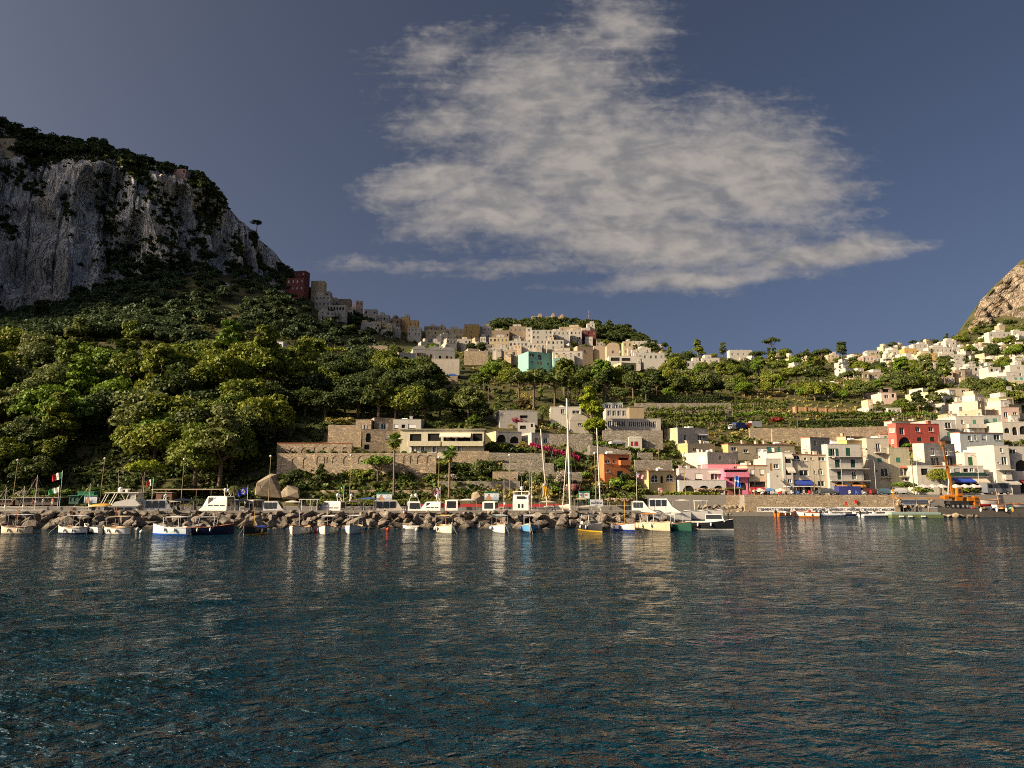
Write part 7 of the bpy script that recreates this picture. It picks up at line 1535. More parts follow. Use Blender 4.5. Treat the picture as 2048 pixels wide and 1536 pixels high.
def eu(u, v):
    for k in range(12):
        a = k * math.pi / 6
        if math.hypot((u - .5) * 1.5 - .30 * math.cos(a), v - .5 - .30 * math.sin(a)) < .055: return 1
    return 0
flag(494, 972, 1012, 131, 475, 975, 988, eu, 'blue European flag with a ring of yellow stars', ((.015, .03, .30), (.7, .55, .03)))
def br(u, v):
    if math.hypot((u - .5) * 1.4, v - .5) < .2: return 2
    return 1 if abs(u - .5) / .42 + abs(v - .5) / .40 < 1 else 0
flag(687, 971, 1010, 131, 677, 973, 984, br, 'green and yellow Brazilian flag', ((.01, .25, .05), (.7, .55, .02), (.02, .06, .35)))
def uk(u, v):
    x, y = u - .5, v - .5
    if abs(x) < .06 or abs(y) < .09: return 1
    if abs(x) < .11 or abs(y) < .16: return 2
    d = min(abs(y - x), abs(y + x)); return 1 if d < .05 else 2 if d < .12 else 0
flag(880, 973, 1012, 131, 868, 975, 988, uk, 'British flag hanging from a white pole', ((.02, .03, .22), (.5, .02, .03), (.65, .63, .6)))
def us(u, v): return (2 if int(u * 20) % 2 and int(v * 18) % 2 else 0) if u < .42 and v < .54 else (1 if int(v * 13) % 2 == 0 else 2)
flag(1274, 944, 1004, 139, 1288, 946, 955, us, 'American flag in front of the pale yellow house', ((.03, .05, .22), (.45, .05, .06), (.65, .6, .55)))
flag(1470, 950, 990, 145, 1482, 951, 972, lambda u, v: 1 if .42 < v < .56 else 0, 'blue and white flag beside the pink house', ((.02, .12, .50), (.6, .6, .6)), 3)
flag(1086, 970, 1012, 120.5, 1095, 972, 990, lambda u, v: 1 if math.hypot(u - .5, v - .5) < .15 else 0, 'yellow flag on the mast boat', ((.70, .40, .01), (.45, .20, .03)), 3)
for (px, pt, pb, Y, lab, c) in ((1480, 950, 990, 146, 'white mast pole left of the green-roofed kiosk', None),): pole(px, pt, pb, Y, lab, .05, col=(.6, .5, .45))

def board(px0, px1, T, B, Y, label, pat, cols, frame, legs=1.2, name='billboard', cat='billboard', roof=True):
    p = unproj(px0, B, Y); w = (px1 - px0) * Y / F; h = z_at(T, Y) - p.z; o = thing(name, label, cat, p)
    nu, nv = 40, 24; mb = MB(); mb.grid([[(w * i / nu, 0, h * j / nv) for i in range(nu + 1)] for j in range(nv + 1)], smooth=False)
    for j in range(nv):
        for i in range(nu): mb.m[j * nu + i] = pat((i + .5) / nu, 1 - (j + .5) / nv)
    mb.build('panel', [pm(c) for c in cols], o); f = pm(frame)
    MB().box(-.08, w + .08, .02, .1, -.08, h + .08).build('back', f, o)
    if roof: MB().box(-.12, w + .12, -.12, .12, h + .082, h + .26).build('top_rail', f, o)
    for x in (.15, w - .15): MB().bar((x, .06, -legs), (x, .06, -.081), .05, n=6).build('leg', f, o)
def advert(u, v):                       # a bather against pale sea, a round dial at the right
    if math.hypot((u - .78) * 1.5, v - .42) < .20: return 3 if math.hypot((u - .78) * 1.5, v - .42) < .13 else 4
    if math.hypot((u - .30) * 1.6, (v - .34)) < .13: return 1
    if abs(u - .30) < .10 + (v - .4) * .30 and v > .42: return 1
    if math.hypot((u - .31) * 1.8, v - .22) < .10: return 5
    return 2 if v > .62 else 0
AD = ((.62, .66, .72), (.45, .22, .12), (.34, .42, .50), (.60, .60, .64), (.35, .36, .42), (.05, .04, .04))
board(168, 193, 993, 1006, 132.5, 'green-framed billboard with a bather, behind the orange covered boat', advert, AD, (.02, .16, .07)); board(753, 783, 988, 1001, 132.8, 'green-framed billboard with a bather, below the tall palm', advert, AD, (.02, .16, .07)); board(969, 997, 986, 1000, 132.8, 'green-framed billboard with a bather, left of the tower boat', advert, AD, (.02, .16, .07))
POS = ((.60, .62, .64), (.10, .12, .16), (.45, .06, .05), (.3, .16, .10))
def poster(u, v): return 2 if math.hypot(u - .5, (v - .45)) < .14 else 3 if math.hypot(u - .5, v - .28) < .08 else 1 if math.hypot(u - .25, v - .4) < .14 else 0
board(1158, 1167, 985, 997, 139, 'left of two small posters under green tops by the tallest mast', poster, POS, (.02, .2, .08)); board(1169, 1179, 985, 997, 139, 'right of two small posters under green tops by the tallest mast', poster, POS, (.02, .2, .08))
LT = []
def lettering(text, parent, x, z, size, m, y=-.02, stretch=1.0, name='lettering', bold=0.0):
    c = bpy.data.curves.new('lettering', 'FONT'); c.body = text; c.size = size; c.extrude = .004; c.align_x = 'CENTER'; c.offset = bold
    t = bpy.data.objects.new('tmp', c); COL.objects.link(t); dg = bpy.context.evaluated_depsgraph_get(); me = bpy.data.meshes.new_from_object(t.evaluated_get(dg)); bpy.data.objects.remove(t)
    me.materials.clear(); me.materials.append(m); o = link(name, me, parent, (x, y, z)); o.rotation_euler = (math.pi / 2, 0, 0); o.scale = (stretch, 1, 1); return o
def signs():
    INK = pm((.05, .06, .10)); INKB = pm((.05, .14, .32))
    p = unproj(1180, 1012.5, 110.4); o = thing('harbour_sign', 'pale grey harbour sign standing on the breakwater end', 'sign', p); w = 26 * 110.4 / F; h = z_at(999, 110.4) - p.z
    MB().box(0, w, 0, .08, 0, h).build('panel', pm((.52, .53, .54)), o); lettering('DARSENA', o, w / 2, h * .34, .42, INK, -.012, .95, bold=.012); lettering('OVEST', o, w / 2, h * .10, .19, INK, -.012)
    e = MB(); pts = [(w * .34, 0, h * .66), (w * .37, 0, h * .84), (w * .46, 0, h * .92), (w * .40, 0, h * .80), (w * .42, 0, h * .70)]
    e.add([(a, -.014, c) for a, b, c in pts], [(0, 1, 2, 3, 4)]); e.box(w * .47, w * .72, -.014, -.012, h * .66, h * .69); e.build('emblem', INKB, o)
    for x in (.2, w - .2): MB().bar((x, .04, -.6), (x, .04, -.001), .04).build('leg', GALV, o)
    # banner along the landing
    a = unproj(1514, 1015, 140.9); b = unproj(1790, 1021, 139.3); d = b - a; L = d.length; hh = .98
    o = thing('banner', 'long white welcome banner along the landing below the stone quay wall', 'banner', a, math.atan2(d.y, d.x)); o.location.z = .82; 
    n = 14; MB().grid([[(L * i / 40, .03 * math.sin(i * 1.1), z) for i in range(41)] for z in (0, hh)], smooth=True).build('cloth', pm((.70, .66, .60), .8), o)
    for k in range(n + 1): MB().bar((L * k / n, .08, -.1), (L * k / n, .08, hh + .05), .03, n=5).build('post', GALV, o)
    words = ['BENVENUTI', 'WELCOME'] * 4; st = L / 8
    for k, wd in enumerate(words):
        lettering(wd, o, st * (k + .60), .26, .66, INK, -.045, .78, bold=.018)
        e = MB(); cx = st * (k + .13); 
        for q in range(7):
            a0 = .9 + q * .62; a1 = a0 + .62; e.add([(cx + r * math.cos(t), -.046, .5 + r * 1.1 * math.sin(t)) for r, t in ((.30, a0), (.30, a1), (.22, a1), (.22, a0))], [(0, 1, 2, 3)])
        e.box(cx + .25, cx + .55, -.047, -.045, .24, .29); e.build('emblem', pm((.16, .17, .20)), o)
signs()
def railing(xa, xb, lab):
    p0 = unproj(xa, 1009, 132.2); p1 = unproj(xb, 1009, 132.6); d = p1 - p0; L = d.length; o = thing('railing', lab, 'railing', p0, math.atan2(d.y, d.x)); o.location.z = 2.15
    n = int(L / 1.7); me = MB().bar((0, 0, 0), (0, 0, 1.15), .05, n=5).mesh('post', IRON); mx = MB().bar((0, 0, .15), (L / n, 0, 1.0), .025, n=4).bar((0, .01, 1.0), (L / n, .01, .15), .025, n=4).mesh('crossed_bars', IRON)
    for k in range(n + 1): link('post', me, o, (k * L / n, 0, 0))
    for k in range(n): link('crossed_bars', mx, o, (k * L / n, 0, 0))
    MB().bar((0, 0, 1.12), (L, 0, 1.12), .04, n=5).bar((0, 0, .1), (L, 0, .1), .03, n=5).build('rail', IRON, o)
railing(905, 1085, 'dark railing with crossed bars along the promenade in the centre'); railing(610, 850, 'dark railing with crossed bars below the umbrella pine'); railing(310, 480, 'dark railing with crossed bars before the long shelter')
q = unproj(840, 1012, 131.3); r = MB().box(0, x_at(1130, 132.5, 2) - q.x, 0, .1, 0, .55).build('red_edge_board', pm((.42, .03, .03)), None, (q.x, 131.2, 2.16)); tag(r, 'long red edge board along the quay behind the cruisers', 'board', kind='thing')
def box_thing(name, label, cat, L, R, T, B, Y, col, depth=2.5, roof=None, over=.25, rz=0, wins=(), m=None):
    p = unproj(L, B, Y); w = (R - L) * Y / F; h = z_at(T, Y) - p.z; o = thing(name, label, cat, p, rz); mb = MB(); ops = []
    for (k, a, b, c, d) in wins:
        x0, x1, z0, z1 = (a - L) * Y / F, (b - L) * Y / F, z_at(d, Y) - p.z, z_at(c, Y) - p.z; ops.append((x0, x1, max(.02, z0), min(z1, h - .05), 0)); link('door' if z0 < .3 else 'window', window_mesh(k, x1 - x0, min(z1, h - .05) - max(.02, z0), None, 0), o, ((x0 + x1) / 2, 0, max(.02, z0)))
    facade(mb, w, h, ops, .2); mb.quad((0, depth, 0), (0, depth, h), (0, 0, h), (0, 0, 0)).quad((w, 0, 0), (w, 0, h), (w, depth, h), (w, depth, 0)).quad((w, depth, 0), (w, depth, h), (0, depth, h), (0, depth, 0)); mb.build('wall', m or pm(col, .8), o)
    MB().box(-over, w + over, -over * 1.5, depth + over, h, h + .14).build('roof', pm(roof or col, .8), o); return o, w, h
box_thing('shed', 'dark slatted shed with a flat roof at the left end of the promenade', 'shed', 30, 115, 996, 1010, 134.5, (.07, .055, .045), 3, (.25, .22, .19), .4)
box_thing('shed', 'small dark shed at the left edge behind the bushes', 'shed', -40, 24, 1000, 1010, 135, (.09, .05, .04), 3, (.2, .18, .15))
box_thing('kiosk', 'dark green kiosk with white notice panels left of the billboard', 'kiosk', 137, 156, 992, 1008, 133.5, (.02, .07, .045), 2, (.02, .12, .07), .15, wins=[('r', 139, 144, 995, 1003), ('r', 147, 152, 995, 1003)])
box_thing('awning_stall', 'green canvas stall behind the left billboard', 'stall', 155, 187, 985, 994, 136, (.02, .20, .09), 2, (.02, .22, .10), .1)
box_thing('hut', 'brown wooden hut under the long flat roof', 'hut', 311, 342, 986, 1006, 135.5, (.16, .075, .045), 3, (.30, .25, .2), .1, wins=[('d', 322, 329, 989, 1005), ('r', 333, 339, 994, 1000)])
def flat_roof(name, label, L, R, T, Y, depth, col, zleg, posts=4, thick=.18, cat='shelter', thatch=False):
    p = unproj(L, T, Y); w = (R - L) * Y / F; o = thing(name, label, cat, Vector((p.x, p.y, zleg))); h = p.z - zleg
    if thatch:
        rng = np.random.default_rng(int(L)); n = 420; P = np.stack([rng.uniform(-.3, w + .3, n), rng.uniform(-.3, depth + .3, n), 0 * rng.uniform(0, 1, n)], -1); P[:, 2] = h + .25 - .25 * np.abs(P[:, 1] / depth - .5) + rng.normal(0, .05, n)
        link('thatch', quads_mesh('thatch', leaf_quads(P, np.tile([[0, -.2, 1.]], (n, 1)), .5, rng, .3), mat('thatch', (.30, .22, .14), .95, .3, 3)), o)
    MB().box(0, w, 0, depth, h - thick, h).build('roof', pm(col, .85), o)
    for k in range(posts):
        x = .15 + (w - .3) * k / (posts - 1)
        for y in (.15, depth - .15): MB().bar((x, y, 0), (x, y, h - thick), .07, n=6).build('post', pm((.22, .15, .09), .9), o)
flat_roof('shelter', 'long flat-roofed shelter behind the cruisers, right of the bright pine', 302, 452, 978, 136.5, 4, (.34, .27, .19), 2.15, 6, cat='shelter')
flat_roof('thatched_shelter', 'thatched shelter before the grey arcade', 1397, 1448, 981, 147.5, 2.5, (.28, .2, .13), 4.05, 4, thatch=True); flat_roof('thatched_shelter', 'thatched shelter behind the breakwater end', 1218, 1264, 1001, 131.5, 2.8, (.28, .2, .13), 2.15, 4, thatch=True)
box_thing('kiosk', 'brown kiosk with a green roof in front of the pink house', 'kiosk', 1457, 1484, 977, 991, 146.8, (.20, .07, .04), 2.2, (.10, .16, .04), .6, wins=[('o', 1467, 1476, 980, 989)])
box_thing('storage_box', 'blue delivery container on the quay road before the white balconies', 'container', 1679, 1722, 974, 991, 145.5, (.03, .035, .16), 2.2, (.03, .04, .18), .02)
def big_rocks():
    rng = np.random.default_rng(8); m = stone_mat('boulder_stone', (.40, .32, .22), (.34, .27, .19), .5, (.24, .19, .13), .02)
    for (L, R, T, B, Y, lab, pk) in ((500, 566, 946, 1003, 136.5, 'tall pale boulder leaning right beside the lamp post', .62), (560, 610, 969, 1003, 135.5, 'lower tan boulder right of the tall one', .4), (940, 970, 981, 1004, 135.5, 'rounded boulder left of the centre billboard', .5)):
        p = unproj((L + R) / 2, B, Y); w = (R - L) * Y / F; h = z_at(T, Y) - p.z; P = []
        for k in range(17):
            a_ = rng.uniform(0, 6.28); v = rng.uniform(0, 1); cx = (pk - .5) * w * .55 * v; rr_ = (1 - v ** 2.6) ** .5 * rng.uniform(.75, 1.05)
            P.append((cx * 1.6 + math.cos(a_) * w * .5 * rr_, math.sin(a_) * w * .34 * rr_, h * v))
        o = link('boulder', hull_mesh('boulder', P, m, .05), None, p); tag(o, lab, 'boulder', kind='thing')
big_rocks()
def rock_bank():
    o = thing('rock_bank', 'bank of tan boulders below the hedge wall, behind the inflatable boats', 'rocks', Vector((x_at(1440, 140, 1), 140, 0))); o['kind'] = 'structure'; rnd = random.Random(8)
    tan = ROCK.copy(); tan.name = 'tan_boulder'
    for k in range(46):
        px = 1400 + (k % 23) * 4.6 + rnd.uniform(-2, 2); r = k // 23; p = Vector((x_at(px, 141.5 + 1.8 * r, 1), 141.5 + 1.8 * r, .5 + 1.2 * r)) - Vector(o.location); q = rock(o, p, rnd.uniform(.6, 1.0), 500 + k); set_mat(q, STONE_TAN if k % 3 else tan)
    o2 = thing('rock_bank', 'loose boulders along the foot of the dark dock', 'rocks', Vector((x_at(1905, 135.6, 0), 135.6, 0))); o2['kind'] = 'structure'
    for k in range(20):
        px = 1872 + k * 4.2; p = Vector((x_at(px, 135.6, 0), 135.4 + rnd.uniform(-.4, .4), rnd.uniform(.0, .3))) - Vector(o2.location); set_mat(rock(o2, p, rnd.uniform(.45, .9) * (1.9 if k == 8 else 1), 700 + k), STONE_TAN if k % 3 == 2 else ROCK)
    for k in range(26):
        px = 1790 + k * 3.4; p = Vector((x_at(px, 141.5, 1), 142 + rnd.uniform(-.5, 1.6), rnd.uniform(1.2, 3.0))) - Vector(o2.location); set_mat(rock(o2, p, rnd.uniform(.5, .8), 800 + k), STONE_TAN)
rock_bank()
def parasol(px, pt, pb, Y, r, col, label, square=False):
    p = unproj(px, pb, Y); h = z_at(pt, Y) - p.z; o = thing('parasol', label, 'parasol', p); MB().bar((0, 0, 0), (0, 0, h), .035, n=6).build('pole', WHITE_P, o); c = MB(); n = 8
    ring = [(r * math.cos(2 * math.pi * (k + .5) / n), r * math.sin(2 * math.pi * (k + .5) / n), h - .55) for k in range(n)]
    for k in range(n): a, b = ring[k], ring[(k + 1) % n]; c.add([(0, 0, h), a, b], [(0, 1, 2)]); c.add([a, b, (b[0], b[1], b[2] - .2), (a[0], a[1], a[2] - .2)], [(0, 1, 2, 3)])
    c.build('canopy', pm(col, .8), o)
for a in ((1520, 976, 990, 145.5, 1.5, (.55, .50, .42), 'cream parasol before the beige shop house'), (1538, 975, 990, 146, 1.5, (.08, .25, .50), 'light blue parasol before the staircase house'), (1562, 976, 990, 145.5, 1.6, (.60, .55, .46), 'cream parasol right of the blue one')): parasol(*a)
for k, px in enumerate((1848, 1866, 1884, 1913, 1931, 1949, 1966)): parasol(px, 968, 988, 147.5, 1.35, (.58, .50, .46), f'pale pink restaurant parasol, {["first", "second", "third", "fourth", "fifth", "sixth", "seventh"][k]} of the row behind the crane')
flat_roof('pergola', 'white restaurant pergola under the blue dome awning', 1578, 1638, 972, 147.5, 3, (.62, .58, .52), 4.05, 5, cat='pergola')
box_thing('stall', 'low orange-brown market stall left of the pergola', 'stall', 1511, 1540, 980, 990, 145, (.30, .09, .03), 1.5, (.34, .10, .03), .1)
def viaduct():
    o = garden_wall('orange-brown road viaduct with square posts crossing the green slope', 1590, 1718, 813, 823, 262, plaster((.40, .24, .13)), T2=822, thick=2, drop=.3)
    for k in range(7):
        p = Vector((k * 3.6, -.15, .2 - k * .16)); MB().box(p.x, p.x + .5, -.25, .0, -3.0, 2.1 - k * .26).build('post', plaster((.40, .24, .13)), o)
viaduct()
def poles_stack():
    p = unproj(1436, 864, 212); o = thing('stacked_poles', 'sheaf of tall wooden poles leaning upright left of the trucks', 'poles', p); rnd = random.Random(2); m = mat('raw_timber', (.30, .20, .12), .95, .25, 3)
    me = MB().bar((0, 0, -.5), (0, 0, 1), .075, .05, 5).mesh('timber_pole', m)
    for k in range(44):
        q = link('timber_pole', me, o, (rnd.uniform(-4, 3.5), rnd.uniform(-.6, .6), 0)); q.scale = (1, 1, rnd.uniform(3.6, 5.8)); q.rotation_euler = (rnd.uniform(-.1, .05), rnd.uniform(-.16, .16), 0)
poles_stack()

def wheel(o, x, y, z, r=.32, w=.2):
    t = MB().bar((x, y - w / 2, z), (x, y + w / 2, z), r, n=12).build('wheel', pm((.015, .015, .015), .9), o); MB().bar((x, y - w / 2 - .012, z), (x, y + w / 2 + .012, z), r * .55, n=8).build('rim', GALV, t)
def truck(px, pb, Y, hd, cab, cargo, label, L=5.0, H=2.3, W_=1.9):
    p = unproj(px, pb, Y); o = thing('truck', label, 'truck', p, hd, 'parked vehicles'); MB().box(-L / 2, L / 2, -W_ * .35, W_ * .35, .45, .65).build('chassis', IRON, o)
    c = MB(); x0, x1 = L / 2 - 1.5, L / 2; w = W_ / 2
    c.add([(x0, -w, .5), (x1, -w, .5), (x1, w, .5), (x0, w, .5), (x0, -w, 2.0), (x1 - .35, -w * .92, 2.0), (x1 - .35, w * .92, 2.0), (x0, w, 2.0), (x1, -w, 1.25), (x1, w, 1.25)], [(0, 1, 8, 5, 4), (3, 7, 6, 9, 2), (1, 2, 9, 8), (8, 9, 6, 5), (4, 5, 6, 7), (0, 4, 7, 3)]); cb = c.build('cab', pm(cab, .4), o)
    MB().add([(x1 + .01, -w * .85, 1.3), (x1 + .01, w * .85, 1.3), (x1 - .30, w * .8, 1.92), (x1 - .30, -w * .8, 1.92)], [(0, 1, 2, 3)]).build('windscreen', GLASS, cb)
    for sg in (-1, 1): MB().quad((x0 + .25, sg * (w + .01), 1.3), (x1 - .15, sg * (w + .01), 1.3), (x1 - .42, sg * (w * .95 + .01), 1.85), (x0 + .25, sg * (w + .01), 1.85)).build('side_window', GLASS, cb); MB().box(x1 - .02, x1 + .03, sg * w * .7 - .12, sg * w * .7 + .12, .75, .93).build('headlight', GLOBE, cb)
    b = MB().box(-L / 2, x0 - .1, -w, w, .66, H + .2).build('cargo_box', pm(cargo, .7), o)
    for x in (-L / 2 + .8, L / 2 - .7):
        for sg in (-1, 1): wheel(o, x, sg * (w - .1), .36, .36)
    return o
truck(1474, 862, 208, H_ + .35, (.62, .60, .56), (.03, .05, .20), 'white truck with a blue cargo cover on the upper yard'); truck(1506, 859, 210, H_ + .2, (.50, .04, .03), (.36, .36, .37), 'red truck with a grey cargo box on the upper yard')
CARM = None
def car(px, pb, Y, hd, col, label, s=1.0):
    p = unproj(px, pb, Y); o = thing('car', label, 'car', p, hd, 'parked vehicles'); o.scale = (s, s, s); pr = [(-2.0, .35), (2.0, .35), (2.02, .75), (1.15, .88), (.55, 1.38), (-1.1, 1.42), (-1.85, .95), (-2.03, .8)]
    b = MB(); w = .8
    for sg in (-1, 1): b.add([(x, sg * (w if z < 1.0 else w * .82), z) for x, z in pr], [tuple(range(8)) if sg < 0 else tuple(range(7, -1, -1))])
    for k in range(8):
        a, c = pr[k], pr[(k + 1) % 8]; fa, fc = (w if a[1] < 1 else w * .82), (w if c[1] < 1 else w * .82); b.quad((a[0], -fa, a[1]), (a[0], fa, a[1]), (c[0], fc, c[1]), (c[0], -fc, c[1]))
    bo = b.build('body', pm(col, .3), o); g = MB()
    for sg in (-1, 1): g.quad((-1.5, sg * (w * .92 + .02), .98), (.95, sg * (w * .92 + .02), .98), (.5, sg * (w * .82 + .02), 1.32), (-1.05, sg * (w * .82 + .02), 1.34))
    g.quad((1.16, -w * .85, .92), (1.16, w * .85, .92), (.6, w * .78, 1.36), (.6, -w * .78, 1.36)); g.quad((-1.9, -w * .85, .98), (-1.18, -w * .78, 1.4), (-1.18, w * .78, 1.4), (-1.9, w * .85, .98)); g.build('window', GLASS, bo)
    for x in (-1.25, 1.25):
        for sg in (-1, 1): wheel(o, x, sg * .72, .32, .32)
for a in ((1655, 990, 146, .1, (.10, .11, .12), 'dark car left of the blue container'), (1740, 990, 146, .1, (.12, .04, .03), 'dark red car right of the blue container'), (1770, 990, 146, .05, (.08, .14, .18), 'blue-grey car before the grey house'), (1800, 989, 145.5, .05, (.55, .54, .52), 'white van-like car before the khaki house'), (850, 754, 259, .1, (.6, .58, .56), 'white car on the upper road, leftmost'), (866, 754, 259, .1, (.55, .54, .52), 'white car on the upper road, second from left'), (880, 754, 259, .1, (.40, .06, .04), 'red car on the upper road'), (893, 755, 259, .1, (.6, .58, .55), 'white car on the upper road, second from right'), (906, 755, 259, .1, (.05, .12, .35), 'blue car on the upper road'), (1235, 891, 167, .3, (.6, .58, .54), 'white car on the ramp above the orange house'), (1515, 877, 200, .1, (.10, .12, .2), 'dark blue car below the trucks'), (1535, 878, 200, .1, (.45, .43, .4), 'silver car below the trucks')): car(*a)
def bus():
    p = unproj(1993, 989, 146); o = thing('bus', 'dark grey minibus parked before the right-hand shops', 'bus', p, .05); w = 1.0
    b = MB().add([(-2.6, -w, .4), (2.8, -w, .4), (2.8, w, .4), (-2.6, w, .4), (-2.6, -w, 2.4), (2.3, -w * .95, 2.45), (2.3, w * .95, 2.45), (-2.6, w, 2.4)], [(0, 1, 5, 4), (1, 2, 6, 5), (2, 3, 7, 6), (3, 0, 4, 7), (4, 5, 6, 7)]).build('body', pm((.14, .15, .17), .35), o)
    for k in range(4): MB().quad((-2.4 + k * 1.1, -w - .012, 1.35), (-1.45 + k * 1.1, -w - .012, 1.35), (-1.45 + k * 1.1, -w - .006, 2.15), (-2.4 + k * 1.1, -w - .012, 2.15)).build('window', GLASS, b)
    for x in (-1.7, 1.8):
        for sg in (-1, 1): wheel(o, x, sg * .9, .4, .4)
bus()
def scooters():
    cols = [(.5, .03, .03), (.04, .04, .05), (.6, .58, .55), (.05, .1, .3), (.35, .36, .38)]
    for k in range(16):
        px = 1500 + k * 12 if k < 12 else 1700 + (k - 12) * 14; p = unproj(px, 989.5, 144.0); p.z = 4.06; o = thing('scooter', f'{["red", "black", "white", "blue", "silver"][k % 5]} parked scooter on the quay edge, {["first", "second", "third", "fourth", "fifth", "sixth", "seventh", "eighth", "ninth", "tenth", "eleventh", "twelfth", "thirteenth", "fourteenth", "fifteenth", "sixteenth"][k]} from the left', 'scooter', p, 1.2 + (k % 3) * .2, 'scooters parked along the quay')
        MB().add([(-.75, -.16, .45), (-.1, -.2, .35), (-.1, .2, .35), (-.75, .16, .45), (-.8, -.14, .75), (-.15, -.16, .72), (-.15, .16, .72), (-.8, .14, .75)], [(0, 1, 5, 4), (1, 2, 6, 5), (2, 3, 7, 6), (3, 0, 4, 7), (4, 5, 6, 7)]).box(-.15, .4, -.16, .16, .25, .34).add([(.38, -.2, .3), (.38, .2, .3), (.5, .18, 1.0), (.5, -.18, 1.0), (.45, -.2, .3), (.45, .2, .3), (.56, .18, 1.0), (.56, -.18, 1.0)], [(0, 1, 2, 3), (7, 6, 5, 4), (0, 3, 7, 4), (1, 5, 6, 2)]).build('body', pm(cols[k % 5], .35), o)
        MB().box(-.75, -.1, -.15, .15, .76, .84).build('seat', IRON, o); MB().bar((.5, -.3, 1.05), (.5, .3, 1.05), .025, n=5).build('handlebar', IRON, o)
        for x in (-.6, .62): wheel(o, x, 0, .22, .22, .1)
scooters()
def crane():
    Y = 139.0; p = Vector((x_at(1905, Y, 2), Y, 1.55)); o = thing('mobile_crane', 'orange mobile crane with a raised boom on the dark dock', 'crane', p); o.scale = (.85, .85, 1); OR = mat('crane_orange', (.40, .135, .012), .5, .15, 1.5, stain=.35); BK = pm((.02, .02, .022), .6)
    MB().box(-1.2, 3.2, -1.2, 1.2, .9, 1.5).build('chassis', BK, o)
    for x in (-.6, .5, 1.7, 2.7):
        for sg in (-1, 1): wheel(o, x, sg * 1.05, .5, .5, .35)
    h = MB().box(-2.2, -1.2, -.9, .9, 1.8, 2.5).bar((-1.9, -.3, 2.35), (1.0, -.3, 2.35), .38, n=10).box(.5, 2.0, -.9, .9, 1.55, 2.55).build('turret', OR, o)
    cb = MB().add([(.7, -1.15, 2.56), (1.9, -1.15, 2.56), (1.9, -.2, 2.56), (.7, -.2, 2.56), (.8, -1.15, 4.1), (1.9, -1.15, 4.2), (1.9, -.2, 4.2), (.8, -.2, 4.1)], [(0, 1, 5, 4), (1, 2, 6, 5), (2, 3, 7, 6), (3, 0, 4, 7), (4, 5, 6, 7)]).build('cab', OR, o); MB().quad((.95, -1.165, 3.0), (1.7, -1.165, 3.0), (1.7, -1.165, 3.95), (.98, -1.165, 3.9)).build('window', GLASS, cb)
    MB().box(3.2, 5.6, -1.0, 1.0, 1.5, 2.2).box(4.6, 5.8, -1.02, 1.0, .6, 2.4).build('engine_cover', OR, o); g = MB(); 
    for k in range(5): g.box(4.8, 5.6, -1.06, -1.03, .85 + k * .28, 1.02 + k * .28)
    g.build('grille', BK, o)
    b0 = Vector((.25, 0, 2.6)); b1 = Vector((x_at(1885, Y, 12) - p.x, 0, z_at(884, Y) - p.z)); d = (b1 - b0); st = MB(); tip = MB()
    m1 = b0 + d * .55
    st.bar(b0, m1, .34, .32, 4, smooth=False).build('boom', OR, o); tp = tip.bar(m1 - d * .1, b0 + d * .93, .24, .22, 4, smooth=False).build('boom_extension', mat('crane_rust', (.22, .09, .02), .8, .35, 2), o)
    MB().box(b1.x - .4, b1.x + .55, -.35, .35, b1.z - .7, b1.z + .1).build('boom_head', mat('crane_rust', (.22, .09, .02)), o); MB().bar((b1.x + .3, -.2, b1.z - .3), (b1.x + .3, -.2, b1.z - 6.0), .03, n=4).build('cable', BK, o)
    MB().bar((m1.x - 3.6, -.5, m1.z - .2), (m1.x + 3.4, -.5, m1.z + .25), .12, .09, 5).build('spreader_beam', OR, o); MB().bar((-.7, .2, 2.4), b0 + d * .35, .16, n=7).build('lift_ram', GALV, o)
crane()
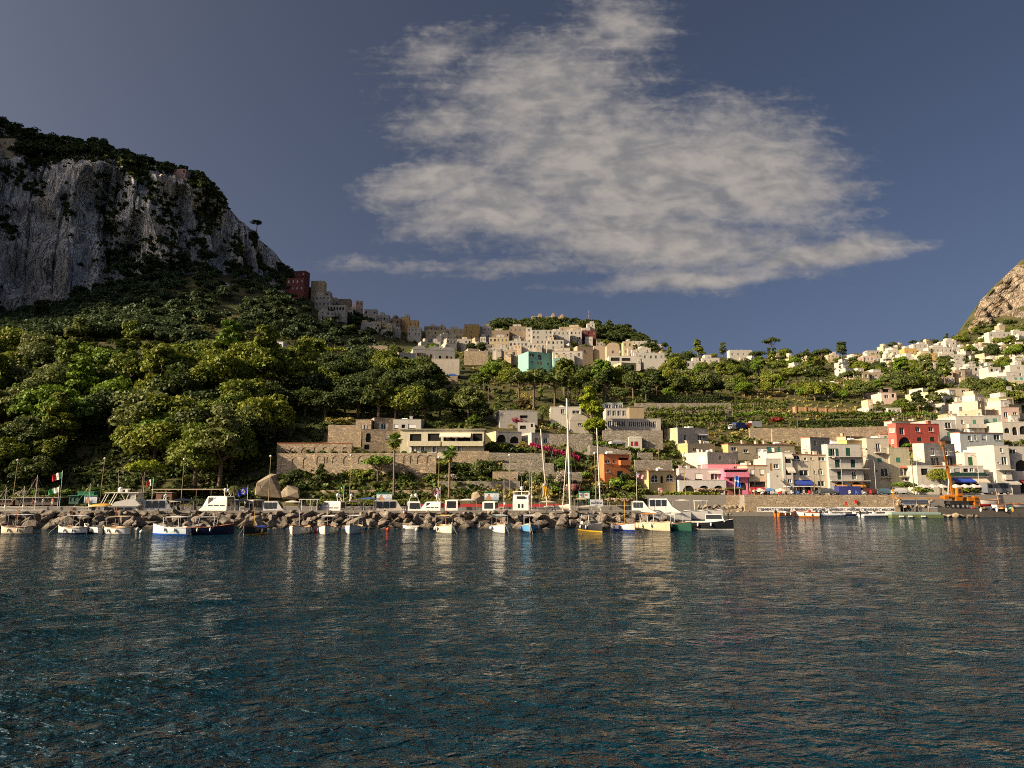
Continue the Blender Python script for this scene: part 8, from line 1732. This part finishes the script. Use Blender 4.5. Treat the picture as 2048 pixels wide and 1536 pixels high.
def dock_things():
    for (L, R, T, B, lab) in ((1805, 1831, 996, 1010, 'left grey notice board at the dock corner'), (1835, 1856, 994, 1007, 'right grey notice board at the dock corner')): board(L, R, T, B, 139.5, lab, lambda u, v: 1 if (int(v * 14) % 3 == 1 and .15 < u < .85 and v < .85) else 0, ((.33, .35, .40), (.27, .29, .34)), (.12, .12, .13), 1.6, 'notice_board', 'notice board', False)
    p = unproj(1788, 1012, 139.6); o = thing('warning_sign', 'column of three orange warning triangles on a post', 'sign', p); MB().bar((0, .05, -.5), (0, .05, 3.5), .04).build('post', GALV, o)
    for k in range(3): MB().add([(-.38, 0, 1.5 + k * .68), (.38, 0, 1.5 + k * .68), (0, 0, 2.1 + k * .68), (-.38, .03, 1.5 + k * .68), (.38, .03, 1.5 + k * .68), (0, .03, 2.1 + k * .68)], [(0, 1, 2), (5, 4, 3), (0, 3, 4, 1), (1, 4, 5, 2), (2, 5, 3, 0)]).build('triangle', pm((.62, .26, .01)), o)
    p = unproj(1792, 995, 138.9); o = MB().box(0, 9.0, -.2, .2, -.3, .0).build('timber_beam', pm((.40, .20, .07), .9), None, p); tag(o, 'long orange-brown timber beam left of the crane', 'beam', kind='thing')
    p = unproj(1784, 1033, 134.5); p.z = 0; o = thing('pontoon', 'green floating pontoon with white fenders in front of the dock', 'pontoon', p); MB().box(0, 10.0, 0, 2.2, -.3, .55).build('float', pm((.12, .15, .05), .8), o); MB().box(-.05, 9.5, -.05, 2.25, .551, .95).build('deck', pm((.26, .34, .30), .8), o)
    for x in (1.4, 3.1, 5.6): MB().box(x, x + .75, -.3, -.06, .1, .35).build('fender', WHITE_P, o)
    for k, px in enumerate((1960, 1992, 2011, 2024)):
        p = unproj(px, 1020, 135.3); o = MB().ball((0, -.25, 0), .22, 0, 10, 7, (1, 1, 1.9)).bar((0, -.2, .4), (0, -.05, 1.0), .02, n=4).build('dock_fender', pm((.6, .22, .02) if k == 3 else (.60, .55, .45)), None, p); tag(o, ('orange' if k == 3 else 'cream') + f' fender hanging on the dark dock, {["first", "second", "third", "fourth"][k]} from the left', 'fender', 'fenders on the dock')
    o = thing('beached_boat', 'white boat with red bottom standing on the dock right of the crane', 'boat', Vector((x_at(1976, 139, 3), 139, 2.3)), .1); hull(o, 5.6, 1.9, .85, .35, True, (.55, .50, .46), (.45, .02, .03), WOOD); 
    for x in (-1.4, 1.4): MB().box(x - .1, x + .1, -.8, .8, -.75, -.3).build('cradle', pm((.1, .07, .05)), o)
    rnd = random.Random(77); lab = [('small white fishing boat with green nets on the dock', (.62, .60, .55), 2005, 137.5), ('small white rowing boat at the right end of the dock', (.60, .58, .52), 2030, 138.5), ('pale green skiff on the dock behind the rowing boat', (.35, .45, .35), 2018, 140.5)]
    for (lb, c, px, Y) in lab: o = thing('skiff', lb, 'boat', Vector((x_at(px, Y, 2), Y, 1.85)), rnd.uniform(-.3, .3)); hull(o, 3.8, 1.5, .5, .2, False, c, None, WOOD, (.3, .2, .12), .3)
    o = thing('wooden_boat', 'white moored boat half cut off at the right edge', 'boat', water_at(2046, 1031), .2); hull(o, 5, 2, .7, .3, False, BW, (.05, .2, .4))
    for k, (px, py, Y, c, s) in enumerate(((1990, 1008, 136.5, (.55, .50, .42), .7), (2002, 1010, 136.2, (.55, .25, .03), .5), (2008, 1010, 136.4, (.50, .06, .10), .4), (1984, 1011, 136.3, (.05, .12, .3), .4), (1965, 1009, 136.6, (.30, .20, .10), .5), (2022, 1006, 137, (.15, .35, .25), .6), (1944, 1003, 138, (.45, .03, .03), .45), (1870, 1008, 138.6, (.35, .36, .38), .5), (1860, 1009, 138.4, (.5, .48, .44), .5))):
        p = unproj(px, py, Y); p.z = 1.56; o = thing('fishing_gear', ['cream fish crate beside the orange pennant', 'orange net pile at the dock edge', 'crimson float heap at the dock edge', 'blue crate at the dock edge', 'brown pallet under the beached boat', 'green net pile behind the skiff', 'red fuel can behind the crane', 'grey crate left of the crane', 'white crate left of the crane wheels'][k], 'crate', p)
        if k in (1, 2, 5):
            q = ball_pts(16, np.random.default_rng(k)) * s; q[:, 2] = np.abs(q[:, 2]) * .7; link('net', hull_mesh('net', [tuple(v) for v in q], pm(c, .9), .03), o)
        else:
            MB().box(-s * .6, s * .6, -s * .4, s * .4, 0, s * .12).build('base', pm(c), o)
            for sg in (-1, 1): MB().box(-s * .6, s * .6, sg * s * .4 - .03, sg * s * .4 + .03, s * .121, s * .6).build('side', pm(c), o); MB().box(sg * s * .6 - .03, sg * s * .6 + .03, -s * .36, s * .36, s * .121, s * .6).build('end', pm(c), o)
    p = unproj(1998, 1008, 136.5); o = thing('pennant_pole', 'slanting orange pennant pole on the dock', 'pole', p); MB().bar((0, 0, 0), (-.4, 0, 3.0), .05).build('post', pm((.5, .3, .15)), o); MB().add([(-.2, 0, 1.2), (-.42, 0, 3.1), (-.1, .02, 2.2)], [(0, 1, 2)]).build('pennant', pm((.6, .25, .03)), o)
    for (px, py, lab) in ((1692, 1008, 'red lifebuoy box on the banner'), (1711, 1004, 'red fire box on the stone quay wall')):
        p = unproj(px, py, 139.2 if py > 1006 else 142.1); o = MB().box(-.2, .2, -.12, 0, -.3, .35).box(-.24, .24, -.15, .02, .351, .42).build('red_box', pm((.55, .02, .02)), None, p); tag(o, lab, 'box', kind='thing')
    # covered orange boat / kayak rack behind the breakwater at the left
    p = Vector((x_at(196, 113, 2.5), 113.4, 2.3)); o = thing('covered_kayak', 'upturned orange-yellow boat on a rack left of the flybridge yacht', 'boat', p, .03); q = MB(); q.grid([[(x, .5 * k * math.cos(a), .62 + .42 * k * math.sin(a) + .05 * math.sin(x)) for a in [math.pi * i / 8 for i in range(9)]] for x, k in ((-1.9, .15), (-1.5, .6), (-.8, .9), (0, 1), (.9, .95), (1.5, .7), (1.95, .2))]); q.build('hull', pm((.60, .30, .03), .5), o)
    for x in (-1.0, 1.0): MB().box(x - .06, x + .06, -.5, .5, -.2, .6).build('rack', IRON, o)
dock_things()
def stair(label, L, R, T, B, Y, n=12):
    p = unproj(L, B, Y); w = (R - L) * Y / F; h = z_at(T, Y) - p.z; o = thing('staircase', label, 'staircase', p)
    for k in range(n): MB().box(w * k / n, w * (k + 1) / n + .01, 0, 1.2, -.5, h * (k + 1) / n).build('step', plaster((.42, .37, .31)), o)
stair('stone outdoor staircase rising right, above the orange house', 1157, 1180, 891, 925, 164); stair('low stone steps beside the olive tree terrace', 938, 958, 943, 962, 146, 8)

hedge('low dark hedge behind the cruisers left of the boulders', 380, 500, 1000, 1009, 135.5, 'dark'); hedge('low green hedge behind the cruisers right of the boulders', 612, 752, 1001, 1009, 135, 'wood'); hedge('low green hedge left of the centre railing', 785, 905, 1001, 1009, 135.2, 'wood'); hedge('low hedge behind the left sheds', 20, 135, 992, 1003, 137.5, 'wood')
# ---------------------------------------------------------------- people
def person(label, px, py, Y, z, facing, shirt, legs, skin=(.36, .20, .13), arms='down', s=1.0, hair=(.03, .02, .015), long=False):
    p = unproj(px, py, Y); p.z = z; o = thing('person', label, 'person', p, facing)
    J = {'pel': ((0, 0, .93), .15), 'wst': ((0, 0, 1.08), .13), 'chs': ((0, .01, 1.30), .155), 'nck': ((0, 0, 1.47), .055), 'chin': ((0, -.01, 1.54), .06), 'hd': ((0, -.015, 1.65), .098), 'crn': ((0, 0, 1.73), .075)}
    E = [('pel', 'wst'), ('wst', 'chs'), ('chs', 'nck'), ('nck', 'chin'), ('chin', 'hd'), ('hd', 'crn')]
    for sg, t in ((-1, 'l'), (1, 'r')):
        J['hip' + t] = ((sg * .10, 0, .86), .105); J['kn' + t] = ((sg * .12, -.03, .48), .066); J['an' + t] = ((sg * .13, .02, .08), .042); J['to' + t] = ((sg * .15, -.14, .04), .034)
        E += [('pel', 'hip' + t), ('hip' + t, 'kn' + t), ('kn' + t, 'an' + t), ('an' + t, 'to' + t)]
        J['sh' + t] = ((sg * .19, 0, 1.40), .062)
        el, wr, ha = ((sg * .36, -.18, 1.36), (sg * .14, -.22, 1.58), (sg * .09, -.20, 1.66)) if arms == 'up' else ((sg * .26, .03, 1.12), (sg * .25, -.08, .88), (sg * .25, -.12, .78))
        J['el' + t] = (el, .045); J['wr' + t] = (wr, .033); J['ha' + t] = (ha, .036); E += [('chs', 'sh' + t), ('sh' + t, 'el' + t), ('el' + t, 'wr' + t), ('wr' + t, 'ha' + t)]
    K = list(J); me = bpy.data.meshes.new('body'); me.from_pydata([J[k][0] for k in K], [(K.index(a), K.index(b)) for a, b in E], []); t = bpy.data.objects.new('tmp', me); COL.objects.link(t)
    md = t.modifiers.new('s', 'SKIN'); 
    if not me.skin_vertices: bpy.context.view_layer.objects.active = t; bpy.ops.mesh.customdata_skin_add()
    for k, sv in zip(K, me.skin_vertices[0].data): sv.radius = (J[k][1], J[k][1] * (.8 if k in ('chs', 'wst', 'pel') else 1)); sv.use_root = (k == 'pel')
    sb = t.modifiers.new('d', 'SUBSURF'); sb.levels = 1; sb.render_levels = 1
    dg = bpy.context.evaluated_depsgraph_get(); bm_ = bpy.data.meshes.new_from_object(t.evaluated_get(dg)); bpy.data.objects.remove(t); bm_.name = 'body'; bm_.materials.clear()
    for m in (pm(skin, .6), pm(shirt, .9), pm(legs, .9), pm((.05, .04, .035), .8)): bm_.materials.append(m)
    for f in bm_.polygons:
        c = f.center; f.use_smooth = True; arm = abs(c.x) > .235 or (c.y < -.12 and c.z > 1.2)
        f.material_index = 3 if c.z < .09 else 2 if ((.52 if not long else .1) < c.z < .98 and not arm) else 1 if (.98 <= c.z < 1.45 and (not arm or c.z > 1.30 and abs(c.x) < .29)) else 0
    b = link('body', bm_, o); b.scale = (s, s, s)
    hm = MB().ball((0, .012, 1.685), .108, 0, 12, 8, (1, 1.05, .9)); keep = [i for i, f in enumerate(hm.f) if not all(hm.v[j][1] < -.035 and hm.v[j][2] < 1.72 for j in f)]; hm.f = [hm.f[i] for i in keep]; hm.m = [0] * len(keep); hm.sm = [True] * len(keep); link('hair', hm.mesh('hair', pm(hair, .8)), o).scale = (s, s, s)
    fc = MB()
    for sg in (-1, 1): fc.ball((sg * .035, -.108, 1.655), .012, 0, 6, 4); fc.ball((sg * .103, .0, 1.645), .022, 1, 6, 4, (.5, 1, 1.3))
    fc.bar((0, -.11, 1.645), (0, -.132, 1.615), .012, .018, 5, 1); fc.box(-.028, .028, -.108, -.100, 1.578, 1.586, 2); link('face', fc.mesh('face', [pm((.02, .015, .01)), pm(skin, .6), pm((.25, .08, .07))]), o).scale = (s, s, s)
    hn = MB()
    for sg, tt in ((-1, 'l'), (1, 'r')):
        h0 = Vector(J['ha' + tt][0]); w0 = Vector(J['wr' + tt][0]); d = (h0 - w0).normalized(); sd_ = d.cross(Vector((0, 1, 0))).normalized()
        for k in range(4): a = h0 + sd_ * (k - 1.5) * .019; m_ = a + d * .04; hn.bar(a, m_, .009, .008, 5); hn.bar(m_, m_ + d * (.03 + .008 * (k in (1, 2))) + Vector((0, -.015, 0)), .008, .006, 5)
        a = h0 - d * .02 - sd_ * .03; hn.bar(a, a + d * .03 - sd_ * .03, .010, .008, 5)
    link('hands', hn.mesh('hands', pm(skin, .6)), o).scale = (s, s, s)
person('man in white shirt and orange shorts standing on the rocks, hands raised to his face', 808, 1040, 105.8, 1.25, 0.25, (.66, .68, .72), (.62, .20, .04), (.42, .22, .13), 'up')
fr = rock(bpy.data.objects['breakwater'], (unproj(808, 1040, 105.8).x, 105.8, .55), 1.25, 3); fr.rotation_euler = (0, 0, .3); fr.scale = (1.5, 1.0, .9)
person('person in white top and pale trousers on the left promenade', 86, 1012, 131.6, 2.16, .4, (.6, .6, .62), (.5, .46, .40), arms='down', long=True); person('person in orange top on the left promenade beside the one in white', 104, 1013, 131.4, 2.16, -.3, (.55, .18, .05), (.55, .5, .46)); person('seated-height person in red at the left shed', 66, 1013, 131.8, 2.16, .2, (.45, .05, .03), (.08, .08, .1), s=.8)
person('person in white before the clipped hedge, left of a pair', 1319, 997, 145.9, 4.06, .1, (.6, .6, .58), (.2, .2, .25)); person('person in red and white before the clipped hedge, right of a pair', 1323, 997, 145.9, 4.06, -.2, (.5, .12, .1), (.5, .5, .5)); person('man in blue shirt at the dock corner right of the notice boards', 1860, 1008, 138.2, 1.56, .2, (.25, .35, .5), (.1, .1, .12)); person('person in white crouching height on the pontoon end', 1858, 1021, 135.5, .96, .3, (.5, .55, .65), (.3, .2, .15), s=.75)
# ---------------------------------------------------------------- labels of the trees, told apart by the nearest landmark
LMK = [(25, 960, 'left lamp post'), (118, 965, 'tall Italian flag'), (200, 955, 'second lamp post'), (252, 985, 'big flybridge yacht'), (362, 955, 'third lamp post'), (430, 985, 'radar cruiser'), (537, 955, 'fourth lamp post'), (545, 965, 'tall boulder'), (590, 930, 'blind-arched wall'),
 (640, 870, 'palm cluster'), (690, 860, 'ruined wall'), (760, 848, 'stone tower room'), (815, 848, 'long closed blinds'), (880, 862, 'villa awnings'), (150, 700, 'left crest'), (522, 690, 'white bungalow'), (600, 712, 'posted vine terrace'), (755, 700, 'brown flat-roofed house'), (812, 715, 'arched door house'), (870, 708, 'wavy parapet house'), (950, 712, 'stone bastion'), (1080, 718, 'turquoise house'), (1020, 708, 'sand coloured house'), (1225, 705, 'rounded church gable'), (1255, 730, 'cream villa'), (1300, 716, 'long low ridge house'), (1145, 709, 'red-edged white house'),
 (1040, 830, 'weathered grey house'), (1235, 825, 'glazed hotel'), (1273, 826, 'brown concrete box'), (1370, 800, 'vineyard wall'), (1390, 870, 'white roof-terrace house'), (1475, 855, 'parked trucks'), (1480, 710, 'grey ridge villa'), (1420, 722, 'flat ridge house'), (1388, 730, 'leftmost ridge house'), (1612, 738, 'columned villa'), (1658, 775, 'six-arched house'), (1693, 732, 'porch house'), (1722, 720, 'lit end wall house'), (1765, 785, 'salmon pink house'), (1650, 820, 'orange viaduct'), (1790, 820, 'white chalet'), (1890, 806, 'bright orange house'), (1985, 778, 'tan four-arched house'), (1922, 788, 'beige house'), (2030, 762, 'turquoise-shuttered house'), (1868, 735, 'yellow-orange house'), (1922, 752, 'stone and white tower house'), (1845, 722, 'white cube'), (1800, 708, 'leftmost upper house'), (1840, 698, 'grey-roofed upper house'), (1880, 702, 'long upper row'), (1925, 722, 'two big arches'), (1903, 688, 'white cube villa'), (2000, 672, 'white arched villa'), (2005, 658, 'pointed tower house'), (2045, 695, 'ochre edge house'), (1960, 698, 'white cottages'), (1945, 825, 'long slope house'), (1715, 870, 'low cream house'), (470, 720, 'middle of the crest'), (300, 690, 'pink-tipped crest tree'), (350, 800, 'middle of the wood'), (120, 800, 'left part of the wood'), (480, 830, 'right part of the wood'), (230, 760, 'upper hollow')]
def label_trees(LST):
    cells = {}
    for (o, (x, y), adj, kind, r) in LST:
        j = min(range(len(LMK)), key=lambda i: math.hypot(LMK[i][0] - x, (LMK[i][1] - y) * 1.0)); lx, ly, nm = LMK[j]
        dx, dy = x - lx, y - ly
        rel = ('right of' if dx > 0 else 'left of') if abs(dx) > abs(dy) * 1.4 else ('above' if dy < 0 else 'below')
        if math.hypot(dx, dy) < 9: rel = 'at'
        cells.setdefault((kind, adj, rel, nm), []).append((x, o, r))
    W_ = ['first', 'second', 'third', 'fourth', 'fifth', 'sixth', 'seventh', 'eighth', 'ninth', 'tenth', 'eleventh', 'twelfth', 'thirteenth', 'fourteenth']
    for (kind, adj, rel, nm), L in cells.items():
        L.sort(key=lambda q: q[0])
        for i, (x, o, r) in enumerate(L):
            o['label'] = f'{adj} {kind} {rel} the {nm}' + ('' if len(L) == 1 else f', {W_[min(i, 13)]} from left')
label_trees(TREES); label_trees(HFILL)
